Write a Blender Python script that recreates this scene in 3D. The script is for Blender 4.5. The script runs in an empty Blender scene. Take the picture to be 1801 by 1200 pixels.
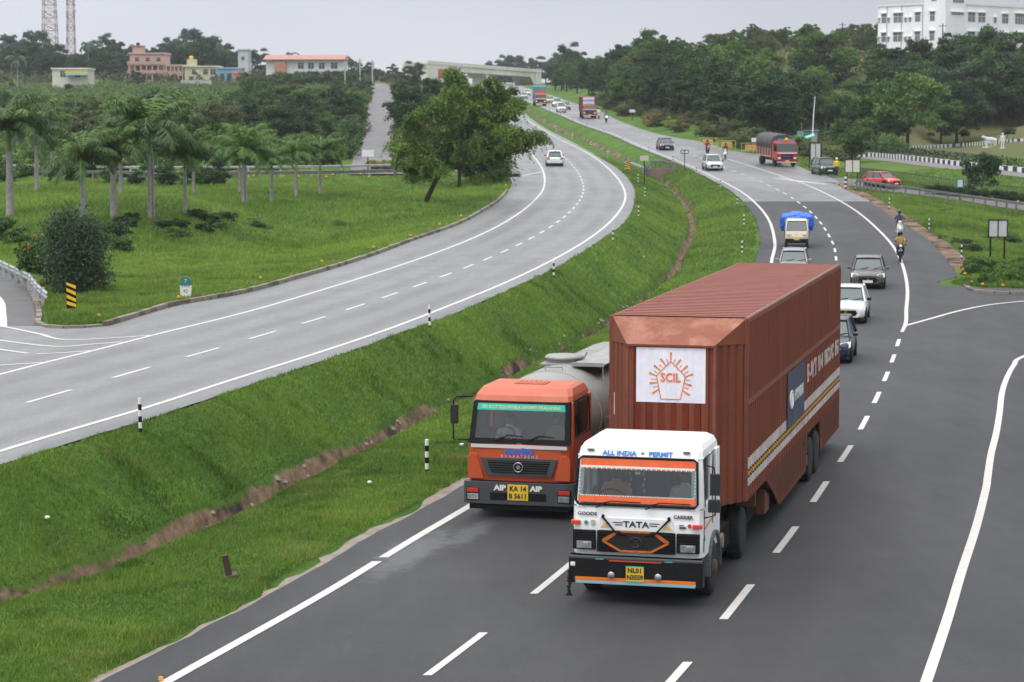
import bpy, math, random
import numpy as np
from mathutils import Vector, Matrix
C = bpy.context; D = bpy.data; S = C.scene; COL = S.collection
R = math.radians
# ------------------------------------------------------------------ camera, sky, sun, exposure
CAMZ = 8.5; FPX = 4000.0; PITCH = math.atan(385/4000)
cam = D.objects.new('camera', D.cameras.new('camera')); COL.objects.link(cam); S.camera = cam
cam.location = (0, 0, CAMZ); cam.rotation_euler = (math.pi/2-PITCH, 0, 0)
cam.data.sensor_width = 36; cam.data.lens = 36*FPX/1801; cam.data.clip_start = .5; cam.data.clip_end = 9000
cam.data.dof.use_dof = True; cam.data.dof.focus_distance = 46; cam.data.dof.aperture_fstop = 3.2
S.view_settings.view_transform = 'Standard'; S.view_settings.look = 'None'
S.view_settings.exposure = 0.2; S.view_settings.gamma = 1
SUN_EL, SUN_ROT = R(58), R(150)
w = D.worlds.new('World'); S.world = w; w.use_nodes = True
nt = w.node_tree; N = nt.nodes; Lk = nt.links; N.clear()
out = N.new('ShaderNodeOutputWorld'); bg = N.new('ShaderNodeBackground'); bg.inputs[1].default_value = 1
sky = N.new('ShaderNodeTexSky'); sky.sky_type = 'NISHITA'; sky.sun_disc = False
sky.sun_elevation = SUN_EL; sky.sun_rotation = SUN_ROT
sc = N.new('ShaderNodeVectorMath'); sc.operation = 'SCALE'; sc.inputs['Scale'].default_value = .1
Lk.new(sky.outputs[0], sc.inputs[0])
tc = N.new('ShaderNodeTexCoord'); sp = N.new('ShaderNodeSeparateXYZ'); Lk.new(tc.outputs['Generated'], sp.inputs[0])
ramp = N.new('ShaderNodeValToRGB'); Lk.new(sp.outputs['Z'], ramp.inputs[0])      # overcast: zenith brighter than horizon
e = ramp.color_ramp.elements
e[0].position = 0; e[0].color = (.62, .63, .69, 1); e[1].position = 1; e[1].color = (2.45, 2.47, 2.52, 1)
m_ = e.new(.09); m_.color = (.56, .58, .65, 1); m_ = e.new(.3); m_.color = (.80, .82, .86, 1)
noi = N.new('ShaderNodeTexNoise'); noi.inputs['Scale'].default_value = 2.2; noi.inputs['Detail'].default_value = 3
mp = N.new('ShaderNodeMapping'); mp.inputs['Scale'].default_value = (1, 1, 3.5); mp.inputs['Location'].default_value = (.35, 0, .2)
Lk.new(tc.outputs['Generated'], mp.inputs[0]); Lk.new(mp.outputs[0], noi.inputs['Vector'])
mr = N.new('ShaderNodeMapRange'); mr.inputs[3].default_value = .86; mr.inputs[4].default_value = 1.16
mr.inputs[1].default_value = .3; mr.inputs[2].default_value = .7
Lk.new(noi.outputs['Fac'], mr.inputs[0])
# clouds are brighter to the west (left) than to the east
mrx = N.new('ShaderNodeMapRange'); mrx.inputs[1].default_value = -.25; mrx.inputs[2].default_value = .25
mrx.inputs[3].default_value = 1.16; mrx.inputs[4].default_value = .82; Lk.new(sp.outputs['X'], mrx.inputs[0])
mm = N.new('ShaderNodeMath'); mm.operation = 'MULTIPLY'; Lk.new(mr.outputs[0], mm.inputs[0]); Lk.new(mrx.outputs[0], mm.inputs[1])
sc2 = N.new('ShaderNodeVectorMath'); sc2.operation = 'SCALE'; Lk.new(ramp.outputs[0], sc2.inputs[0]); Lk.new(mm.outputs[0], sc2.inputs['Scale'])
mx = N.new('ShaderNodeMix'); mx.data_type = 'RGBA'; mx.inputs[0].default_value = .9
Lk.new(sc.outputs[0], mx.inputs[6]); Lk.new(sc2.outputs[0], mx.inputs[7])
Lk.new(mx.outputs[2], bg.inputs[0]); Lk.new(bg.outputs[0], out.inputs[0])
sl = D.lights.new('sun', 'SUN'); sl.energy = .8; sl.angle = R(18); sl.color = (1, .97, .92)
so = D.objects.new('sun', sl); COL.objects.link(so)
# light from behind-left of the camera, high
so.rotation_euler = (R(90)-SUN_EL, 0, R(-35))

# ------------------------------------------------------------------ helpers
rng = np.random.default_rng(7); random.seed(7)
def ray(px, py):
    cx = (px-900.5)/FPX; cy = (600-py)/FPX; c, s = math.cos(PITCH), math.sin(PITCH)
    d = (cx, c+cy*s, -s+cy*c); return d[0]/d[1], d[2]/d[1]          # dX/dY, dZ/dY
def hermite(pts):
    pts = sorted(pts); x = np.array([p[0] for p in pts], float); y = np.array([p[1] for p in pts], float)
    h = np.diff(x); d = np.diff(y)/h; m = np.zeros_like(y); m[0] = d[0]; m[-1] = d[-1]
    m[1:-1] = (d[:-1]*h[1:]+d[1:]*h[:-1])/(h[1:]+h[:-1])
    def f(t):
        t = np.asarray(t, float); i = np.clip(np.searchsorted(x, t)-1, 0, len(x)-2)
        s = (t-x[i])/h[i]; lo = s < 0; hi = s > 1
        sc = np.clip(s, 0, 1)
        v = (2*sc**3-3*sc**2+1)*y[i]+(sc**3-2*sc**2+sc)*h[i]*m[i]+(-2*sc**3+3*sc**2)*y[i+1]+(sc**3-sc**2)*h[i]*m[i+1]
        v = np.where(lo, y[0]+(t-x[0])*m[0], v); v = np.where(hi, y[-1]+(t-x[-1])*m[-1], v); return v
    return f
zR = hermite([(0, 0), (60, 0), (110, .05), (130, .45), (166, 1.3), (200, 2.2), (240, 3.5), (300, 5.9), (377, 9.1), (470, 12.0), (600, 15.8), (800, 20.5), (1000, 25), (3000, 40)])
zL = hermite([(0, 1.4), (60, 1.4), (100, 1.55), (150, 2.1), (200, 3.0), (240, 4.2), (300, 6.2), (377, 9.1), (470, 12.0), (600, 15.8), (800, 20.5), (1000, 25), (3000, 40)])
def solve(px, py, zf):
    a, m = ray(px, py); Y = np.geomspace(20, 1500, 3000); g = CAMZ+Y*m-zf(Y); i = int(np.argmax(g < 0))
    if i == 0: i = len(Y)-1
    t = g[i-1]/(g[i-1]-g[i]+1e-9); y = Y[i-1]+(Y[i]-Y[i-1])*t; return y, a*y
def curve(px, zf, extra=()):
    return hermite([solve(x, y, zf) for x, y in px]+list(extra))
xLL = curve([(0,659),(76,639),(165,617),(269,590),(400,558),(600,500),(750,451),(850,411),(912,376),(942,351),(955,334),(958,317),(952,294),(941,279),(921,257)], zL, [(24, -23), (360, -4.8), (470, -7.5), (600, -12.8), (1000, -20)])
xLR = curve([(0,794),(100,763.5),(245,721),(400,671),(562,620),(675,582),(800,534),(862,509),(975,456),(1050,410),(1087,375),(1100,345),(1089,318),(1068,295),(1030,268),(987,247),(957,230),(935,217)], zL, [(24, -17.5), (470, .3), (600, -5), (1000, -12)])
xLRe = curve([(0,817),(100,786),(245,742),(400,690),(575,632),(687,592),(800,551),(900,507),(975,472),(1045,430),(1097,392),(1116,352),(1115,331),(1098,307),(1047,273),(997,245),(963,228)], zL, [(24, -16.6), (360, 3.8), (470, 1.0), (600, -4.3), (1000, -11.3)])
LLe_px = [(177,577),(253,554),(317,536),(400,522),(525,490),(650,452),(725,424),(800,398),(850,372),(880,352),(897,330),(900,321)]
xLLe = curve(LLe_px, zL, [(220, -.9), (255, -1.6), (300, -4.2), (360, -6.5), (470, -8.7), (600, -14), (1000, -21)])
RL_px = [(300,1196),(586,1035),(733,945),(830,888)]
RL_far = [(1357,462),(1363,432),(1361,415),(1352,387),(1332,361),(1310,342),(1260,314),(1210,291),(1130,259),(1080,237),(1030,220),(988,202),(947,185),(913,172),(890,162)]
xRL = curve(RL_px+RL_far, zR, [(20, -9.3), (60, 1.55), (72.8, 4.3), (82.3, 6.35), (95, 9.0), (110, 12.0), (124, 14.2), (800, -4), (1000, -5)])
def xRLe(Y): return xRL(Y)-np.interp(Y, [0, 170, 260], [1.0, .95, .6])
RRd = [(1585.7,585.7),(1571.7,628),(1550,682),(1528.7,726.7),(1499,780),(1457,843),(1401,925),(1323,1026),(1210,1165)]
xRR = curve(RRd+[(1592,572),(1594,545),(1596,510),(1590,475),(1575,440),(1540,400),(1483,357),(1406,321),(1330,296),(1292,284)], zR, [(20, -2)])
def xRRm(Y): return np.where(Y < 262, xRR(Y), xRL(Y)+7.2)
RRe_px = [(1400,291),(1435,305),(1467,314),(1476,327),(1522,350),(1560,375),(1590,395),(1620,412),(1647,437),(1672,465),(1683,485),(1698,505),(1712,513)]
xRRe_n = curve(RRe_px+[(1343,273),(1304,268),(1235,250),(1177,240),(1100,217)], zR, [(113.5, 26.5), (112.2, 40), (20, 40), (420, 16.2), (500, 12.8), (800, 4.8), (1100, 3)])
def xRRe(Y):
    Y = np.asarray(Y, float)
    return np.where(Y < 112.2, 60, xRRe_n(np.maximum(Y, 112.2)))
def zC(Y): return np.minimum(zR(Y), zL(Y))-np.interp(Y, [0, 100, 180, 400], [.05, .3, .8, .9])
ch_px = [(0,1051),(107,1019),(200,979),(293,933),(414,880),(502,837),(604,790),(662,761),(750,717),(837,679),(916,636),(1000,600),(1076,553),(1140,507),(1179,476),(1195,445),(1217,395),(1212,370),(1190,340),(1160,314),(1097,280),(1063,263),(1030,247),(1005,237)]
xC0 = curve(ch_px, zC, [(24, -9.6)])
def xC(Y):
    l, r = xLRe(Y), xRLe(Y); v = np.where(Y < 330, xC0(np.minimum(Y, 330)), l+(r-l)*.5)
    return np.clip(v, l+.28*(r-l), r-.22*(r-l))
# base terrain: control points (px, py, Y) or (px, py, None, z), interpolated in (X/Y, ln Y)
CP = [(60,520,0,1.4),(300,500,0,1.4),(450,470,0,1.3),(300,450,0,1.2),(150,470,0,1.3),(450,430,0,1.0),(580,420,0,1.0),(650,410,0,1.3),(700,390,0,1.8),
 (18,380,0,2.6),(147,392,0,2.6),(266,385,0,2.6),(326,378,0,2.7),(431,358,0,2.8),(521,345,0,2.9),(563,340,0,2.9),(65,335,0,3.0),(341,342,0,3.0),(640,338,0,2.9),(700,338,0,2.7),(750,357,0,2.3),(820,340,0,2.3),(880,325,0,2.6),
 (300,425,0,1.5),(450,400,0,1.5),(560,390,0,1.7),(0,318,0,3.2),(240,322,0,3.2),(480,322,0,3.3),(730,318,0,3.3),(800,305,0,3.6),
 (610,285,225),(715,285,225),(640,220,380),(693,220,380),(655,152,560),(690,152,560),(0,270,245),(200,262,245),(500,275,245),(300,195,420),(500,200,400),(0,195,420),(600,190,430),
 (300,150,620),(100,148,640),(500,152,620),(0,150,640),(600,150,600),(300,125,800),(0,118,800),(600,135,800),(760,142,780),(780,185,450),(760,240,300),(690,148,620),
 (1640,400,0,.9),(1760,420,0,.1),(1800,440,0,-.2),(1700,470,0,.3),(1790,500,0,.1),(1650,370,0,1.2),(1750,385,0,.7),(1507,327,0,2.3),(1656,349,0,1.5),(1801,368,0,.9),(1560,330,0,2.1),
 (1560,302,252),(1700,328,226),(1801,345,216),(1480,296,262),(1531,276,300),(1600,281,277),(1689,291,257),(1801,303,242),(1600,262,330),(1801,249,310),(1700,270,290),(1660,238,370),(1801,203,390),(1801,222,350),
 (1801,75,440),(1548,85,425),(1700,78,430),(1500,80,450),(1300,84,450),(1100,122,480),(1000,143,580),(1400,85,445),(1200,100,465),(1330,255,285),(1450,262,300),(1200,160,400),(1400,160,385),(1500,175,370),(1600,170,385),(1250,200,340),(1120,170,420),(960,140,760)]
_u, _v, _z = [], [], []
for c in CP:
    a, m = ray(c[0], c[1]); Y = c[2] if c[2] else (CAMZ-c[3])/(-m); z = CAMZ+m*Y
    _u.append(a); _v.append(.22*math.log(Y)); _z.append(z)
for X, Y, z in [(-12,30,0),(0,30,0),(12,30,0),(14,60,0),(22,90,0),(-16,60,1.4),(300,1200,34),(100,1200,32),(-100,1300,28),(-350,1200,26),(0,3000,40),(-900,3000,40),(900,3000,40),(40,700,22),(90,620,26)]:
    _u.append(X/Y); _v.append(.22*math.log(Y)); _z.append(z)
_u, _v, _z = map(np.array, (_u, _v, _z))
def _phi(r): return np.sqrt(r*r+.012**2)
_A = _phi(np.hypot(_u[:, None]-_u, _v[:, None]-_v)); _w = np.linalg.solve(_A+1e-4*np.eye(len(_u)), _z-_z.mean())
def base(X, Y):
    sh = np.broadcast(X, Y).shape; Y = np.maximum(np.broadcast_to(Y, sh), 25).ravel(); X = np.broadcast_to(X, sh).ravel()
    u = np.clip(X/Y, -.3, .3); v = .22*np.log(Y); o = np.full(u.shape, _z.mean())
    for i in range(len(_w)): o += _w[i]*_phi(np.hypot(u-_u[i], v-_v[i]))
    return o.reshape(sh)
def sstep(t): t = np.clip(t, 0, 1); return t*t*(3-2*t)
def dist_poly(X, Y, P):
    best = np.full(X.shape, 1e9); bz = np.zeros(X.shape)
    for a, b in zip(P[:-1], P[1:]):
        dx, dy = b[0]-a[0], b[1]-a[1]; t = np.clip(((X-a[0])*dx+(Y-a[1])*dy)/(dx*dx+dy*dy), 0, 1)
        d = np.hypot(X-a[0]-t*dx, Y-a[1]-t*dy); k = d < best; best = np.where(k, d, best)
        if len(a) > 2: bz = np.where(k, a[2]+(b[2]-a[2])*t, bz)
    return best, bz
def vnoise(X, Y, s, seed=0):
    x = X/s+seed*17.3; y = Y/s-seed*9.1; xi = np.floor(x); yi = np.floor(y); fx = x-xi; fy = y-yi; fx = fx*fx*(3-2*fx); fy = fy*fy*(3-2*fy)
    h = lambda a, b: (np.sin(a*127.1+b*311.7+seed)*43758.5453) % 1
    return (h(xi, yi)*(1-fx)+h(xi+1, yi)*fx)*(1-fy)+(h(xi, yi+1)*(1-fx)+h(xi+1, yi+1)*fx)*fy
def pxz(px, py, z=None, Y=None):
    a, m = ray(px, py)
    if Y is None: Y = (CAMZ-z)/(-m)
    return (a*Y, Y, CAMZ+m*Y)
def smooth(P, n=4):
    P = [Vector(p) for p in P]; o = []
    for i in range(len(P)-1):
        p0, p1, p2, p3 = P[max(i-1, 0)], P[i], P[i+1], P[min(i+2, len(P)-1)]
        for k in range(n):
            t = k/n; o.append(.5*((2*p1)+(p2-p0)*t+(2*p0-5*p1+4*p2-p3)*t*t+(3*p1-p0-3*p2+p3)*t**3))
    return o+[P[-1]]
RIB = {   # ribbons of paving away from the two carriageways: centre line and half width
 'left_slip_road': (smooth([(-47, 150, 1.6), (-34.5, 124, 1.5), (-28.4, 109.4, 1.42), (-24.3, 96.6, 1.40), (-21.1, 83.8, 1.40), (-19.0, 74, 1.40)]), 3.5),
 'right_slip_road': (smooth([pxz(1425, 311, Y=232), pxz(1473, 319, Y=222), pxz(1507, 322.5, Y=217), pxz(1569, 332.5, Y=212), pxz(1656, 344, Y=207), pxz(1756, 357, Y=203), pxz(1850, 371, Y=196), pxz(2100, 410, Y=185)]), 2.6),
 'service_road': (smooth([pxz(1440, 275, Y=312), pxz(1531, 277, Y=297), pxz(1600, 283.5, Y=272), pxz(1689, 294.5, Y=252), pxz(1801, 307, Y=238), pxz(2100, 345, Y=215)]), 2.9),
 'hill_lane': (smooth([pxz(662, 306, Y=216), pxz(663, 292, Y=229), pxz(664, 278, Y=246), pxz(662, 258, Y=285), pxz(668, 220, Y=380), pxz(672, 180, Y=480), pxz(674, 158, Y=550), pxz(668, 150, Y=610), pxz(655, 147, Y=660)]), 2.6),
 'left_back_road': (smooth([pxz(-200, 309, z=3.25), pxz(0, 311, z=3.25), pxz(240, 315, z=3.3), pxz(480, 315, z=3.35), pxz(650, 312, z=3.4), pxz(760, 309, z=3.5), pxz(860, 305, z=3.7), (-4, 232, 4.0)]), 3.0)}
SR_edge = [pxz(1470,331,z=2.3), pxz(1540,366,z=1.6), pxz(1590,405,z=.9), pxz(1640,440,z=.5), pxz(1672,475,z=.2)]
def H(X, Y, carve=True, full=False):
    X, Y = np.broadcast_arrays(np.asarray(X, float), np.asarray(Y, float))
    z = base(X, Y); noise = (vnoise(X, Y, 7)-.5)*.35+(vnoise(X, Y, 2.3, 3)-.5)*.14
    far = np.clip(Y/400, 0, 1)
    lle, lre, rle, rre = xLLe(Y), xLRe(Y), xRLe(Y), xRRe(Y)
    lle = np.where(Y < 78.6, -70, lle)
    zl, zr, zc = zL(Y), zR(Y), zC(Y); c = xC(Y)
    wl = sstep((lle-X)/(6+Y*.03)); wr = sstep((X-rre)/(6+Y*.03))
    zo = z+noise*1.3
    zz = np.where(X < lle, zl+.13+(zo-zl-.13)*wl, 0)
    t = np.clip((X-lre)/(c-lre), 0, 1); med1 = zl+(zc-zl)*(.25*t+.75*sstep(t*1.02))
    t2 = np.clip((X-c)/(rle-c), 0, 1); med2 = zc+(zr-zc)*sstep(t2)+.12*np.sin(np.pi*t2)
    tr = np.exp(-((X-c)/np.where(X < c, .26, .42))**2)*(.52+.25*vnoise(X, Y, 1.4, 5))
    med = np.where(X < c, med1, med2)+noise*.45*np.sin(np.pi*np.clip((X-lre)/(rle-lre), 0, 1))-tr
    zz = np.where((X >= lre) & (X <= rle), med, zz)
    zz = np.where(X > rre, zr+(zo-zr)*wr, zz)
    cv = .13 if carve else 0
    zz = np.where((X >= lle) & (X < lre), zl-cv, zz); zz = np.where((X > rle-.5*carve) & (X <= rre), zr-np.where(X > rle, cv, .03), zz)
    onroad = ((X >= lle) & (X < lre)) | ((X > rle) & (X <= rre))
    dr = np.full(X.shape, 99.)
    for nme, (P, hw) in RIB.items():
        b = (Y > P[0][1]-45) if P[0][1] < P[-1][1] else (Y > P[-1][1]-45)
        b = b & ~onroad
        if not b.any(): continue
        d, rz = dist_poly(X[b], Y[b], [tuple(p) for p in P]); k = sstep((d-hw)/(5+.01*Y[b])); v = zz[b]*k+rz*(1-k)
        v = np.where(d < hw-.1, rz-cv, v); zz[b] = v; dr[b] = np.minimum(dr[b], d-hw)
    if full: return zz, onroad, dr
    return zz
def G(px, py):                                     # ground point under a spot of the view
    a, m = ray(px, py); Y = np.geomspace(25, 1500, 2500); d = CAMZ+Y*m-H(a*Y, Y, False); i = int(np.argmax(d < 0)) or len(Y)-1
    t = d[i-1]/(d[i-1]-d[i]+1e-9); y = Y[i-1]+(Y[i]-Y[i-1])*t; return Vector((a*y, y, float(H(a*y, y, False))))
def GZ(x, y): return float(H(x, y, False))
def onR(px, py): y, x = solve(px, py, zR); return Vector((x, y, float(zR(y))))
def onL(px, py): y, x = solve(px, py, zL); return Vector((x, y, float(zL(y))))

# materials
MATS = {}
def mat(name, col, rough=.55, metal=0, var=0., scale=4, bump=0, spec=.5, emit=0, dirt=None, coat=0):
    if name in MATS: return MATS[name]
    m = D.materials.new(name); m.use_nodes = True; nt = m.node_tree; b = nt.nodes['Principled BSDF']
    b.inputs['Roughness'].default_value = rough; b.inputs['Metallic'].default_value = metal
    b.inputs['Specular IOR Level'].default_value = spec; b.inputs['Base Color'].default_value = (*col, 1); b.inputs['Coat Weight'].default_value = coat
    b.inputs['Coat Roughness'].default_value = .12
    if emit: b.inputs['Emission Color'].default_value = (*col, 1); b.inputs['Emission Strength'].default_value = emit
    if var or bump or dirt:
        tcn = nt.nodes.new('ShaderNodeTexCoord'); n = nt.nodes.new('ShaderNodeTexNoise'); n.inputs['Scale'].default_value = scale
        n.inputs['Detail'].default_value = 6; n.inputs['Roughness'].default_value = .65; nt.links.new(tcn.outputs['Object'], n.inputs['Vector'])
        if var or dirt:
            r = nt.nodes.new('ShaderNodeMapRange'); r.inputs[1].default_value = .3; r.inputs[2].default_value = .7
            mxn = nt.nodes.new('ShaderNodeMix'); mxn.data_type = 'RGBA'; nt.links.new(n.outputs['Fac'], r.inputs[0]); nt.links.new(r.outputs[0], mxn.inputs[0])
            d = dirt or tuple(c*(1-var) for c in col)
            u = col if dirt else tuple(min(1, c*(1+var*.7)) for c in col)
            if dirt: r.inputs[1].default_value = .45; r.inputs[2].default_value = .45+.35/(var or 1); r.inputs[3].default_value = 0; r.inputs[4].default_value = min(1, var or .6)
            mxn.inputs[6].default_value = (*u, 1); mxn.inputs[7].default_value = (*d, 1); nt.links.new(mxn.outputs[2], b.inputs['Base Color'])
        if bump:
            bn = nt.nodes.new('ShaderNodeBump'); bn.inputs['Strength'].default_value = bump; bn.inputs['Distance'].default_value = .05
            nt.links.new(n.outputs['Fac'], bn.inputs['Height']); nt.links.new(bn.outputs[0], b.inputs['Normal'])
    MATS[name] = m; return m
def glass(name, col=(.02, .03, .03), alpha=.35):
    if name in MATS: return MATS[name]
    m = D.materials.new(name); m.use_nodes = True; nt = m.node_tree; nt.nodes.clear()
    o = nt.nodes.new('ShaderNodeOutputMaterial'); t = nt.nodes.new('ShaderNodeBsdfTransparent'); t.inputs[0].default_value = (.90, .93, .92, 1)
    g = nt.nodes.new('ShaderNodeBsdfGlossy'); g.inputs['Roughness'].default_value = .04; g.inputs[0].default_value = (.95, .97, 1, 1)
    d = nt.nodes.new('ShaderNodeBsdfDiffuse'); d.inputs[0].default_value = (*col, 1)
    m1 = nt.nodes.new('ShaderNodeMixShader'); m1.inputs[0].default_value = alpha; nt.links.new(t.outputs[0], m1.inputs[1]); nt.links.new(d.outputs[0], m1.inputs[2])
    fr = nt.nodes.new('ShaderNodeFresnel'); fr.inputs[0].default_value = 1.5
    m2 = nt.nodes.new('ShaderNodeMixShader'); nt.links.new(fr.outputs[0], m2.inputs[0]); nt.links.new(m1.outputs[0], m2.inputs[1]); nt.links.new(g.outputs[0], m2.inputs[2])
    nt.links.new(m2.outputs[0], o.inputs[0]); MATS[name] = m; return m
def leafmat(name, a, b, trans=.22):
    if name in MATS: return MATS[name]
    m = D.materials.new(name); m.use_nodes = True; nt = m.node_tree; p = nt.nodes['Principled BSDF']; p.inputs['Roughness'].default_value = .5
    p.inputs['Specular IOR Level'].default_value = .35
    at = nt.nodes.new('ShaderNodeAttribute'); at.attribute_name = 'tint'; x = nt.nodes.new('ShaderNodeMix'); x.data_type = 'RGBA'
    x.inputs[6].default_value = (*a, 1); x.inputs[7].default_value = (*b, 1); nt.links.new(at.outputs['Fac'], x.inputs[0])
    nt.links.new(x.outputs[2], p.inputs['Base Color']); tr = nt.nodes.new('ShaderNodeBsdfTranslucent'); nt.links.new(x.outputs[2], tr.inputs[0])
    ms = nt.nodes.new('ShaderNodeMixShader'); ms.inputs[0].default_value = trans; o = nt.nodes['Material Output']
    nt.links.new(p.outputs[0], ms.inputs[1]); nt.links.new(tr.outputs[0], ms.inputs[2]); nt.links.new(ms.outputs[0], o.inputs[0]); MATS[name] = m; return m

def streak(m, c, amt=.6):                       # rain and dirt streaks running down a painted face
    nt = m.node_tree; b = nt.nodes['Principled BSDF']; tcn = nt.nodes.new('ShaderNodeTexCoord'); mp = nt.nodes.new('ShaderNodeMapping'); mp.inputs['Scale'].default_value = (2.6, 2.6, .22); n = nt.nodes.new('ShaderNodeTexNoise'); n.inputs['Scale'].default_value = 1.5; n.inputs['Detail'].default_value = 7; n.inputs['Roughness'].default_value = .7
    r = nt.nodes.new('ShaderNodeMapRange'); r.inputs[1].default_value = .52; r.inputs[2].default_value = .72; r.inputs[4].default_value = amt; x = nt.nodes.new('ShaderNodeMix'); x.data_type = 'RGBA'; x.inputs[7].default_value = (*c, 1)
    nt.links.new(tcn.outputs['Object'], mp.inputs[0]); nt.links.new(mp.outputs[0], n.inputs['Vector']); nt.links.new(n.outputs['Fac'], r.inputs[0]); nt.links.new(r.outputs[0], x.inputs[0]); src = b.inputs['Base Color']
    if src.is_linked: nt.links.new(src.links[0].from_socket, x.inputs[6])
    else: x.inputs[6].default_value = src.default_value
    nt.links.new(x.outputs[2], b.inputs['Base Color'])
# objects
def setp(o, label=None, cat=None, group=None, kind=None):
    for k, v in (('label', label), ('category', cat), ('group', group), ('kind', kind)):
        if v: o[k] = v
    return o
def thing(name, label, cat, loc=(0, 0, 0), rz=0, group=None, ry=0):
    o = D.objects.new(name, None); COL.objects.link(o); o.location = loc; o.rotation_euler = (0, ry, rz); o.empty_display_size = .2
    return setp(o, label, cat, group)
def link(name, me, parent=None, loc=None):
    o = D.objects.new(name, me); COL.objects.link(o); o.parent = parent
    if loc: o.location = loc
    return o
class MB:
    def __init__(s): s.v = []; s.f = []; s.m = []; s.s = []
    def add(s, vs, fs, m=0, sm=False):
        b = len(s.v); s.v += [tuple(v) for v in vs]; s.f += [tuple(b+i for i in f) for f in fs]; s.m += [m]*len(fs); s.s += [sm]*len(fs); return s
    def bx(s, x0, x1, y0, y1, z0, z1, m=0, tx=0, ty=0):
        cx, cy = (x0+x1)/2, (y0+y1)/2
        v = [(x0,y0,z0),(x1,y0,z0),(x1,y1,z0),(x0,y1,z0),(x0+tx,y0+ty,z1),(x1-tx,y0+ty,z1),(x1-tx,y1-ty,z1),(x0+tx,y1-ty,z1)]
        return s.add(v, [(3,2,1,0),(4,5,6,7),(0,1,5,4),(1,2,6,5),(2,3,7,6),(3,0,4,7)], m)
    def tube(s, P, r, n=8, m=0, caps=True, sm=True):
        P = [Vector(p) for p in P]; rs = r if isinstance(r, (list, tuple)) else [r]*len(P); b = []; up = None
        for i, p in enumerate(P):
            d = (P[min(i+1, len(P)-1)]-P[max(i-1, 0)]).normalized()
            a = d.cross(Vector((0, 0, 1))) if abs(d.z) < .95 else d.cross(Vector((0, 1, 0))); a.normalize(); c = d.cross(a)
            if up is not None and a.dot(up) < 0: a, c = -a, -c
            up = a
            b += [p+(a*math.cos(2*math.pi*k/n)+c*math.sin(2*math.pi*k/n))*rs[i] for k in range(n)]
        f = [(i*n+k, i*n+(k+1) % n, (i+1)*n+(k+1) % n, (i+1)*n+k) for i in range(len(P)-1) for k in range(n)]
        s.add(b, f, m, sm)
        if caps: s.add(b[:n], [tuple(range(n))], m); s.add(b[-n:], [tuple(range(n))], m)
        return s
    def loft(s, rings, m=0, caps=True, sm=False):
        n = len(rings[0]); v = [p for r in rings for p in r]
        s.add(v, [(i*n+k, i*n+(k+1) % n, (i+1)*n+(k+1) % n, (i+1)*n+k) for i in range(len(rings)-1) for k in range(n)], m, sm)
        if caps: s.add(rings[0], [tuple(range(n))[::-1]], m); s.add(rings[-1], [tuple(range(n))], m)
        return s
    def plate(s, pts, nrm, th, m=0):                # a flat outline with thickness
        nrm = Vector(nrm).normalized()*th; a = [Vector(p) for p in pts]; return s.loft([a, [p+nrm for p in a]], m)
    def lathe(s, prof, c=(0, 0, 0), ax='z', n=16, m=0, sm=True):    # prof: (radius, along)
        rings = []
        for r, h in prof:
            ring = []
            for k in range(n):
                a = 2*math.pi*k/n; u, v = r*math.cos(a), r*math.sin(a)
                ring.append((c[0]+u, c[1]+v, c[2]+h) if ax == 'z' else ((c[0]+u, c[1]+h, c[2]+v) if ax == 'y' else (c[0]+h, c[1]+u, c[2]+v)))
            rings.append(ring)
        return s.loft(rings, m, True, sm)
    def build(s, name, mats, parent=None, bevel=0, seg=2, sub=0, label=None):
        me = D.meshes.new(name); me.from_pydata([tuple(v) for v in s.v], [], s.f)
        for x in (mats if isinstance(mats, (list, tuple)) else [mats]): me.materials.append(x)
        me.polygons.foreach_set('material_index', s.m); me.polygons.foreach_set('use_smooth', s.s); me.update()
        o = link(name, me, parent)
        if bevel or sub:
            import bmesh
            bm = bmesh.new(); bm.from_mesh(me); bmesh.ops.remove_doubles(bm, verts=bm.verts, dist=1e-4); bmesh.ops.recalc_face_normals(bm, faces=bm.faces); bm.to_mesh(me); bm.free()
        if bevel:
            b = o.modifiers.new('bevel', 'BEVEL'); b.width = bevel; b.segments = seg; b.limit_method = 'ANGLE'; b.angle_limit = R(35)
        if sub:
            b = o.modifiers.new('subsurf', 'SUBSURF'); b.levels = b.render_levels = sub
        if label: o['label'] = label
        return o
def text(body, size, x, y, z, side, m, parent, name='lettering', w=1.0, ext=.004, tilt=0, align='CENTER', bold=0):
    cu = D.curves.new('t', 'FONT'); cu.body = body; cu.size = size; cu.extrude = ext; cu.align_x = align; cu.align_y = 'CENTER'; cu.resolution_u = 2; cu.offset = bold
    o = D.objects.new('t', cu); COL.objects.link(o); dg = C.evaluated_depsgraph_get(); dg.update()
    me = D.meshes.new_from_object(o.evaluated_get(dg)); D.objects.remove(o); D.curves.remove(cu)
    ax = {'front': ((0, 1, 0), (0, 0, 1)), 'back': ((0, -1, 0), (0, 0, 1)), 'left': ((-1, 0, 0), (0, 0, 1)), 'right': ((1, 0, 0), (0, 0, 1))}[side]
    X = Vector(ax[0]); Yv = Vector(ax[1]); Z = X.cross(Yv)
    if tilt: q = Matrix.Rotation(tilt, 3, X); Yv = q @ Yv; Z = q @ Z
    M = Matrix(((X.x*w, Yv.x, Z.x, x), (X.y*w, Yv.y, Z.y, y), (X.z*w, Yv.z, Z.z, z), (0, 0, 0, 1))); me.transform(M)
    me.materials.clear(); me.materials.append(m); me.name = name
    return link(name, me, parent)
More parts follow.
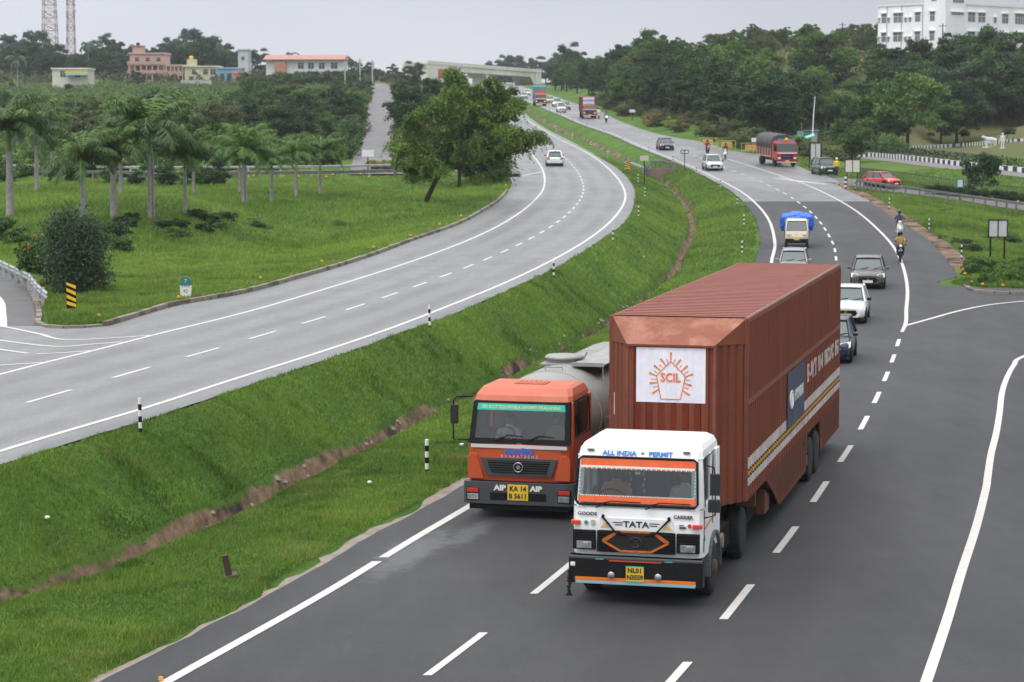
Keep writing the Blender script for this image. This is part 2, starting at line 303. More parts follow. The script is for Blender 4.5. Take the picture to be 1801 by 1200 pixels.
def npmesh(name, V, F, mats, tint=None, parent=None, n=4, mi=None):
    me = D.meshes.new(name); me.vertices.add(len(V)); me.vertices.foreach_set('co', np.asarray(V, np.float32).ravel())
    F = np.asarray(F, np.int32); k = F.shape[1]; me.loops.add(F.size); me.loops.foreach_set('vertex_index', F.ravel())
    me.polygons.add(len(F)); me.polygons.foreach_set('loop_start', np.arange(len(F), dtype=np.int32)*k); me.polygons.foreach_set('loop_total', np.full(len(F), k, np.int32))
    for x in (mats if isinstance(mats, (list, tuple)) else [mats]): me.materials.append(x)
    if tint is not None:
        a = me.attributes.new('tint', 'FLOAT', 'POINT'); a.data.foreach_set('value', np.asarray(tint, np.float32))
    me.update(calc_edges=True); return me
def skin(name, J, E, m, parent=None, sub=2, root=0, loc=None):
    """J: list of (x,y,z,r); E: edges -> one continuous skinned surface"""
    me = D.meshes.new(name); me.from_pydata([j[:3] for j in J], E, []); o = D.objects.new(name, me); COL.objects.link(o)
    sk = o.modifiers.new('s', 'SKIN'); o.modifiers.new('u', 'SUBSURF').levels = sub
    for i, j in enumerate(J):
        v = me.skin_vertices[0].data[i]; r = j[3]; v.radius = (r, r) if not isinstance(r, tuple) else r; v.use_root = (i == root)
    dg = C.evaluated_depsgraph_get(); dg.update(); nm = D.meshes.new_from_object(o.evaluated_get(dg)); D.objects.remove(o)
    nm.name = name; nm.materials.clear()
    for x in (m if isinstance(m, (list, tuple)) else [m]): nm.materials.append(x)
    for p in nm.polygons: p.use_smooth = True
    return link(name, nm, parent, loc)
def ribbon(name, P, hw, m, dz=.0, kind='structure', zfun=None):
    mb = MB(); P = [Vector(p) for p in P]; prev = None
    L_, R_ = [], []
    for i, p in enumerate(P):
        d = P[min(i+1, len(P)-1)]-P[max(i-1, 0)]; n = Vector((-d.y, d.x, 0)).normalized(); L_.append(p+n*hw+Vector((0, 0, dz))); R_.append(p-n*hw+Vector((0, 0, dz)))
    mb.add(L_+R_, [(len(P)+i, len(P)+i+1, i+1, i) for i in range(len(P)-1)])
    o = mb.build(name, m); return setp(o, kind=kind)
def heading(fx, Y, away=False):
    """yaw and pitch of a vehicle following x = fx(Y), towards the camera unless away"""
    dx = float(fx(Y+1)-fx(Y-1))/2; s = 1 if away else -1
    return math.atan2(s*1, s*dx)
# ------------------------------------------------------------------ ground sheet
def ground_material():
    m = D.materials.new('ground'); m.use_nodes = True; nt = m.node_tree; b = nt.nodes['Principled BSDF']; b.inputs['Roughness'].default_value = .9; b.inputs['Specular IOR Level'].default_value = .15
    L = nt.links.new; A = lambda t: nt.nodes.new(t)
    tc = A('ShaderNodeTexCoord')
    def noise(sc, det=5, rough=.6, vec=None):
        n = A('ShaderNodeTexNoise'); n.inputs['Scale'].default_value = sc; n.inputs['Detail'].default_value = det; n.inputs['Roughness'].default_value = rough; L(vec or tc.outputs['Object'], n.inputs['Vector']); return n.outputs['Fac']
    def mixc(f, a, c, lo=None, hi=None):
        if lo is not None:
            r = A('ShaderNodeMapRange'); r.inputs[1].default_value = lo; r.inputs[2].default_value = hi; L(f, r.inputs[0]); f = r.outputs[0]
        x = A('ShaderNodeMix'); x.data_type = 'RGBA'; L(f, x.inputs[0])
        for k, v in ((6, a), (7, c)):
            if isinstance(v, tuple): x.inputs[k].default_value = (*v, 1)
            else: L(v, x.inputs[k])
        return x.outputs[2]
    g = mixc(noise(.35, 6, .65), (.045, .108, .013), (.10, .19, .024), .35, .65)
    g = mixc(noise(5, 5, .7), (.022, .060, .008), g, .30, .52)
    g = mixc(noise(.09, 3), g, (.10, .155, .03), .52, .75)
    d = mixc(noise(1.6, 6, .7), (.125, .085, .056), (.30, .205, .135), .35, .65)
    d = mixc(noise(.6, 5, .7), (.045, .036, .028), d, .40, .54)
    at = A('ShaderNodeAttribute'); at.attribute_name = 'tint'
    ad = A('ShaderNodeMath'); ad.operation = 'ADD'; n2 = A('ShaderNodeMath'); n2.operation = 'MULTIPLY_ADD'; n2.inputs[1].default_value = 1.1; n2.inputs[2].default_value = -.55; L(noise(1.1, 6, .75), n2.inputs[0])
    L(at.outputs['Fac'], ad.inputs[0]); L(n2.outputs[0], ad.inputs[1])
    col = mixc(ad.outputs[0], g, d, .42, .58)
    a2 = A('ShaderNodeAttribute'); a2.attribute_name = 'dry'
    dry = mixc(noise(.12, 5, .7), (.085, .110, .032), (.135, .098, .048), .4, .65)
    col = mixc(a2.outputs['Fac'], col, dry)
    L(col, b.inputs['Base Color'])
    bn = A('ShaderNodeBump'); bn.inputs['Strength'].default_value = .7; bn.inputs['Distance'].default_value = .12; L(noise(7, 6, .75), bn.inputs['Height']); L(bn.outputs[0], b.inputs['Normal']); return m
GM = ground_material()
uu = np.concatenate([[-2.2, -1.2, -.7, -.45], np.linspace(-.34, .34, 621), [.45, .7, 1.2, 2.2]])
yy = np.concatenate([np.geomspace(22, 1000, 640), np.geomspace(1060, 4200, 24)])
XX = uu[None, :]*yy[:, None]; YY = np.repeat(yy[:, None], len(uu), 1)
ZZ, ON, DR = H(XX, YY, full=True)
V = np.stack([XX, YY, ZZ], -1).reshape(-1, 3); nu = len(uu); ii = np.arange(len(yy)-1)[:, None]*nu+np.arange(nu-1)[None, :]
F = np.stack([ii, ii+1, ii+nu+1, ii+nu], -1).reshape(-1, 4)
dC = np.abs(XX-xC(YY)-.25*(vnoise(XX, YY, 2.5)-.5)); wd = np.interp(YY, [0, 40, 90, 140, 400], [.48, .48, .26, .22, .22])
dirt = np.clip(1.3-dC/wd, 0, 1)*np.where(YY < 330, 1, .4)
dirt = np.maximum(dirt, .95*np.clip(1.2-np.abs(XX-xC(YY)-.3)/.5, 0, 1)*(vnoise(XX*0, YY, 5, 2) > .3))
sre, _ = dist_poly(XX, YY, SR_edge); dirt = np.maximum(dirt, np.clip(1.6-sre/1.5, 0, 1))
dirt = np.maximum(dirt, np.clip(.45-np.abs(DR)/1.5, 0, .4))
dry = np.clip((YY-238)/50, 0, 1)*np.clip((XX-xRRe(YY)-6)/25, 0, 1)*.95
dry = np.where((XX < xLLe(YY)) & (YY > 225), np.clip((YY-225)/80, 0, .6), dry)
me = npmesh('grass_ground', V, F, GM, dirt.ravel()); a = me.attributes.new('dry', 'FLOAT', 'POINT'); a.data.foreach_set('value', dry.ravel().astype(np.float32))
me.polygons.foreach_set('use_smooth', np.ones(len(F), bool)); setp(link('ground', me), kind='structure')

# ------------------------------------------------------------------ carriageways
def asphalt(name, c1, c2, rough, far=None, wear=.25, spots=False):
    m = D.materials.new(name); m.use_nodes = True; nt = m.node_tree; b = nt.nodes['Principled BSDF']; L = nt.links.new; A = lambda t: nt.nodes.new(t)
    tc = A('ShaderNodeTexCoord'); sx = A('ShaderNodeSeparateXYZ'); L(tc.outputs['Object'], sx.inputs[0])
    def noise(sc, det=6, r=.7, mapping=None):
        n = A('ShaderNodeTexNoise'); n.inputs['Scale'].default_value = sc; n.inputs['Detail'].default_value = det; n.inputs['Roughness'].default_value = r
        if mapping: mp = A('ShaderNodeMapping'); mp.inputs['Scale'].default_value = mapping; L(tc.outputs['Object'], mp.inputs[0]); L(mp.outputs[0], n.inputs['Vector'])
        else: L(tc.outputs['Object'], n.inputs['Vector'])
        return n.outputs['Fac']
    def mr(f, a, c, lo=0, hi=1):
        r = A('ShaderNodeMapRange'); r.inputs[1].default_value = a; r.inputs[2].default_value = c; r.inputs[3].default_value = lo; r.inputs[4].default_value = hi; L(f, r.inputs[0]); return r.outputs[0]
    def mixc(f, a, c):
        x = A('ShaderNodeMix'); x.data_type = 'RGBA'; L(f, x.inputs[0])
        for k, v in ((6, a), (7, c)):
            if isinstance(v, tuple): x.inputs[k].default_value = (*v, 1)
            else: L(v, x.inputs[k])
        return x.outputs[2]
    def math_(op, a, c):
        x = A('ShaderNodeMath'); x.operation = op
        for k, v in enumerate((a, c)):
            if isinstance(v, (int, float)): x.inputs[k].default_value = v
            else: L(v, x.inputs[k])
        return x.outputs[0]
    col = mixc(mr(noise(.5), .35, .65), c1, c2)
    col = mixc(mr(noise(.9, 7, .8), .60, .78, 0, .55), col, tuple(v*.45 for v in c1))       # oil and damp stains
    col = mixc(mr(noise(.18, 5, .7, (2.2, .35, 1)), .56, .75, 0, .5), col, tuple(min(1, v*1.55) for v in c2))   # dusty streaks
    col = mixc(mr(noise(38, 3, .6), .40, .62), tuple(v*.62 for v in c1), col)      # aggregate
    col = mixc(mr(noise(11, 4, .8), .58, .74, 0, .5), col, tuple(min(1, v*1.6) for v in c2)); col = mixc(mr(noise(9, 4, .8), .60, .74, 0, .55), col, tuple(v*.4 for v in c1))
    at = A('ShaderNodeAttribute'); at.attribute_name = 'tint'      # position across the lanes: tyre tracks
    w = math_('ABSOLUTE', math_('SINE', math_('MULTIPLY', at.outputs['Fac'], math.pi*4), 0), 0)
    w = math_('MULTIPLY', mr(w, .55, 1), mr(noise(.3, 5, .7, (1, .25, 1)), .35, .6))
    col = mixc(math_('MULTIPLY', w, wear), col, tuple(v*.55 for v in c1))
    if spots:                                   # a pale worn patch by the edge line, a tar joint, a darker repaired lane strip
        for (x, y, wx, wy, c, k) in ((-2.0, 44.6, .55, 2.6, (.10, .105, .115), .75), (-.9, 46.6, .35, 1.8, (.09, .095, .105), .6), (4.6, 37, .25, 5.0, (.026, .025, .026), .6), (9.5, 47, .5, 9, (.028, .028, .03), .45), (13, 62, .5, 12, (.03, .03, .032), .45), (17.5, 52, 1.6, 4, (.078, .076, .075), .5)):
            mp = A('ShaderNodeMapping'); mp.vector_type = 'TEXTURE'; mp.inputs['Location'].default_value = (x, y, 0); mp.inputs['Rotation'].default_value = (0, 0, -.25); mp.inputs['Scale'].default_value = (wx, wy, 1); L(tc.outputs['Object'], mp.inputs[0])
            fl_ = A('ShaderNodeVectorMath'); fl_.operation = 'MULTIPLY'; fl_.inputs[1].default_value = (1, 1, 0); L(mp.outputs[0], fl_.inputs[0]); ln = A('ShaderNodeVectorMath'); ln.operation = 'LENGTH'; L(fl_.outputs[0], ln.inputs[0])
            f = math_('ADD', ln.outputs['Value'], mr(noise(2.2, 5, .75), .3, .7, -.55, .55)); col = mixc(mr(f, .45, 1.15, k, 0), col, c)
        sy = math_('ABSOLUTE', math_('SUBTRACT', sx.outputs['Y'], 42.75), 0); col = mixc(math_('MULTIPLY', mr(sy, .03, .09, .6, 0), mr(sx.outputs['X'], 8.0, 8.4)), col, (.02, .02, .022))
    rg = mr(noise(.25, 5, .7, (1, .3, 1)), .3, .7, rough-.10, rough+.10)
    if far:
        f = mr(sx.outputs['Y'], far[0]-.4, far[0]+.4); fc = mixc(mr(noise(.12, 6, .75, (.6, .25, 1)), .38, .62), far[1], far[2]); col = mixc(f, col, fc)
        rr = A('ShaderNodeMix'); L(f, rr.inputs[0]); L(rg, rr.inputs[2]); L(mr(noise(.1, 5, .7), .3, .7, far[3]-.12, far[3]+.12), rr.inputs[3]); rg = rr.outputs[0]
    L(col, b.inputs['Base Color']); L(rg, b.inputs['Roughness'])
    bn = A('ShaderNodeBump'); bn.inputs['Strength'].default_value = .25; bn.inputs['Distance'].default_value = .01; L(noise(60, 3), bn.inputs['Height']); L(bn.outputs[0], b.inputs['Normal']); return m
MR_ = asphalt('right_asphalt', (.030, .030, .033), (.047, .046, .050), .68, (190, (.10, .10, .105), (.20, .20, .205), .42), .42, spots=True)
ML_ = asphalt('left_asphalt', (.185, .185, .187), (.26, .26, .262), .46, None, .62)
MS_ = mat('old_asphalt', (.085, .083, .08), .6, 0, .35, .8, .2)
PAINT = mat('road_paint', (.56, .535, .50), .6, 0, .75, 3.5, 0, dirt=(.36, .345, .33))
def strip(name, m, ys, xa, xb, zf, nc=12, ta=None, tb=None, jit=.0):
    ys = np.asarray(ys); a = xa(ys); b = xb(ys); 
    if jit: a = a+jit*(vnoise(ys*0, ys, .7, 1)-.5)+jit*(vnoise(ys*0, ys, 2.3, 2)-.5); b = b+jit*(vnoise(ys*0, ys, .6, 4)-.5)+jit*(vnoise(ys*0, ys, 2.1, 6)-.5)
    t = np.linspace(0, 1, nc+1)[None, :]; X = a[:, None]*(1-t)+b[:, None]*t; Y = np.repeat(ys[:, None], nc+1, 1); Z = np.repeat(zf(ys)[:, None], nc+1, 1)
    i = np.arange(len(ys)-1)[:, None]*(nc+1)+np.arange(nc)[None, :]; F = np.stack([i, i+1, i+nc+2, i+nc+1], -1).reshape(-1, 4)
    tint = ((X-ta(ys)[:, None])/(tb(ys)-ta(ys))[:, None]).ravel() if ta else None
    me = npmesh(name, np.stack([X, Y, Z], -1).reshape(-1, 3), F, m, tint); return setp(link(name, me), kind='structure')
YS = np.concatenate([np.arange(22, 111, .4), np.arange(111, 114.4, .1), np.arange(114.8, 300, .6), np.arange(300, 1000, 3)])
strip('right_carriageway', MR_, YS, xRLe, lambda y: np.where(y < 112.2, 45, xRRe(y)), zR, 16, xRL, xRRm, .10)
YL = np.concatenate([np.arange(22, 78, .5), np.arange(78, 80, .1), np.arange(80.2, 300, .6), np.arange(300, 1000, 3)])
strip('left_carriageway', ML_, YL, lambda y: np.where(y < 78.6, -60, xLLe(y)), xLRe, zL, 14, xLL, xLR, .09)
strip('sandy_verge', mat('verge_sand', (.25, .205, .17), .9, 0, .9, 2.2, .3, dirt=(.07, .06, .048)), YS[YS < 118], lambda y: xRLe(y)+.10-.34*vnoise(y*0, y, 3.1, 9)-.26*vnoise(y*0, y, .55, 11), lambda y: xRLe(y)+.12, lambda y: zR(y)-.004+0*y, 3)
names = {'left_slip_road': .012, 'right_slip_road': .02, 'service_road': 0, 'hill_lane': 0, 'left_back_road': 0}
lane = mat('lane_concrete', (.125, .118, .118), .6, 0, .45, .35, 0)
for k, (P, hw) in RIB.items():
    ribbon(k, P, hw, {'hill_lane': lane, 'left_back_road': MS_, 'service_road': mat('service_asphalt', (.15, .13, .12), .6, 0, .25, .5)}.get(k, MS_), names[k])
# painted lines
def stripe(name, fx, zf, y0, y1, wd=.16, off=0, dz=.008, step=1.0):
    n = max(2, int((y1-y0)/step)+1); ys = np.linspace(y0, y1, n); x = fx(ys)+off; mb = MB(); A_, B_ = [], []
    dx = (fx(ys+.3)-fx(ys-.3))/.6; k = wd/2*np.sqrt(1+dx*dx)
    for i in range(n): z = float(zf(ys[i]))+dz+max(0, ys[i]-120)*.0001; A_.append((x[i]-k[i], ys[i], z)); B_.append((x[i]+k[i], ys[i], z))
    mb.add(A_+B_, [(i, n+i, n+i+1, i+1) for i in range(n-1)]); return mb
def put(mb, name): return setp(mb.build(name, PAINT), kind='structure')
put(stripe('', xLL, zL, 24, 300, .17), 'left_edge_line'); put(stripe('', xLR, zL, 24, 600, .17), 'left_median_line')
put(stripe('', xRL, zR, 24, 43.6, .19), 'right_median_line'); put(stripe('', xRL, zR, 44.0, 520, .19), 'right_median_line')
put(stripe('', xRR, zR, 95, 262, .17), 'right_edge_line')
xLm = lambda y: (xLL(y)+xLR(y))/2; xRm = lambda y: (xRL(y)+xRRm(y))/2
def dashes(name, fx, zf, phase, ln, per, y1, wd=.14, y0=26):
    mb = MB(); y = phase
    while y > y0: y -= per
    while y < y1:
        s = stripe('', fx, zf, y, y+ln, wd, step=.8); mb.add(s.v, s.f)
        y += per*(1 if y < 130 else 1.0)
    put(mb, name)
dashes('left_lane_dashes', xLm, zL, solve(199, 665, zL)[0], 2.75, 5.55, 420)
dashes('right_lane_dashes', xRm, zR, solve(948, 1045, zR)[0], 2.95, 6.1, 420)
dashes('exit_lane_dashes', xRR, zR, solve(1267, 1090, zR)[0], 2.95, 6.05, 93, .15)
def pline(name, px, zf=None, z=None, wd=.16):
    P = smooth([(lambda s: (s[1], s[0], float(zf(s[0]))))(solve(x, y, zf)) if zf else pxz(x, y, z) for x, y in px], 8)
    return ribbon(name, P, wd/2, PAINT, .009)
pline('exit_line', [(1593,573),(1640,560),(1683,548),(1737,537),(1801,530),(1880,523),(2000,516)], zR, wd=.2)
pline('exit_island_line', [(1900,595),(1801,627),(1783,643),(1770,667),(1762,693),(1758,727),(1752,763),(1743,800),(1737,840),(1734,860),(1717,927),(1690,1010),(1667,1087),(1629,1200),(1560,1400)], zR, wd=.18)
Z14 = lambda y: 1.4+0*np.asarray(y)
for px in ([(-90,560),(6,575),(66,587),(123,598),(272,590)], [(-60,590),(0,599),(98,610),(160,606),(215,602)], [(-40,608),(0,615),(50,622)], [(65,623),(110,621),(165,617)], [(-60,648),(0,643),(79,638)]): pline('gore_marking', px, zL, wd=.18)
pline('slip_line', [(-30,500),(0,528),(5,553),(6,580),(0,596)], z=1.42, wd=.25)
pline('side_line', [(750+560/4,280+138/4),(750+690/4,280+115/4),(750+815/4,280+88/4)], zL, wd=.25)
pline('nose_marking', [(1466,324),(1440,322),(1400,318),(1370,312)], zR, wd=.3)
for k in range(7):
    t = k/7; a = (1381+62*t, 313.5+7*t); b = (1395+45*t, 316+12*t*.5); pline('nose_chevron', [(1462-70*(1-t), 326-8*(1-t)), (1420-70*(1-t)+10, 324-8*(1-t)-2)], zR, wd=.35)
# kerb along the left verge, with a dirty weathered face
def kerb(name, P, wdt, hgt, mats, seg=None, gap=.0, colorfn=None):
    P = [Vector(p) for p in P]; mb = MB(); acc = 0; ln = sum((P[i+1]-P[i]).length for i in range(len(P)-1)); n = int(ln/(seg or 1)); 
    def at(s):
        for i in range(len(P)-1):
            l = (P[i+1]-P[i]).length
            if s <= l or i == len(P)-2: return P[i]+(P[i+1]-P[i])*min(1.2, s/l), (P[i+1]-P[i]).normalized()
            s -= l
    for k in range(n):
        a, d = at(k*ln/n+gap/2); b, _ = at((k+1)*ln/n-gap/2); nn = Vector((-d.y, d.x, 0)); j = random.uniform(-.012, .012)
        q = [a-nn*wdt/2, b-nn*wdt/2, b+nn*wdt/2, a+nn*wdt/2]; h = hgt+j
        v = [p-Vector((0, 0, .25)) for p in q]+[p+Vector((0, 0, h)) for p in q]
        mb.add(v, [(0,1,5,4),(1,2,6,5),(2,3,7,6),(3,0,4,7),(4,5,6,7)], colorfn(k) if colorfn else 0)
    return setp(mb.build(name, mats), kind='structure')
KM = mat('kerb_stone', (.23, .20, .165), .85, 0, .55, 1.3, .4, dirt=(.075, .06, .045)); KMD = mat('kerb_dirty', (.13, .105, .08), .85, 0, .4, 2)
ky = np.concatenate([np.arange(78.8, 190, 1.5)]); KP = [(float(xLLe(y))-.09, y, float(zL(y))) for y in ky]
kerb('left_kerb', KP, .2, .16, [KM, KMD], .75, .02, lambda k: int(random.random() < .3))
sP = [pxz(66,572,z=1.4), pxz(69,556,z=1.4), pxz(60,528,z=1.4), pxz(47,507,z=1.4), pxz(25,487,z=1.4), pxz(0,471,z=1.4), pxz(-60,435,z=1.4)]
kerb('slip_kerb', smooth(sP, 3), .2, .15, [KM, KMD], .7, .02, lambda k: int(random.random() < .5))
kerb('nose_kerb', smooth([pxz(66,572,z=1.4), pxz(85,578,z=1.4), pxz(130,580,z=1.4), pxz(178,576,z=1.4)], 3), .2, .13, [KM, KMD], .7, .02, lambda k: int(random.random() < .5))
RE_px = [(1683,487),(1697,505),(1714,514),(1752,517.5),(1801,518),(1900,517)]
kerb('exit_kerb', smooth([(lambda s: (s[1]+.1, s[0]+.15, 0))(solve(x, y, zR)) for x, y in RE_px], 4), .25, .22, [KMD, KM], .7, .02, lambda k: int(random.random() < .35))
WB = [mat('kerb_white', (.72, .72, .72), .7, 0, .12, 2), mat('kerb_navy', (.018, .026, .06), .7, 0, .2, 2)]
kerb('service_kerb', smooth([pxz(x, y, Y=Y) for x, y, Y in ((1440,271,315),(1531,274.5,300),(1600,280,276),(1689,290.5,256),(1801,302.5,241),(2050,335,218))], 5), .3, .42, WB, .95, .0, lambda k: k % 2)
kerb('lawn_kerb', smooth([tuple(G(x, y)) for x, y in ((1598,263),(1640,260),(1689,257),(1750,252.5),(1801,249),(1950,240))], 5), .3, .42, WB, 1.3, .0, lambda k: k % 2)
# ------------------------------------------------------------------ shared vehicle pieces
BLK = mat('black_plastic', (.007, .007, .008), .6, spec=.2); RUB = mat('tyre_rubber', (.012, .012, .012), .85, 0, .3, 6); STEEL = mat('steel', (.45, .46, .47), .35, .8, .2, 6)
WHT = mat('white_paint', (.80, .80, .79), .3, 0, .06, 2, coat=.3); DRK = mat('dark_void', (.006, .006, .007), .8); LAMP = mat('lamp_glass', (.80, .82, .83), .15, 0, .1, 8, coat=1)
REDL = mat('red_lens', (.50, .02, .015), .25, coat=.6); ORL = mat('orange_lens', (.75, .16, .02), .3, coat=.5); YPL = mat('yellow_plate', (.78, .50, .03), .5, 0, .1, 8); WPL = mat('white_plate', (.75, .75, .75), .5)
CG = mat('car_glass', (.055, .075, .072), .05, 0, 0, spec=.9); RIM = mat('rim_grey', (.30, .30, .31), .4, .7); MUD = mat('muddy_steel', (.10, .075, .055), .8, 0, .5, 5); CHS = mat('chassis_shade_blocks', (.012, .011, .010), .9, 0, .4, 4, spec=.1)  # car glass base lightened greenish to stand in for reflected sky
LIT = mat('lit_headlamp', (1, .86, .55), .3, emit=9); INK = mat('black_ink', (.02, .02, .022), .6); WINK = mat('white_ink', (.74, .73, .70), .6); BINK = mat('blue_ink', (.03, .20, .62), .5)
SKN = mat('skin', (.20, .10, .06), .6); HAIR = mat('black_hair', (.01, .01, .01), .6)
def wheel(p, x, y, r, wdt, rimc=RIM, hub=.55, detail=True):
    s = 1 if y > 0 else -1; mb = MB(); w = wdt
    mb.lathe([(r*.62, -w/2), (r*.93, -w/2), (r, -w*.35), (r, w*.35), (r*.93, w/2), (r*.62, w/2)], (0, 0, 0), 'y', 20)
    o = mb.build('wheel', RUB, p); o.location = (x, y-s*w/2, r)
    d = MB(); d.lathe([(.02, s*w*.36), (r*.3, s*w*.42), (r*.34, s*w*.2), (r*.56, s*w*.28), (r*.64, s*w*.49)] if detail else [(r*.64, s*w*.45), (r*.2, s*w*.5)], (0, 0, 0), 'y', 16); d.build('rim', rimc, o)
    return o
def truckwheel(p, x, y, r=.5, dual=False, rimc=MUD):
    s = 1 if y > 0 else -1; w = .29; mb = MB()
    for k in range(2 if dual else 1):
        o_ = -s*k*(w+.04); mb.lathe([(r*.58, o_-w/2), (r*.94, o_-w/2), (r, o_-w*.36), (r, o_+w*.36), (r*.94, o_+w/2), (r*.58, o_+w/2)], (0, 0, 0), 'y', 28)
    for k in range(28):                                  # tread blocks
        a = 2*math.pi*k/28; c, sn = math.cos(a), math.sin(a)
        mb.plate([(r*c-.02*sn, -w*.4, r*sn+.02*c), (r*c+.02*sn, -w*.4, r*sn-.02*c), (r*c+.02*sn, w*.4, r*sn-.02*c), (r*c-.02*sn, w*.4, r*sn+.02*c)], (c, 0, sn), .012)
    o = mb.build('wheel', RUB, p); o.location = (x, y-s*w/2, r); d = MB()
    if dual: d.lathe([(.05, s*.02), (.13, 0), (.15, -s*.1), (r*.5, -s*.06), (r*.6, s*w*.45)], (0, 0, 0), 'y', 20)
    else: d.lathe([(.04, s*w*.75), (.12, s*w*.7), (.14, s*w*.3), (r*.42, s*w*.25), (r*.5, s*w*.42), (r*.6, s*w*.46)], (0, 0, 0), 'y', 20)
    for k in range(8): a = k*math.pi/4; d.tube([(r*.33*math.cos(a), s*w*.2, r*.33*math.sin(a)), (r*.33*math.cos(a), s*w*.45, r*.33*math.sin(a))], .018, 5)
    d.build('rim', rimc, o); return o
def arch_band(mb, x, y, r, wdt, n=10, a0=0, a1=180, th=.04, m=0):
    rings = []
    for k in range(n+1):
        a = R(a0+(a1-a0)*k/n); c, sn = math.cos(a), math.sin(a); rings.append([(x+r*c, y-wdt/2, r*sn+.5), (x+(r+th)*c, y-wdt/2, (r+th)*sn+.5), (x+(r+th)*c, y+wdt/2, (r+th)*sn+.5), (x+r*c, y+wdt/2, r*sn+.5)])
    mb.loft(rings, m)
def body_person(parent, x, y, z, shirt, face=0, arms='wheel', hairm=HAIR, legs=True, sc=1.0):
    """seated person: one continuous body, clothing and hair as children; hips at (x,y,z), facing +X"""
    root = thing('person', '', 'person', (x, y, z), face)
    J = [(0,0,0,.15), (0.02,0,.22,.15), (.03,0,.42,.17), (.03,0,.52,.09), (.04,0,.60,.06), (.05,0,.70,.095), (.06,0,.80,.08)]; E = [(0,1),(1,2),(2,3),(3,4),(4,5),(5,6)]
    for s in (-1, 1):
        b = len(J)
        if arms == 'wheel': J += [(.02,s*.20,.44,.07), (.14,s*.27,.22,.052), (.38,s*.17,.27,.042), (.45,s*.15,.30,.04)]
        elif arms == 'bars': J += [(.02,s*.20,.44,.07), (.20,s*.30,.26,.052), (.44,s*.30,.16,.042), (.52,s*.30,.15,.04)]
        else: J += [(.02,s*.20,.44,.07), (.06,s*.24,.18,.052), (.22,s*.15,.02,.042), (.3,s*.12,.0,.04)]
        E += [(2,b),(b,b+1),(b+1,b+2),(b+2,b+3)]
        if legs: b = len(J); J += [(.05,s*.11,-.02,.10), (.42,s*.18,-.04,.075), (.30,s*.17,-.42,.055), (.40,s*.17,-.50,.045)]; E += [(0,b),(b,b+1),(b+1,b+2),(b+2,b+3)]
    b_ = skin('body', J, E, [shirt], root, 2)
    me = b_.data; me.materials.append(SKN); me.materials.append(mat('dark_trousers', (.03, .03, .045), .8))
    for p in me.polygons:
        c = p.center
        if c.z > .585 or (arms and abs(c.y) > .1 and c.x > .30 and c.z > .05 and c.z < .36): p.material_index = 1
        elif c.z < .03 and (c.x > .05 or c.z < -.05): p.material_index = 2
    # face: eyes, nose, mouth, ears on the head
    f = MB()
    for s in (-1, 1): f.lathe([(.001, -.012), (.014, 0), (.001, .012)], (.142, s*.033, .735), 'y', 6, 0); f.bx(.05, .09, s*.088-.012, s*.088+.012, .69, .75, 1)
    f.bx(.135, .165, -.012, .012, .69, .73, 1, .004, .002); f.bx(.135, .146, -.03, .03, .655, .665, 2); f.build('face', [INK, SKN, mat('lips', (.25, .07, .06), .6)], root)
    if hairm == 'helmet':
        h = MB(); h.lathe([(.10, .64), (.135, .69), (.14, .77), (.115, .85), (.05, .895), (.001, .90)], (.04, 0, 0), 'z', 16); h.build('helmet', mat('black_helmet', (.012, .012, .014), .2, coat=.8), root)
    elif hairm: h = MB(); h.lathe([(.085, .725), (.108, .76), (.095, .83), (.055, .872), (.001, .88)], (.03, 0, 0), 'z', 14); h.build('hair', hairm, root)
    root.scale = (sc, sc, sc)
    return root
def name_person(o, label, group=None): o['label'] = label; o['category'] = 'person'; return o

# ------------------------------------------------------------------ white tractor truck with the brown car-carrier box
yaw = math.atan2(-1, -.25)
TL = mat('truck_lamp', (.42, .44, .45), .18, .7, .3, 14, coat=1)
BR = mat('brown_container', (.185, .052, .026), .65, 0, .6, 1.3, dirt=(.105, .034, .021), spec=.25); BR2 = mat('brown_container_dark', (.155, .020, .008), .45, 0, .3, 2, spec=.3)
BRT = mat('brown_roof', (.29, .095, .066), .7, 0, .7, 1.1, dirt=(.36, .165, .12), spec=.15); BRN = mat('brown_nose', (.235, .078, .045), .65, 0, 1.0, 2.2, dirt=(.42, .20, .14), spec=.3)  # roof brown lightened to carry sky reflection as well as dust
BANDW = mat('band_white', (.55, .50, .47), .6, 0, .3, 2); BANDY = mat('band_yellow', (.55, .27, .02), .6, 0, .3, 3); BANDK = mat('band_black', (.02, .018, .016), .6)
DUSTY = mat('dusty_brown', (.135, .052, .034), .8, 0, .5, 2.5, dirt=(.07, .032, .022), spec=.2)
T = thing('container_truck', 'white cabbed articulated truck towing a long brown corrugated car carrier container', 'truck', (2.17, 39.52, 0.0), yaw)
cab = MB()      # cab shell: rings around the outline seen from above, stacked in z
def ring(z, xf, xr, hw, c=.16):
    return [(xf-c*1.2, -hw, z), (xf-c*.35, -hw+c*.35, z), (xf, -hw+c*1.3, z), (xf+.0, 0, z), (xf, hw-c*1.3, z), (xf-c*.35, hw-c*.35, z), (xf-c*1.2, hw, z), ((xf+xr)/2, hw, z), (xr, hw, z), (xr, -hw, z), ((xf+xr)/2, -hw, z)]
HW = 1.17
cab.loft([ring(.86, -.16, -2.12, HW), ring(1.1, -.10, -2.12, HW), ring(1.45, -.08, -2.12, HW), ring(1.72, -.10, -2.12, HW)], 0, False, False)
cab.loft([ring(2.58, -.24, -2.12, HW-.05, .18), ring(2.71, -.285, -2.10, HW-.07, .2), ring(2.80, -.38, -2.06, HW-.12, .24), ring(2.865, -.66, -1.98, HW-.24, .3)], 0, True, False)
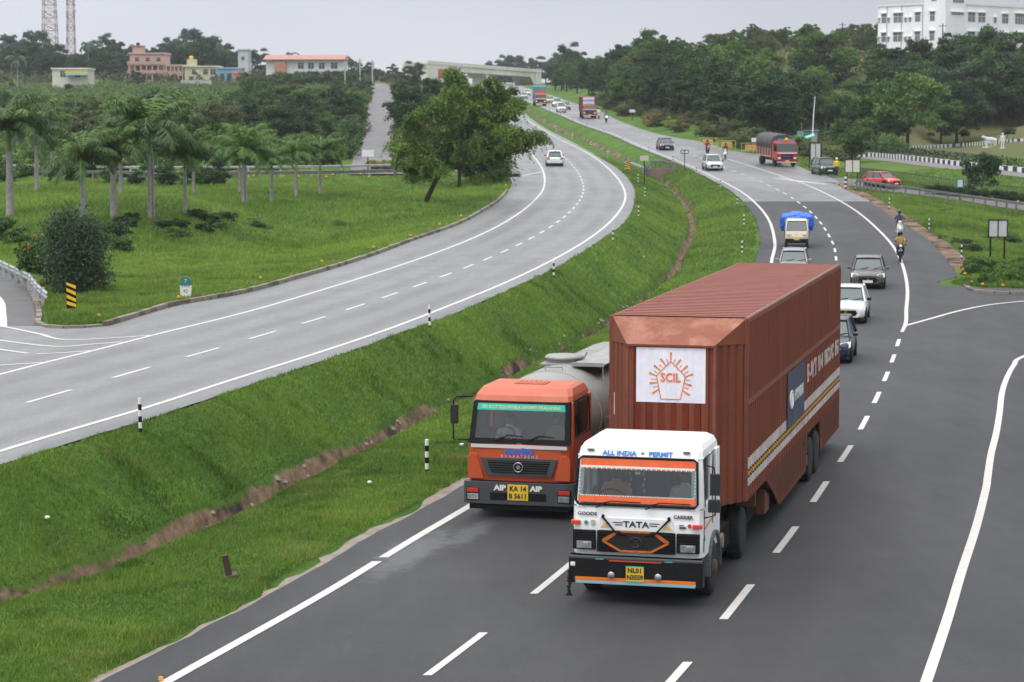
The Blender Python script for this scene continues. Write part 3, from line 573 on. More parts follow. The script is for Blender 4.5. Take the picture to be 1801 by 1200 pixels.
# solid lower face and pillars around the openings
for s in (-1, 1):
    cab.loft([[( -.10,s*(HW-.20),1.72),(-.24,s*(HW-.22),2.60),(-.42,s*(HW-.05),2.60),(-.30,s*HW,1.72)], [(-.14,s*(HW-.11),1.72),(-.28,s*(HW-.13),2.60),(-.52,s*(HW-.055),2.60),(-.42,s*(HW+.002),1.72)]], 0, True)
    cab.bx(-1.28, -1.14, s*(HW-.06)-.03, s*(HW-.06)+.05, 1.70, 2.6)                  # door rear pillar
    cab.bx(-2.12, -1.78, s*(HW-.06)-.03, s*(HW-.06)+.05, 1.70, 2.6)
    cab.bx(-1.8, -1.2, s*(HW-.06)-.03, s*(HW-.06)+.05, 1.70, 1.86); cab.bx(-1.2, -.42, s*(HW-.06)-.03, s*(HW-.06)+.05, 1.70, 1.78)
cab.bx(-2.12, -2.06, -HW+.03, HW-.03, 1.70, 2.6)
cab.bx(-.35, -.13, -HW+.12, HW-.12, 1.70, 1.76)
cab.build('cab', mat('truck_white', (.90, .90, .89), .35, 0, .22, 1.2, coat=.25, dirt=(.76, .74, .70)), T, .012, 2)
rr_ = MB()
for k in range(9): y = -.84+.21*k; rr_.tube([(-.72, y, 2.862), (-1.3, y, 2.868), (-1.92, y, 2.862)], .014, 6)
rr_.build('roof_rib', WHT, T)
# cab interior
ci = MB(); ci.bx(-2.05, -1.95, -1.08, 1.08, 1.2, 2.5, 0); ci.bx(-.75, -.2, -1.08, 1.08, 1.45, 1.72, 1); ci.bx(-1.9, -1.3, -.95, -.35, 1.2, 1.48, 2); ci.bx(-1.9, -1.3, .30, .95, 1.2, 1.48, 2); ci.bx(-1.95, -1.75, -.92, -.38, 1.4, 2.15, 2); ci.bx(-1.95, -1.75, .32, .92, 1.4, 2.15, 2)
ci.build('cab_interior', [mat('cab_lining', (.16, .17, .17), .8), mat('dashboard', (.07, .07, .075), .7), mat('seat_cloth', (.10, .06, .05), .9)], T)
st = MB(); st.tube([(-.92+.02*math.sin(a*.5236), -.62+.22*math.cos(a*.5236), 1.80+.2*math.sin(a*.5236)*.6) for a in range(13)], .018, 6); st.build('steering_wheel', BLK, T)
# windscreen with its orange bands and black rubber seal
def wsx(z, y=0): return -.085-(z-1.72)*.159
def wpt(y, z, off=0): return (wsx(z)+off-.0*abs(y), y, z)
ws = MB(); ws.plate([wpt(-1.06, 1.80), wpt(1.06, 1.80), wpt(1.03, 2.58), wpt(-1.03, 2.58)], (1, 0, .16), .008); ws.build('windscreen', glass('truck_glass', (.10, .11, .11), .10), T)
sl_ = MB(); cs = [(-1.04, 1.77), (1.04, 1.77), (1.09, 1.83), (1.06, 2.55), (1.0, 2.60), (-1.0, 2.60), (-1.06, 2.55), (-1.09, 1.83), (-1.04, 1.77)]
sl_.tube([wpt(y, z, .012) for y, z in cs], .024, 6); sl_.build('windscreen_seal', BLK, T)
OR = mat('orange_band', (.80, .13, .03), .5, 0, .15, 5); bnd = MB()
bnd.plate([wpt(-1.03, 2.45, .012), wpt(1.03, 2.45, .012), wpt(1.02, 2.575, .012), wpt(-1.02, 2.575, .012)], (1, 0, .16), .004, 0)
bnd.plate([wpt(-1.05, 1.81, .012), wpt(1.05, 1.81, .012), wpt(1.05, 1.92, .012), wpt(-1.05, 1.92, .012)], (1, 0, .16), .004, 0)
bnd.plate([wpt(-1.02, 2.415, .014), wpt(1.02, 2.415, .014), wpt(1.02, 2.45, .014), wpt(-1.02, 2.45, .014)], (1, 0, .16), .004, 1)
for k in range(46): y = -1.0+k*.0445; bnd.plate([wpt(y-.02, 2.412, .015), wpt(y+.02, 2.412, .015), wpt(y, 2.385, .015)], (1, 0, .16), .003, 2 if k % 2 else 1); bnd.plate([wpt(y-.015, 1.92, .014), wpt(y+.012, 1.92, .014), wpt(y+.012, 1.94, .014), wpt(y-.015, 1.94, .014)], (1, 0, .16), .003, 1)
for s in (-1, 1):
    for k in range(15): z = 1.95+k*.03; bnd.plate([wpt(s*1.035-.012, z, .014), wpt(s*1.035+.012, z, .014), wpt(s*1.035+.012, z+.016, .014), wpt(s*1.035-.012, z+.016, .014)], (1, 0, .16), .003, 3 if k % 2 else 1)
TEAL = mat('teal_trim', (.03, .42, .38), .4); bnd.build('windscreen_trim', [OR, WINK, mat('amber_trim', (.75, .28, .03), .5), TEAL], T)
GC = [mat('violet', (.18, .08, .5), .5), mat('pink', (.7, .1, .3), .5), mat('pale', (.5, .5, .6), .5)]
for y in (-.14, .10):                                   # hanging garlands
    gl = MB()
    for k in range(12): gl.lathe([(.001, -.018), (.022, 0), (.001, .018)], (-.26, y+.01*math.sin(k), 1.96+.033*k), 'z', 6, k % 3)
    gl.build('garland', GC, T)
MB().bx(-.27, -.26, -.06, .03, 2.30, 2.35).build('permit_sticker', WPL, T)
for s in (-1, 1):                                        # side windows
    sw = MB(); sw.bx(-1.14, -.44, s*(HW-.045)-.004, s*(HW-.045)+.004, 1.78, 2.58); sw.build('side_window', MATS['truck_glass'], T)
    sw = MB(); sw.bx(-1.78, -1.28, s*(HW-.045)-.004, s*(HW-.045)+.004, 1.86, 2.50); sw.build('side_window', MATS['truck_glass'], T)
    f = MB(); f.tube([(-.40, s*(HW+.0), 1.75), (-.48, s*(HW-.02), 2.6), (-1.2, s*(HW-.02), 2.6), (-1.21, s*(HW), 1.75)], .014, 5); f.tube([(-.30, s*(HW+.006), 1.70), (-.28, s*(HW+.006), .95)], .008, 4); f.tube([(-1.24, s*(HW+.006), 1.70), (-1.24, s*(HW+.006), 1.32)], .008, 4); f.build('door_seal', BLK, T)
    st_ = MB(); st_.plate([(-.26, s*(HW+.003), 1.33), (-2.12, s*(HW+.003), 1.49), (-2.12, s*(HW+.003), 1.53), (-.26, s*(HW+.003), 1.37)], (0, s, 0), .003); st_.build('side_stripe', BANDY, T)
    dh = MB(); dh.bx(-1.16, -1.02, s*(HW+.01)-.012, s*(HW+.01)+.012, 1.60, 1.635); dh.build('door_handle', BLK, T)
    mi = MB(); mi.tube([(-.36, s*(HW-.02), 2.50), (-.30, s*(HW+.17), 2.47), (-.28, s*(HW+.20), 2.3), (-.28, s*(HW+.20), 1.62), (-.34, s*(HW+.0), 1.56)], .014, 6)
    mi.bx(-.32, -.24, s*(HW+.20)-.09, s*(HW+.20)+.09, 1.98, 2.36, 1); mi.bx(-.34, -.22, s*(HW+.19)-.11, s*(HW+.19)+.10, 1.68, 1.90, 1)
    if s > 0: mi.build('mirror', [BLK, mat('mirror_shell', (.02, .02, .022), .35)], T, .012)
    fa = MB(); arch_band(fa, -1.38, s*(HW-.10), .60, .30, 12, -5, 188, .07); fa.build('fender', mat('grey_fender', (.09, .095, .10), .6, 0, .3, 4), T)
    hd = MB(); hd.bx(-.11, -.045, s*.93-.205, s*.93+.205, .96, 1.31, 0); 
    for k in range(4): hd.bx(-.05, -.03, s*.93-.18, s*.93+.18, 1.14+k*.042, 1.16+k*.042, 0)
    h_ = hd.build('headlight', [BLK], T, .02); lm = MB(); lm.bx(-.06, -.028, s*.93-.135, s*.93+.135, .985, 1.115, 0); lm.bx(-.03, -.022, s*.93-.02, s*.93+.10, 1.005, 1.095, 0); lm.build('lens', TL, h_, .02)
    ti = MB(); ti.bx(-.14, -.062, s*1.09-.085, s*1.09+.085, 1.40, 1.475); ti.build('indicator', mat('red_amber', (.62, .06, .02), .3, coat=.5), T, .01)
    cl = MB(); cl.bx(-.30, -.245, s*.86-.065, s*.86+.065, 2.70, 2.74); cl.build('marker_lamp', mat('grey_lens', (.14, .15, .14), .3), T, .01)
    wp = MB(); y0 = -.62 if s < 0 else .27; wp.tube([(-.05, y0-.10, 1.72), (.0, y0-.02, 1.76), (-.05, y0+.08, 1.80)], .012, 6); wp.tube([(-.05, y0+.02, 1.80), (-.04, y0+.16, 1.845), (-.05, y0+.70, 1.835)], .010, 5); wp.build('wiper', BLK, T)
# front panel, grille and the orange bracket ornament
gp = MB(); gp.bx(-.085, -.062, -.66, .66, 1.32, 1.545, 0); gp.build('bonnet_flap', WHT, T, .006)
gr = MB(); gr.bx(-.10, -.055, -.70, .70, .93, 1.31, 0)
for k in range(6): gr.bx(-.056, -.035, -.68, .68, .955+k*.058, .985+k*.058, 0)
gr.build('grille', [BLK], T, .004)
bk = MB(); pl_ = lambda pts: bk.plate([(-.03, y, z) for y, z in pts], (1, 0, 0), .012, 0)
pl_([(-.30, .945), (.30, .945), (.24, .985), (-.24, .985)]); pl_([(-.24, 1.295), (.24, 1.295), (.30, 1.325), (-.30, 1.325)])
for s in (-1, 1):
    pl_([(s*.30, .955), (s*.60, 1.12), (s*.60, 1.165), (s*.25, .975)]); pl_([(s*.60, 1.12), (s*.60, 1.165), (s*.36, 1.31), (s*.31, 1.285), (s*.50, 1.145)])
bk.build('grille_ornament', mat('orange_reflector', (.50, .13, .02), .4, 0, .3, 14), T)
gb = MB(); gb.plate([(-.028, y, z) for y, z in ((-.32,.985),(.32,.985),(.50,1.14),(.26,1.29),(-.26,1.29),(-.50,1.14))], (1, 0, 0), .006); gb.build('grille_cover', mat('black_cloth', (.010, .010, .010), .9), T)
em = MB(); em.tube([(-.014, .115*math.cos(a*.3927), 1.13+.085*math.sin(a*.3927)) for a in range(17)], .008, 4); em.plate([(-.02, -.10, 1.155), (-.02, .10, 1.155), (-.02, .10, 1.172), (-.02, -.10, 1.172)], (1, 0, 0), .006); em.plate([(-.02, -.022, 1.16), (-.02, -.052, 1.06), (-.02, -.03, 1.06), (-.02, -.005, 1.16)], (1, 0, 0), .006); em.plate([(-.02, .005, 1.16), (-.02, .03, 1.06), (-.02, .052, 1.06), (-.02, .022, 1.16)], (1, 0, 0), .006); em.build('emblem', mat('dark_chrome', (.09, .09, .09), .3, .8), T)
for s in (-1, 1):
    rp = MB(); rp.tube([(-.05, s*.60, 1.56), (-.02, s*.47, 1.42), (.0, s*.36, 1.30), (-.02, s*.16, 1.25)], .018, 6); rp.tube([(-.055, s*.60, 1.55), (-.03, s*.585, 1.585)], .03, 6)
    rp.build('bonnet_rope', BLK, T)
text('TATA', .145, -.058, 0, 1.435, 'front', INK, T, w=1.25, bold=.004)
for s in (-1, 1):
    lg = MB()
    for z in (1.465, 1.425, 1.385)[:2 if s else 3]: lg.bx(-.062, -.056, *sorted((s*.24, s*(.42 if z > 1.44 else .38))), z-.008, z+.008)
    lg.build('name_rule', INK, T)
text('ALL INDIA', .118, -.258, -.34, 2.672, 'front', BINK, T, w=1.12, tilt=R(-20), bold=.004); text('PERMIT', .118, -.258, .40, 2.672, 'front', BINK, T, w=1.12, tilt=R(-20), bold=.004)
ds = MB(); ds.lathe([(.035, -.004), (.035, .004)], (-.268, .075, 2.672), 'x', 12); ds.build('lettering', mat('grey_ink', (.35, .38, .33), .5), T)
text('GOODS', .085, -.066, -.88, 1.60, 'front', INK, T, w=1.15, bold=.002); text('CARRIER', .085, -.066, .84, 1.60, 'front', INK, T, w=1.05, bold=.002)
stk = MB()
stk.lathe([(.036, -.004), (.036, .006)], (-.062, -.90, 1.445), 'x', 14, 0); stk.bx(-.07, -.058, -.81, -.735, 1.41, 1.49, 1); stk.lathe([(.036, -.004), (.036, .006)], (-.062, .955, 1.45), 'x', 14, 2)
for z in (1.46, 1.425, 1.405): stk.bx(-.07, -.058, .77, .89 if z < 1.45 else .85, z-.006, z+.006, 3)
for s in (-1, 1):
    for r_ in range(3):
        for k in range(4-r_): stk.bx(-.06, -.054, s*.56-.075+.04*k+.02*r_, s*.56-.045+.04*k+.02*r_, 1.365+.03*r_, 1.385+.03*r_, 4)
stk.build('sticker', [mat('green_ink', (.02, .30, .20), .5), mat('olive_ink', (.45, .45, .25), .5), mat('red_ink', (.6, .02, .03), .5), INK, mat('amber_ink', (.75, .42, .05), .5)], T)
bm_ = MB()
for (a, l, c) in ((15, .12, 0), (50, .13, 0), (95, .12, 0), (140, .11, 0), (185, .09, 0), (75, .07, 1)):
    c_, s_ = math.cos(R(a)), math.sin(R(a)); x0, z0 = -.34, 1.14; bm_.plate([(x0, HW+.004, z0), (x0-l*.5*c_-.02*s_, HW+.004, z0+l*.5*s_-.02*c_), (x0-l*c_, HW+.004, z0+l*s_), (x0-l*.5*c_+.02*s_, HW+.004, z0+l*.5*s_+.02*c_)], (0, 1, 0), .004, c)
bm_.build('bird_motif', [mat('leaf_green', (.01, .28, .16), .5), MATS['red_ink']], T)
# bumper
bp = MB(); bp.bx(-.26, .0, -1.2, 1.2, .36, .86, 0); bp.bx(-.2, .015, -1.2, 1.2, .80, .86, 2); bp.bx(-.02, .012, -1.17, -1.08, .66, .74, 1); bp.bx(-2.0, -.3, -.4, .4, .45, .8, 0)
b_ = bp.build('bumper', [mat('bumper_black', (.008, .008, .009), .4, 0, .2, 6, spec=.3), WPL, mat('bumper_edge', (.07, .075, .08), .3)], T, .018)
ck = MB()
for k in range(60):
    y = -1.07+k*.0357
    for r_ in range(4): ck.plate([(.014, y+(.018 if r_ % 2 else 0), .37+.027*r_), (.014, y+.018+(.018 if r_ % 2 else 0), .37+.027*r_), (.014, y+.018+(.018 if r_ % 2 else 0)+.01, .395+.027*r_), (.014, y+(.018 if r_ % 2 else 0)+.01, .395+.027*r_)], (1, 0, 0), .004, 0 if r_ > 1 else 1)
ck.bx(.002, .010, -1.08, 1.08, .365, .42, 2); ck.bx(.002, .010, -1.08, 1.08, .42, .48, 0); ck.bx(.012, .02, -.47, .47, .78, .80, 3)
for s in (-.62, .62): ck.bx(.012, .02, s-.09, s+.05, .80, .82, 4)
ck.build('reflective_tape', [mat('tape_orange', (.85, .22, .02), .4), mat('tape_pale', (.50, .70, .76), .4), mat('tape_teal', (.12, .30, .34), .4), mat('tape_red', (.55, .08, .02), .4), TEAL], T)
np_ = MB(); np_.bx(.016, .03, -.16, .16, .44, .70, 0); npl = np_.build('number_plate', [YPL], T, .005)
for z_ in (.70, .43): MB().bx(.029, .034, -.165, .165, z_, z_+.012).build('plate_trim', TEAL, T)
text('NL01', .115, .034, 0, .63, 'front', INK, npl, w=1.0, bold=.004); text('N3559', .115, .034, 0, .51, 'front', INK, npl, w=.92, bold=.004)
for y in (-.42, .42):
    fl = MB(); fl.tube([(.02, y, .64), (.045, y, .60)], .015, 6, 0); fl.lathe([(.02, .0), (.062, .02), (.066, .045), (.04, .058), (.001, .062)], (.015, y, .54), 'x', 16, 1); fl.build('fog_lamp', [BLK, TL], T)
tz = MB()
for k in range(7): tz.lathe([(.01, -.03), (.04+.01*(k % 2), 0), (.01, .03)], (.0, -1.19+.01*math.sin(k*2), .56-.055*k), 'z', 8)
for k in range(8): a = k*.785; tz.tube([(0, -1.19, .22), (.05*math.cos(a), -1.19+.06*math.sin(a), .12)], [.02, .008], 5)
tz.build('tassel', mat('tassel_black', (.01, .01, .01), .95), T)
un = MB(); un.bx(-14.0, -6.0, -1.1, 1.1, .45, 1.1, 0); un.bx(-21.0, -17.0, -1.1, 1.1, .5, 1.1, 0); un.bx(-2.1, -.3, -1.0, 1.0, .55, .95, 0); un.bx(-21.0, -.9, -.45, .45, .62, .92, 0); un.bx(-3.9, -2.3, .55, 1.08, .45, .9, 0); un.bx(-3.9, -2.3, -1.08, -.55, .45, .9, 0); un.bx(-1.9, -.9, -.8, .8, .35, .9, 0); un.bx(-5.4, -2.2, -.5, .5, .9, 1.15, 0)  # chassis plus low blocks added to deepen the shade under the truck
un.tube([(-1.38, -1.0, .5), (-1.38, 1.0, .5)], .09, 8); un.tube([(-4.95, -1.0, .5), (-4.95, 1.0, .5)], .12, 8); un.tube([(-15.6, -1.0, .5), (-15.6, 1.0, .5)], .12, 8); un.tube([(-2.2, .85, .66), (-2.2, 1.12, .66)], .16, 12); un.build('chassis_shade_blocks', CHS, T)
cap = MB(); cap.tube([(-2.45, 1.13, .72), (-2.45, 1.02, .72)], .14, 14); cap.tube([(-2.8, 1.13, .72), (-2.8, 1.02, .72)], .14, 14); cap.build('air_tank', mat('tank_grey', (.28, .25, .22), .5, .3, .3, 5), T)
for s in (-1, 1):
    truckwheel(T, -1.38, s*1.17); truckwheel(T, -4.95, s*1.19, .5, True); truckwheel(T, -14.9, s*1.36, .52, True); truckwheel(T, -16.15, s*1.36, .52, True)
# the box
streak(BR, (.06, .020, .012), .55); streak(BRN, (.16, .05, .03), .5); streak(MATS['truck_white'], (.50, .48, .44), .35)
CW = 1.33; X0 = -4.30; LB = 17.1; XN = X0+.85
def corr(mb, path, n_out, zb, zt, levels, pitch, depth, off=0):
    """corrugated sheet along a plan path; zb/zt functions of distance; levels: [(z, mat below)]"""
    P = [Vector((*p, 0)) for p in path]; s0 = 0
    for a, b in zip(P[:-1], P[1:]):
        d = (b-a); l = d.length; d.normalize(); nn = Vector((d.y, -d.x, 0))*n_out; n = max(1, round(l/pitch)); pt = []
        for k in range(n):
            for t, o in ((0, 0), (.5, 0), (.62, -depth), (.88, -depth)): s = (k+t)*l/n; pt.append((s, a+d*s+nn*(o+off)))
        pt.append((l, b+nn*off))
        for (sa, pa), (sb, pb) in zip(pt[:-1], pt[1:]):
            za, zb_ = zb(s0+sa), zb(s0+sb); zta, ztb = zt(s0+sa), zt(s0+sb); lo_a, lo_b = za, zb_
            for zl_, m in levels+[(99, levels[-1][1])]:
                ha, hb = min(max(zl_, lo_a), zta), min(max(zl_, lo_b), ztb)
                if ha-lo_a > 1e-5 or hb-lo_b > 1e-5: mb.add([(pa.x, pa.y, lo_a), (pb.x, pb.y, lo_b), (pb.x, pb.y, hb), (pa.x, pa.y, ha)], [(0, 1, 2, 3)] if n_out > 0 else [(3, 2, 1, 0)], m)
                lo_a, lo_b = ha, hb
                if zl_ > 90: break
        s0 += l
prof = [(0, 1.22), (2.7, 1.22), (3.9, .80), (4.9, .34), (9.7, .36), (9.9, 1.20), (12.6, 1.20), (12.8, .42), (LB, .42)]
pb = lambda s: float(np.interp(s, [p[0] for p in prof], [p[1] for p in prof]))
lv = [(1.30, 1), (1.50, 0), (1.66, 2), (1.705, 4), (1.785, 3), (1.83, 4), (2.05, 2), (2.06, 0)]
for s in (1, -1):
    sd = MB(); corr(sd, [(X0-t, s*CW) for t in (0, 2.7, 3.9, 4.9, 9.7, 9.9, 12.6, 12.8, LB)], -s, pb, lambda t: 4.66, lv, .30, .042)
    o = sd.build('side_wall', [BR, DUSTY, BANDW, BANDY, BANDK], T)
    fr = MB()
    for t in (0.04, 4.95, 9.8, 14.0, LB-.04): fr.bx(X0-t-.05, X0-t+.05, *sorted((s*(CW-.01), s*(CW+.028))), pb(t), 4.70)
    fr.bx(X0-LB, X0, *sorted((s*(CW-.01), s*(CW+.045))), 3.09, 3.19); fr.bx(X0-LB, X0, *sorted((s*(CW-.03), s*(CW+.022))), 4.66, 4.76)
    q = [(X0-t, z) for t, z in prof]
    for (xa, za), (xb, zb2) in zip(q[:-1], q[1:]): fr.plate([(xa, s*(CW-.012), za), (xb, s*(CW-.012), zb2), (xb, s*(CW-.012), zb2+.11), (xa, s*(CW-.012), za+.11)], (0, s, 0), .035)
    fr.build('side_frame', mat('brown_frame', (.20, .052, .030), .55, 0, .35, 2.5), T)
# smaller doors, hatches and gear on the visible side
for (t0, t1, z0, z1) in ((7.9, 9.2, 3.30, 4.22), (7.6, 9.3, .55, 1.62), (13.6, 15.6, .60, 1.60)):
    dr = MB()
    for xa, xb, za, zb2 in ((t0, t0+.06, z0, z1), (t1-.06, t1, z0, z1), (t0, t1, z0, z0+.05), (t0, t1, z1-.05, z1)): dr.bx(X0-xb, X0-xa, CW+.0, CW+.025, za, zb2)
    dr.bx(X0-t1+.02, X0-t1+.14, CW+.025, CW+.05, (z0+z1)/2-.06, (z0+z1)/2+.06); dr.build('door_outline', mat('door_outline_dark', (.035, .014, .010), .7), T)  # outline strips and latch in very dark brown
bs = MB()
for z in (3.72, 3.62, 3.5, 3.42): bs.bx(X0-7.2, X0-7.0, CW+.001, CW+.006, z-.03, z+.04)
bs.build('blue_scrawl', mat('faded_blue', (.16, .17, .30), .7), T)
ug = MB(); ug.plate([(X0-2.6, CW-.05, 1.25), (X0-4.9, CW-.05, .45), (X0-4.9, CW-.05, .36), (X0-2.6, CW-.05, 1.15)], (0, -1, 0), .08); ug.bx(X0-3.9, X0-3.2, .8, CW-.06, .42, 1.15, 1); ug.bx(X0-1.75, X0-1.6, .9, CW-.04, .85, 1.22, 1); ug.bx(X0-4.95, X0-4.85, .9, CW+.04, .5, 1.0, 0)
ug.build('landing_gear', [CHS, DUSTY], T)
for x_ in (9.75, 12.75): MB().bx(X0-x_, X0-x_+.07, CW+.03, CW+.06, .5, .72).build('side_lamp', mat('dull_orange', (.3, .1, .03), .5), T)
fa = MB()
for xw in (-14.9, -16.15): arch_band(fa, xw, CW-.22, .60, .40, 10, 10, 170, .03)
fa.build('wheel_arch', CHS, T)
# front wall: centre panel pushed forward, angled cheeks, slanted cap
NB = .84
fw = MB(); fpath = [(X0, -CW), (XN, -NB), (XN, NB), (X0, CW)]
corr(fw, fpath, 1, lambda s: 1.22, lambda s: 4.30, [(1.25, 0)], .24, .035); fw.build('front_wall', BR, T)
fd = MB(); corr(fd, [(XN, -NB+.16), (XN, NB-.16)], 1, lambda s: 2.0, lambda s: 3.18, [(2, 0)], .24, .033, .003); fd.build('wet_shade_panel', BR2, T)  # darker red sheet below the banner, shadow and wet put into its colour
cp = MB(); cp.add([(XN+.03, -NB, 4.30), (XN+.03, NB, 4.30), (X0-.05, CW-.02, 4.755), (X0-.05, -CW+.02, 4.755)], [(0, 1, 2, 3)], 0)
for s in (-1, 1): cp.add([(XN+.03, s*NB, 4.30), (X0+.01, s*(CW+.0), 4.27), (X0-.05, s*(CW-.02), 4.755)], [(0, 1, 2)], 1)
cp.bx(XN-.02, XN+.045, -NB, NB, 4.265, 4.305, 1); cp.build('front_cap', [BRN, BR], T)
for c_ in ((X0-.03, X0+.03, -CW, -CW+.05, 1.22, 4.72), (X0-.03, X0+.03, CW-.05, CW, 1.22, 4.72), (XN-.01, XN+.02, NB-.03, NB+.03, 1.22, 4.3), (XN-.01, XN+.02, -NB-.03, -NB+.03, 1.22, 4.3)): MB().bx(*c_).build('corner_post', MATS['brown_frame'], T)
for s in (-1, 1): ol = MB(); ol.bx(X0+.30, X0+.36, s*(CW-.30)-.045, s*(CW-.30)+.045, 3.98, 4.14); ol.build('corner_lamp', ORL, T, .01)
bn_ = MB(); bn_.bx(X0+.10, X0+.165, -CW+.10, -CW+.22, 2.85, 3.28, 0); bn_.bx(X0+.166, X0+.172, -CW+.13, -CW+.19, 2.95, 3.16, 1); bn_.build('blue_tag', [WPL, mat('tag_blue', (.08, .2, .45), .5)], T)
# banner with the sunburst emblem
ban = MB(); corr(ban, [(XN, -.66), (XN, .67)], 1, lambda s: 3.20, lambda s: 4.245, [(3.21, 0)], .17, .006, .007); B_ = ban.build('banner', mat('banner_white', (.78, .76, .83), .5, 0, .10, 3), T)
eo = MB(); xo = XN+.011
def seg(a, b, wa, wb): 
    d = Vector((b[0]-a[0], b[1]-a[1])).normalized(); n = Vector((-d.y, d.x)); eo.plate([(xo, a[0]+n.x*wa, a[1]+n.y*wa), (xo, a[0]-n.x*wa, a[1]-n.y*wa), (xo, b[0]-n.x*wb, b[1]-n.y*wb), (xo, b[0]+n.x*wb, b[1]+n.y*wb)], (1, 0, 0), .004)
ey = lambda u: (u-670)/950*1.33+.004; ez = lambda v: 4.245-(v-165)/760*1.045
pent = [(535,878),(805,878),(872,555),(670,352),(475,555)]
pp = [(ey(u), ez(v)) for u, v in pent]
for a, b in zip(pp, pp[1:]+pp[:1]): seg(a, b, .0085, .0085)
for (u0, v0, u1, v1, big) in ((670,345,672,225,1),(600,410,530,320,1),(635,370,608,322,0),(740,410,808,322,1),(710,370,730,322,0),(525,480,440,412,1),(560,440,515,400,0),(812,490,900,405,1),(785,440,820,402,0),(470,560,375,512,1),(488,520,448,488,0),(875,560,975,520,1),(855,520,912,480,0),(478,605,400,600,0),(870,605,940,605,0),(490,648,380,662,1),(860,650,955,682,1),(498,700,428,715,0),(852,700,918,730,0),(510,740,418,805,1),(838,755,935,815,1)):
    seg((ey(u0), ez(v0)), (ey(u1), ez(v1)), .010 if big else .005, .019 if big else .008)
EMO = mat('emblem_orange', (.72, .20, .03), .5, 0, .3, 9); eo.build('emblem', EMO, B_)
text('SCIL', .235, xo+.002, .0, ez(583), 'front', EMO, B_, w=.86, bold=.006)
# roof
rf = MB(); n = 44
for k in range(n):
    x = X0-.05-(LB-.1)*k/n; w_ = (LB-.1)/n
    for (a, b, za, zb2) in ((0, .5, 4.775, 4.775), (.5, .62, 4.775, 4.735), (.62, .88, 4.735, 4.735), (.88, 1, 4.735, 4.775)): rf.add([(x-a*w_, -CW+.03, za), (x-a*w_, CW-.03, za), (x-b*w_, CW-.03, zb2), (x-b*w_, -CW+.03, zb2)], [(0, 1, 2, 3)], 2 if za != zb2 else (1 if za == 4.735 and k % 9 in (2, 3) else 0))
rf.build('roof', [BRT, mat('roof_grime', (.10, .04, .035), .7, 0, .5, 2), mat('roof_groove_shade', (.085, .022, .018), .7, 0, .6, 2)], T)  # sloping rib faces coloured dark to paint the shade in the grooves
rb = MB(); rb.bx(X0-LB-.04, X0-LB, -CW, CW, .45, 4.74); rb.build('rear_door', BR, T)
ed = MB().bx(X0-LB, X0-.05, CW-.045, CW-.02, 4.755, 4.775)
ed.build('roof_edge', mat('edge_pale', (.36, .30, .28), .6, 0, .4, 3), T)
# blue advertisement board and white side lettering
hp = MB(); hp.bx(X0-9.0, X0-5.95, CW+.045, CW+.06, 1.83, 3.05, 0); Hb = hp.build('advert_board', mat('board_blue', (.045, .055, .105), .6, 0, .3, 1.5), T)
he = MB(); cx_, cz_ = X0-6.55, 2.42; he.tube([(cx_-.30*math.cos(a*.2618), CW+.066, cz_+.19*math.sin(a*.2618)) for a in range(25)], .020, 5)
for (a, b) in (((-.14, -.12), (-.03, .15)), ((.03, -.15), (.14, .12))): he.tube([(cx_-a[0], CW+.066, cz_+a[1]), (cx_-b[0], CW+.066, cz_+b[1])], .026, 5)
he.tube([(cx_+.09, CW+.066, cz_-.02), (cx_-.09, CW+.066, cz_+.02)], .022, 5); he.build('emblem', WINK, Hb)
text('HYUNDAI', .36, X0-7.95, CW+.063, 2.42, 'left', WINK, Hb, w=.98, bold=.006)
text("!E-AK'T", .58, X0-10.7, CW+.032, 2.62, 'left', WINK, T, w=1.05, bold=.014); text('LINE', .50, X0-12.6, CW+.032, 2.62, 'left', WINK, T, w=1.0, bold=.02); text('IN SOUND', .50, X0-14.5, CW+.032, 2.62, 'left', WINK, T, w=.86, bold=.02); text('BIG', .50, X0-16.3, CW+.032, 2.62, 'left', WINK, T, w=1.0, bold=.02)
def seat(o, P, lx, ly, lz, face=0):
    """put a person on a vehicle: world position from the vehicle's local point"""
    C.view_layer.update(); M = P.matrix_world @ Matrix.Translation((lx, ly, lz)) @ Matrix.Rotation(face, 4, 'Z'); o.matrix_world = M
o = body_person(None, 0, 0, 0, mat('orange_shirt', (.75, .32, .10), .8), arms='wheel'); seat(o, T, -1.42, -.62, 1.46); name_person(o, 'driver in an orange shirt behind the windscreen of the white container truck')
o = body_person(None, 0, 0, 0, mat('white_shirt', (.72, .72, .72), .8), arms='lap'); seat(o, T, -1.30, .66, 1.46); name_person(o, 'passenger in a white shirt behind the windscreen of the white container truck')
# ------------------------------------------------------------------ orange tanker lorry
T = thing('tanker_truck', 'orange cabbed tanker lorry with a grey tank beside the grass median', 'truck', (.14, 48.4, 0), yaw)
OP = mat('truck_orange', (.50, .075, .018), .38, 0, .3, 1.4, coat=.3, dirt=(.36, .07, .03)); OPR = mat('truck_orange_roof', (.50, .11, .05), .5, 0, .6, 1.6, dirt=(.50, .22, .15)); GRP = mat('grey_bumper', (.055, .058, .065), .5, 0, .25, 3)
W2 = 1.16; cab = MB()
def r2(z, xf, xr, hw, c=.16): return [(xf-c, -hw, z), (xf-c*.3, -hw+c*.4, z), (xf, -hw+c*1.5, z), (xf+.03, 0, z), (xf, hw-c*1.5, z), (xf-c*.3, hw-c*.4, z), (xf-c, hw, z), ((xf+xr)/2, hw, z), (xr, hw, z), (xr, -hw, z), ((xf+xr)/2, -hw, z)]
cab.loft([r2(.80, -.10, -2.1, W2), r2(1.2, -.05, -2.1, W2), r2(1.55, -.06, -2.1, W2), r2(1.62, -.08, -2.1, W2)], 0, False)
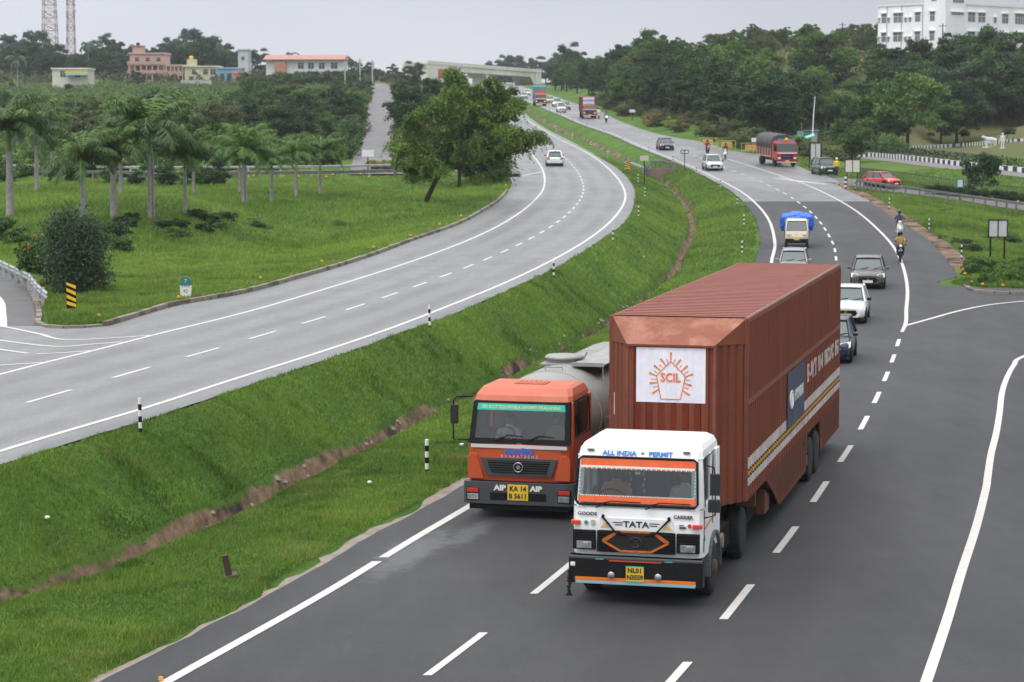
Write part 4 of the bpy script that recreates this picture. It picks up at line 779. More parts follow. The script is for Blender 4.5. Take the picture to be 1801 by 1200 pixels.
cab.loft([r2(2.50, -.30, -2.1, W2-.07), r2(2.62, -.36, -2.08, W2-.09, .2), r2(2.76, -.60, -2.0, W2-.16, .24), r2(2.80, -.80, -1.95, W2-.26, .28)], 1, True)
for s in (-1, 1):
    cab.bx(-2.1, -1.95, *sorted((s*(W2-.10), s*(W2-.01))), 1.58, 2.54); cab.loft([[(-.44,s*(W2-.10),2.5),(-.53,s*(W2-.10),2.5),(-.53,s*(W2-.05),2.5),(-.44,s*(W2-.05),2.5)], [(-.24,s*(W2-.07),1.6),(-.36,s*(W2-.07),1.6),(-.36,s*(W2),1.6),(-.24,s*(W2),1.6)]]); cab.bx(-1.95, -.3, *sorted((s*(W2-.08), s*(W2-.01))), 1.6, 1.72)
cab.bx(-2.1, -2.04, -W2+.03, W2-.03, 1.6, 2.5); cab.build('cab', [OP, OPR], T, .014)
rfp = MB(); rfp.bx(-1.5, -1.0, -.35, .35, 2.80, 2.82)
for k in range(6): rfp.bx(-1.45, -1.05, -.30+.11*k, -.25+.11*k, 2.82, 2.832)
rfp.build('roof_vent', OPR, T, .006)
wx = lambda z: -.07-(z-1.62)*.262
ws = MB(); ws.plate([(wx(1.70)+.0, -1.02, 1.70), (wx(1.70), 1.02, 1.70), (wx(2.46), .98, 2.46), (wx(2.46), -.98, 2.46)], (1, 0, .26), .008); ws.build('windscreen', MATS['truck_glass'], T)
fr = MB(); fr.plate([(wx(1.60)+.004, -1.10, 1.60), (wx(1.60)+.004, 1.10, 1.60), (wx(1.71)+.004, 1.06, 1.715), (wx(1.71)+.004, -1.06, 1.715)], (1, 0, .26), .014)
for s in (-1, 1): fr.plate([(wx(1.62)+.004, s*1.12, 1.60), (wx(1.62)+.004, s*1.0, 1.60), (wx(2.48)+.004, s*.96, 2.48), (wx(2.48)+.0, s*1.07, 2.48)], (1, 0, .26), .012)
fr.plate([(wx(2.45)+.004, -1.06, 2.45), (wx(2.45)+.004, 1.06, 2.45), (wx(2.50), 1.05, 2.50), (wx(2.50), -1.05, 2.50)], (1, 0, .26), .012); fr.build('windscreen_frame', BLK, T)
vb = MB(); vb.plate([(wx(2.31)+.014, -.98, 2.31), (wx(2.31)+.014, .98, 2.31), (wx(2.45)+.014, .96, 2.45), (wx(2.45)+.014, -.96, 2.45)], (1, 0, .26), .004); V_ = vb.build('visor_banner', mat('visor_green', (.02, .48, .36), .5, 0, .1, 3), T)
text('SRI KOTTESHWARA SWAMY PRASANNA', .105, wx(2.375)+.02, 0, 2.375, 'front', mat('visor_text', (.55, .62, .30), .5), V_, w=.92, tilt=R(-14.6), bold=.002)
ci = MB(); ci.bx(-1.98, -1.9, -1.04, 1.04, 1.2, 2.4, 0); ci.bx(-.7, -.2, -1.04, 1.04, 1.3, 1.60, 1); ci.bx(-1.75, -1.2, -.9, -.3, 1.0, 1.3, 2); ci.bx(-1.75, -1.2, .3, .9, 1.0, 1.3, 2); ci.build('cab_interior', [MATS['cab_lining'], MATS['dashboard'], MATS['seat_cloth']], T)
st = MB(); st.tube([(-.86+.02*math.sin(a*.5236), -.52+.22*math.cos(a*.5236), 1.74+.13*math.sin(a*.5236)) for a in range(13)], .018, 6); st.build('steering_wheel', BLK, T)
wl = MB(); wl.bx(-.05, -.02, -1.06, 1.06, 1.515, 1.585); wl.build('white_band', mat('band_pale', (.62, .60, .60), .5), T)
gr = MB(); gr.plate([(-.035, -.86, 1.30), (-.035, .86, 1.30), (-.035, .72, .92), (-.035, -.72, .92)], (1, 0, 0), .03, 0)
gr.plate([(-.004, -.70, 1.25), (-.004, .70, 1.25), (-.004, .60, .98), (-.004, -.60, .98)], (1, 0, 0), .004, 1)
for k in range(5): z = 1.0+.052*k; gr.bx(-.002, .02, -.60-.02*k, .60+.02*k, z, z+.022, 2)
gr.build('grille', [GRP, BLK, mat('grille_slat', (.03, .032, .038), .4)], T, .004)
em = MB(); em.tube([(.035, .10*math.cos(a*.3927), 1.115+.10*math.sin(a*.3927)) for a in range(17)], .014, 6); em.lathe([(.045, -.01), (.045, .02)], (.02, 0, 1.115), 'x', 12); em.build('emblem', mat('chrome_dull', (.40, .41, .42), .25, .8), T)
text('nandini', .19, -.010, 0, 1.455, 'front', mat('blue_logo', (.02, .16, .70), .5), T, w=1.15, bold=.006)
text('B H A R A T B E N Z', .085, -.012, .02, 1.34, 'front', mat('silver_ink', (.55, .56, .58), .3, .5), T, w=1.1, bold=.003)
for s in (-1, 1):
    ear = MB(); ear.plate([(-.05, s*.78, .84), (-.05, s*1.13, .84), (-.05, s*1.14, 1.30), (-.05, s*1.05, 1.40), (-.05, s*.93, 1.38)], (1, 0, 0), .035); ear.build('corner_panel', OP, T, .01)
    wp = MB(); y0 = -.55 if s < 0 else .15; wp.tube([(-.03, y0, 1.66), (-.07, y0+.30, 1.80), (-.07, y0+.62, 1.77)], .012, 5); wp.build('wiper', BLK, T)
    sw = MB(); sw.bx(-1.93, -.42, *sorted((s*(W2-.055), s*(W2-.048))), 1.72, 2.46); sw.build('side_window', MATS['truck_glass'], T)
    wf = MB(); wf.tube([(-.36, s*(W2-.02), 1.72), (-.52, s*(W2-.05), 2.48), (-1.95, s*(W2-.04), 2.48), (-1.95, s*(W2-.01), 1.72), (-.36, s*(W2-.02), 1.72)], .016, 5); wf.bx(-.95, -.90, *sorted((s*(W2-.06), s*(W2-.03))), 1.72, 2.48); wf.build('window_frame', BLK, T)
    fa = MB(); arch_band(fa, -1.30, s*(W2-.12), .58, .30, 12, 0, 180, .06); fa.build('fender', OP, T)
    mi = MB(); mi.tube([(-.35, s*(W2-.06), 2.58), (-.20, s*(W2+.26), 2.58), (-.15, s*(W2+.33), 2.5), (-.15, s*(W2+.33), 1.66), (-.25, s*(W2+.02), 1.64)], .02, 6); mi.bx(-.20, -.11, *sorted((s*(W2+.23), s*(W2+.39))), 2.0, 2.42, 1); mi.bx(-.40, -.28, *sorted((s*(W2-.06), s*(W2+.04))), 1.58, 1.68, 1)
    if s < 0: mi.build('mirror', [BLK, MATS['mirror_shell']], T, .012)
    hl = MB(); hl.bx(-.10, .045, *sorted((s*.86, s*1.16)), .37, .66, 2); h_ = hl.build('headlight', [LAMP, REDL, BLK], T, .02)
    l2 = MB(); l2.bx(.045, .055, *sorted((s*.88, s*1.13)), .39, .52, 0); l2.build('lens', TL, h_, .015); l3 = MB(); l3.bx(.045, .055, *sorted((s*.88, s*1.14)), .55, .64, 0); l3.build('indicator', REDL, h_, .01)
bp = MB(); bp.loft([[(-.30, -1.22, z), (-.02, -1.22, z), (.03, -1.10, z), (.05, 0, z), (.03, 1.10, z), (-.02, 1.22, z), (-.30, 1.22, z)] for z in (.30, .36, .70, .78)], 0); bp.bx(.045, .056, -.62, .62, .40, .56, 1); bp.build('bumper', [GRP, BLK], T, .02)
lp = MB(); lp.bx(-.3, -.02, -1.1, 1.1, .18, .30); lp.build('lower_shade_block', BLK, T)  # black block added below the bumper to darken the gap above the road
for s in (-1, 1): text('AIP', .155, .056, s*.40, .66, 'front', WINK, T, w=1.15, bold=.008)
np_ = MB(); np_.bx(.05, .066, -.23, .23, .40, .74); P_ = np_.build('number_plate', YPL, T, .012)
text('KA 14', .15, .068, 0, .65, 'front', INK, P_, w=.95, bold=.005); text('B 5611', .15, .068, 0, .49, 'front', INK, P_, w=.95, bold=.005)
TG = mat('tank_steel', (.29, .29, .275), .42, .25, .5, .9, .05, dirt=(.14, .135, .125)); TGL = mat('tank_end', (.38, .38, .34), .45, .2, .2, 1.2)
tk = MB(); tr_ = lambda x, k, zc=1.88: [(x, 1.20*k*math.cos(a*math.pi/14), zc+1.0*k*math.sin(a*math.pi/14)) for a in range(28)]
tk.loft([tr_(-2.35, .55), tr_(-2.45, .8), tr_(-2.58, .92), tr_(-2.75, .985), tr_(-2.95, 1.0), tr_(-10.2, 1.0), tr_(-10.5, .9), tr_(-10.6, .5)], 0, True, True); tk.build('tank', TG, T)
for x in (-2.95, -5.4, -7.8, -10.1): MB().loft([tr_(x, 1.0), tr_(x, 1.012), tr_(x-.06, 1.012), tr_(x-.06, 1.0)], 0, False).build('tank_ring', TGL, T)
wk = MB(); wk.bx(-9.6, -4.1, .25, 1.02, 2.90, 2.93); 
for x in (-4.15, -6, -8, -9.5): wk.tube([(x, .98, 2.9), (x, 1.0, 2.55)], .02, 5)
for x in (-4.1, -9.6): wk.bx(x-.02, x+.02, .25, 1.02, 2.88, 2.97)
wk.build('walkway', mat('walkway_grey', (.33, .33, .32), .5, .3, .3, 3), T)
hp = MB(); hp.lathe([(.42, 2.80), (.42, 2.95), (.46, 2.96), (.46, 3.0), (.40, 3.04), (.1, 3.06)], (-5.1, -.15, 0), 'z', 24); hp.bx(-5.8, -4.5, -.6, .35, 2.84, 2.88); hp.tube([(-5.1, .32, 2.95), (-5.1, .40, 3.12)], .02, 5); hp.build('manhole', TG, T, 0)
hk = MB(); hk.tube([(-3.35, -.2, 2.82), (-3.35, -.2, 2.93), (-3.35, .2, 2.93), (-3.35, .2, 2.82)], .02, 5); hk.build('lifting_handle', TG, T)
pn = MB(); pn.bx(-3.9, -3.3, 1.19, 1.22, 1.5, 1.8); pn.build('side_plate', mat('dull_plate', (.22, .18, .17), .6), T)
un = MB(); un.bx(-2.0, -.3, -.95, .95, .42, .95); un.bx(-7.6, -4.2, -1.05, 1.05, .4, 1.0); un.bx(-10.4, -.8, -.42, .42, .6, .9); un.bx(-10.4, -2.3, -.9, .9, .85, 1.05); un.bx(-1.8, -.6, -.8, .8, .3, .8); un.bx(-3.6, -2.4, .6, 1.1, .4, .85); un.build('chassis_shade_blocks', CHS, T)  # frame with extra underbody blocks, added to keep light out below the lorry
for s in (-1, 1): truckwheel(T, -1.30, s*1.14, .49); truckwheel(T, -3.4, s*1.14, .49); truckwheel(T, -8.2, s*1.16, .49, True); truckwheel(T, -9.5, s*1.16, .49, True)
o = body_person(None, 0, 0, 0, MATS['white_shirt'], arms='wheel'); seat(o, T, -1.35, -.52, 1.30); name_person(o, 'driver in a white shirt at the wheel of the orange tanker lorry')
o = body_person(None, 0, 0, 0, mat('khaki_shirt', (.35, .28, .18), .8), arms='lap'); seat(o, T, -1.40, .55, 1.30); name_person(o, 'passenger in a khaki shirt seated in the orange tanker lorry')

# ------------------------------------------------------------------ cars
def car(name, label, pos, rz, col, L=4.0, W=1.7, Hh=1.5, kind='hatch', group=None, ry=0, lit=False, plate=WPL, front=True, metal=.35, dark_low=True, cat='car'):
    t = thing(name, label, cat, pos, rz, group, ry)
    key = 'car_%02d%02d%02d' % tuple(int(c*99) for c in col)
    P = mat(key, col, .28, metal*.6, .05, 2, coat=.7)
    f, r = L/2, -L/2; hw = W/2; bt = Hh*.60; b0 = .20
    sh = {'hatch': dict(hood=.50, wb=L*.245, wt=L*.07, rt=-L*.36, rb=-L*.47, tail=.93), 'sedan': dict(hood=.5, wb=L*.24, wt=L*.08, rt=-L*.23, rb=-L*.36, tail=.98), 'suv': dict(hood=.56, wb=L*.24, wt=L*.10, rt=-L*.42, rb=-L*.485, tail=.96)}[kind]
    nz = Hh*.47; hz = Hh*.565
    st = [(r, .84, .36, bt*.80), (r+.06, .93, .30, bt*.93), (r+.30, .985, b0+.05, bt*sh['tail']+.02), (r*.62, 1.0, b0, bt), (0, 1.0, b0, bt), (sh['wb']*.9, 1.0, b0, bt*.985), (sh['wb']+.15, .99, b0, hz+.03), (f-.62, .97, b0, hz-.01), (f-.30, .94, b0+.0, nz+.07), (f-.10, .86, b0+.04, nz+.0), (f, .70, .27, nz-.08)]
    rings = []
    for x, k, z0, z1 in st:
        h = hw*k; d = z1-z0; bul = 0 if k < .9 else .0
        rings.append([(x, -h*.88, z0), (x, 0, z0-.0), (x, h*.88, z0), (x, h*.98, z0+d*.16), (x, h, z0+d*.5), (x, h*.975, z0+d*.80), (x, h*.90, z1-d*.035), (x, h*.70, z1+.015), (x, 0, z1+.035), (x, -h*.70, z1+.015), (x, -h*.90, z1-d*.035), (x, -h*.975, z0+d*.80), (x, -h, z0+d*.5), (x, -h*.98, z0+d*.16)])
    b = MB(); b.loft(rings, 0, True, True); b.build('body', P, t)
    # cabin: dark interior block, separate panes just outside it, painted roof and pillars
    gb, gt = bt-.02, Hh-.055; wb, wt, rt, rb = sh['wb'], sh['wt'], sh['rt'], sh['rb']; yb, yt = hw*.90, hw*.70
    def fr(o): return [[(wb+o*2, -yb-o, gb), (wb+o*2, yb+o, gb), (rb-o*2, yb+o, gb), (rb-o*2, -yb-o, gb)], [(wt+o*1.5, -yt-o, gt), (wt+o*1.5, yt+o, gt), (rt-o*1.5, yt+o, gt), (rt-o*1.5, -yt-o, gt)]]
    A, B = fr(0.0); c = MB(); c.loft([[(x*.99, y*.97, z) for x, y, z in A], [(x*.98, y*.95, z) for x, y, z in B]]); c.build('cabin', BLK, t)
    def lp(a, b_, k): return tuple(a[i]+(b_[i]-a[i])*k for i in range(3))
    def pane(nm, a0, a1, b0_, b1, nrm, k0=.05, k1=.95, m=CG):
        q = [lp(a0, a1, k0), lp(a0, a1, k1), lp(b0_, b1, k1), lp(b0_, b1, k0)]; q[0], q[3] = lp(q[0], q[3], .04), lp(q[0], q[3], .93); q[1], q[2] = lp(q[1], q[2], .04), lp(q[1], q[2], .93)
        MB().plate(q, nrm, .006).build(nm, m, t)
    pane('windscreen', A[0], A[1], B[0], B[1], (1, 0, .8)); pane('rear_window', A[2], A[3], B[2], B[3], (-1, 0, .6), .08, .92)
    for s, (i, j) in ((1, (1, 2)), (-1, (0, 3))):
        pane('side_window', A[i], A[j], B[i], B[j], (0, s, .2), .10, .50); pane('side_window', A[i], A[j], B[i], B[j], (0, s, .2), .54, .93)
    rf = MB(); rx = [(rt-.16, .80, gt-.01, .70), (rt-.05, .96, gt+.03, .9), ((rt+wt)/2, 1.0, Hh-.015, 1), (wt+.02, .97, gt+.025, .95), (wt+.12, .85, gt-.015, .8)]
    rf.loft([[(x, -yt*k-.05, gt-.02), (x, -yt*k-.02, z-.01), (x, -yt*k*.6, z+.012), (x, 0, z+.018), (x, yt*k*.6, z+.012), (x, yt*k+.02, z-.01), (x, yt*k+.05, gt-.02)] for x, k, z, _ in rx], 0, True, True)
    for i in range(4):
        a, b_ = A[i], B[i]; rf.tube([(a[0], a[1]*1.0, a[2]-.03), (b_[0], b_[1]*1.01, b_[2])], [.05 if i < 2 else .09, .035 if i < 2 else .07], 6)
    for s in (1, -1): rf.tube([((wb+rb)/2+.05, s*yb, gb), ((wt+rt)/2+.05, s*yt, gt)], .03, 5)
    rf.build('roof', P, t)
    s_ = MB(); s_.bx(r+.15, f-.12, -hw*.93, hw*.93, .14, .26, 0, .05, .03)
    for s in (1, -1):
        for x in (f-.78, r+.72):
            s_.lathe([(.35, -.02), (.36, .0), (.34, .012)], (x, s*(hw*.985), .315), 'y', 20)
    s_.build('underbody', BLK, t)
    for s in (1, -1):
        for x in (f-.78, r+.72): wheel(t, x, s*(hw+.012), .305, .19)
        m_ = MB(); m_.bx(wb-.22, wb-.05, *sorted((s*(hw-.02), s*(hw+.17))), bt+.0, bt+.13); m_.build('mirror', BLK if sum(col) > 1.5 else P, t, .03)
        h = MB(); h.loft([[(f-.42, s*hw*.90, nz+.05), (f-.36, s*hw*.90, nz-.14), (f-.10, s*hw*.54, nz-.20), (f-.14, s*hw*.54, nz+.0)], [(f-.34, s*hw*.975, nz+.06), (f-.24, s*hw*.97, nz-.15), (f+.02, s*hw*.54, nz-.21), (f-.045, s*hw*.54, nz+.02)]]); h.build('headlight', LIT if lit else LAMP, t, .01)
        tl = MB(); tl.bx(r-.005, r+.16, *sorted((s*hw*.60, s*hw*.955)), bt*.72, bt*.90); tl.build('tail_light', REDL, t, .02)
        dl = MB(); dl.tube([((wb+rb)/2+.05, s*(hw+.004), .3), ((wb+rb)/2+.05, s*(hw+.004), bt-.02)], .006, 4); dl.bx((wb+rb)/2+.10, (wb+rb)/2+.26, *sorted((s*hw*.99, s*(hw+.02))), bt-.17, bt-.14); dl.build('door_handle', BLK, t)
    g = MB(); g.plate([(f-.01, -hw*.50, nz-.14), (f-.01, hw*.50, nz-.14), (f-.01, hw*.58, nz-.26), (f-.01, hw*.46, nz-.38), (f-.01, -hw*.46, nz-.38), (f-.01, -hw*.58, nz-.26)], (1, 0, .0), .035); g.bx(f-.16, f+.012, -hw*.72, hw*.72, .20, .27); g.build('grille', BLK, t, .01)
    e_ = MB(); e_.tube([(f+.035, .05*math.cos(a), nz-.23+.035*math.sin(a)) for a in np.linspace(0, 6.28, 9)], .010, 4); e_.build('emblem', STEEL, t)
    for s in (1, -1): fl = MB(); fl.lathe([(.05, -.02), (.05, .02)], (f-.10, s*hw*.72, .36), 'x', 10); fl.build('fog_lamp', LAMP, t)
    n_ = MB(); n_.bx(f+.028, f+.045, -.25, .25, nz-.40, nz-.28); n_.build('number_plate', plate, t); n_ = MB(); n_.bx(r-.02, r-.003, -.24, .24, .50, .61); n_.build('number_plate', plate, t)
    w_ = MB()
    for y in (-.45, .15): w_.tube([(wb+.03, y, bt), (wb-.12, y+.5, bt+.10)], .012, 4)
    w_.build('wiper', BLK, t)
    return t
def onroad(fn, px, py, fx, away=False, drz=0):
    p = fn(px, py); rz = heading(fx, p.y, away)+drz; zf = zR if fn is onR else zL
    sl = float(zf(p.y+1)-zf(p.y-1))/2; return p, rz, (sl if not away else -sl)
def rcar(name, label, px, py, col, **k):
    p, rz, ry = onroad(onR, px, py, xRm, False, k.pop('drz', 0)); p.z += .01; d = k.get('L', 4.0)/2
    p = p+Vector((-math.cos(rz)*d, -math.sin(rz)*d, 0)); p.z = float(zR(p.y))+.012
    return car(name, label, p, rz, col, ry=ry, **k)
rcar('hatchback_car', 'grey brown hatchback with wide black grille in the right lane', 1526, 509, (.085, .074, .066), L=3.84, W=1.735, Hh=1.53)
rcar('sedan_car', 'white sedan with a yellow number plate half hidden by the brown container', 1487, 570, (.72, .72, .70), L=4.27, W=1.695, Hh=1.51, kind='sedan', plate=YPL, metal=0)
rcar('sedan_car', 'dark blue sedan mostly hidden behind the rear corner of the brown container', 1454, 640, (.012, .022, .06), L=4.0, W=1.7, Hh=1.5)
rcar('hatchback_car', 'silver grey car just above the roof of the brown container, following the blue tarped pickup', 1394, 492, (.25, .26, .27), L=3.7, W=1.6, Hh=1.48)
rcar('suv_car', 'silver white crossover in the left lane between the T shaped sign and the striped truck', 1258, 301, (.55, .56, .60), L=4.1, W=1.75, Hh=1.62, kind='suv')
rcar('sedan_car', 'dark grey sedan driving alone high up the bend', 1174, 265, (.035, .04, .048), L=4.2, W=1.75, Hh=1.48, kind='sedan')
p, rz, ry = onroad(onL, 976, 293, xLm, True); p += Vector((math.cos(rz)*1.9, math.sin(rz)*1.9, 0)); p.z = float(zL(p.y))+.012
o = car('hatchback_car', 'white hatchback seen from behind, alone on the left carriageway', p, rz, (.72, .74, .70), L=3.8, W=1.72, Hh=1.58, ry=ry, metal=0)
for i, (px, py, col, lab, k) in enumerate([
 (996, 193.5, (.22, .24, .25), 'grey sedan behind the small white van on the far stretch of road', dict(kind='sedan')),
 (981, 188.5, (.62, .60, .56), 'white jeep with one lit headlamp in the far line of traffic', dict(kind='suv', Hh=1.75, W=1.8)),
 (969, 182, (.45, .50, .20), 'yellow green car beside the far orange truck with the blue load', dict(kind='hatch')),
 (922, 174, (.42, .42, .43), 'silver car with a glowing lamp behind the far orange truck', dict(kind='sedan')),
 (902.5, 167, (.55, .03, .03), 'small bright red car far up the road', dict(kind='hatch')),
 (928, 168, (.68, .68, .68), 'tiny white car beside the blue load of the far orange truck', dict(kind='hatch')),
 (888, 160, (.6, .6, .58), 'white car at the top of the road below the bridge', dict(kind='suv'))]):
    rcar('car', lab, px, py, col, L=3.9, lit=i in (1,), **k)
rcar('van', 'small white van in the left lane of the far traffic, with a dark lower front', 988, 198.5, (.70, .70, .66), L=3.6, W=1.6, Hh=1.8, kind='suv', cat='van')
g_ = G(1552, 333); car('hatchback_car', 'bright red hatchback with lit headlamps behind the grey guard rail', (g_.x+.3, g_.y+2.2, GZ(g_.x+.3, g_.y+2.2)+.04), R(-52), (.55, .012, .02), L=3.6, W=1.6, Hh=1.42, metal=0, lit=False)
g_ = onR(1454, 309); car('suv_car', 'dark green jeep parked on the lay-by beside the person in yellow', (g_.x, g_.y+1.9, float(zR(g_.y))), R(-80), (.02, .035, .032), L=3.9, W=1.75, Hh=1.8, kind='suv')
for px, py, col, lab in ((766, 142, (.55, .04, .03), 'red car parked far away left of the bridge pillar'), (784, 143, (.65, .65, .66), 'white car parked far away beside the red car near the bridge')):
    g_ = G(px, py); car('car', lab, (g_.x, g_.y, g_.z+.05), R(-90), col, L=4, W=1.75, Hh=1.6)

# ------------------------------------------------------------------ trucks further back
def mini_truck(pos, rz, ry):
    t = thing('pickup_truck', 'cream mini truck with a bulging bright blue tarpaulin over its load', 'pickup truck', pos, rz, None, ry)
    CR = mat('cream_paint', (.66, .58, .42), .4, 0, .1, 3, coat=.3); hw = .74
    b = MB(); b.loft([[(-.10, -hw+.06, .42), (-.0, -hw+.16, .42), (0, hw-.16, .42), (-.10, hw-.06, .42), (-1.6, hw, .42), (-1.6, -hw, .42)], [(-.05, -hw+.05, .70), (.03, -hw+.18, .70), (.03, hw-.18, .70), (-.05, hw-.05, .70), (-1.6, hw, .70), (-1.6, -hw, .70)], [(-.16, -hw+.04, 1.05), (-.08, -hw+.14, 1.05), (-.08, hw-.14, 1.05), (-.16, hw-.04, 1.05), (-1.6, hw, 1.05), (-1.6, -hw, 1.05)]])
    b.loft([[(-.60, -hw+.12, 1.66), (-.52, -hw+.2, 1.66), (-.52, hw-.2, 1.66), (-.60, hw-.12, 1.66), (-1.6, hw-.1, 1.66), (-1.6, -hw+.1, 1.66)], [(-.8, -hw+.2, 1.76), (-.72, -hw+.28, 1.76), (-.72, hw-.28, 1.76), (-.8, hw-.2, 1.76), (-1.55, hw-.16, 1.76), (-1.55, -hw+.16, 1.76)]])
    for s in (-1, 1): b.tube([(-.17, s*(hw-.06), 1.03), (-.60, s*(hw-.14), 1.68)], .04, 6); b.bx(-1.6, -1.5, *sorted((s*(hw-.12), s*(hw-.02))), 1.0, 1.7); b.tube([(-1.0, s*(hw-.05), 1.03), (-1.0, s*(hw-.13), 1.68)], .03, 5)
    b.build('cab', CR, t, .02)
    c = MB(); c.loft([[(-.22, -hw+.1, 1.03), (-.22, hw-.1, 1.03), (-1.55, hw-.08, 1.03), (-1.55, -hw+.08, 1.03)], [(-.62, -hw+.17, 1.67), (-.62, hw-.17, 1.67), (-1.55, hw-.16, 1.67), (-1.55, -hw+.16, 1.67)]]); c.build('cabin', BLK, t)
    w = MB(); w.plate([(-.19, -hw+.12, 1.07), (-.19, hw-.12, 1.07), (-.58, hw-.20, 1.63), (-.58, -hw+.20, 1.63)], (1, 0, .7), .012); w.build('windscreen', CG, t)
    for s in (-1, 1):
        h = MB(); h.bx(-.04, .05, *sorted((s*.36, s*.62)), .76, .92); h.build('headlight', mat('headlamp_pink', (.75, .62, .58), .15, .2, coat=1), t, .03)
        m = MB(); m.tube([(-.3, s*hw, 1.2), (-.2, s*(hw+.12), 1.25)], .012, 5); m.bx(-.24, -.17, *sorted((s*(hw+.06), s*(hw+.16))), 1.15, 1.35); m.build('mirror', BLK, t, .01)
        wheel(t, -.75, s*(hw-.01), .29, .16); wheel(t, -3.0, s*(hw-.01), .29, .16)
        l = MB(); l.lathe([(.04, 0), (.04, .03)], (0, s*.5, .46), 'x', 10); l.build('fog_lamp', LAMP, t)
    g = MB(); g.bx(-.1, .035, -.68, .68, .30, .58); g.bx(-3.4, -.1, -.5, .5, .3, .5); g.build('bumper', BLK, t, .02)
    n = MB(); n.bx(.035, .05, -.17, .17, .50, .62); n.build('number_plate', YPL, t); text('TATA', .08, .045, 0, .86, 'front', STEEL, t)
    bed = MB(); bed.bx(-3.7, -1.65, -.78, .78, .55, .65, 0); bed.bx(-1.72, -1.66, -.78, .78, .65, 1.85, 1); bed.bx(-3.7, -3.64, -.78, .78, .65, 1.2, 0)
    for s in (-1, 1): bed.bx(-3.7, -1.66, *sorted((s*.74, s*.78)), .65, 1.15, 0)
    for k in range(9): bed.bx(-1.655, -1.63, -.70+.17*k-.04, -.70+.17*k+.04, 1.68, 1.90, 2)
    bed.build('load_bed', [mat('bed_brown', (.14, .07, .04), .7), mat('board_brown', (.30, .19, .08), .7), mat('board_yellow', (.62, .40, .08), .6)], t)
    tp = MB(); n1, n2 = 30, 14; rg = []
    for i in range(n2):
        x = -1.55-2.3*i/(n2-1); e_ = min(1, .72+.28*math.sin(math.pi*min(1, (i+.6)/3)/2)); ring_ = []
        for k in range(n1):
            a = math.pi*(-.16+1.32*k/(n1-1)); f = 1+.07*math.sin(k*2.7+i*1.1)+.05*math.sin(k*5.3+i*2.9); z = 1.55+.47*math.copysign(abs(math.sin(a))**.7, math.sin(a))*f*e_*(1+.10*math.sin(k*.9+1)); y = 1.0*math.copysign(abs(math.cos(a))**.75, math.cos(a))*f*(.95+.05*e_)
            if a < .15 or a > math.pi-.15: z -= .30
            ring_.append((x+.05*math.sin(k*3), y, z))
        rg.append(ring_)
    tp.loft(rg, 0, True, True); tp.build('tarpaulin', mat('blue_tarpaulin', (.01, .14, .68), .38, 0, .25, 3, .35), t)
p, rz, ry = onroad(onR, 1401, 437, lambda y: xRL(y)+2.1); p.z += .015; mini_truck(p, rz, ry)
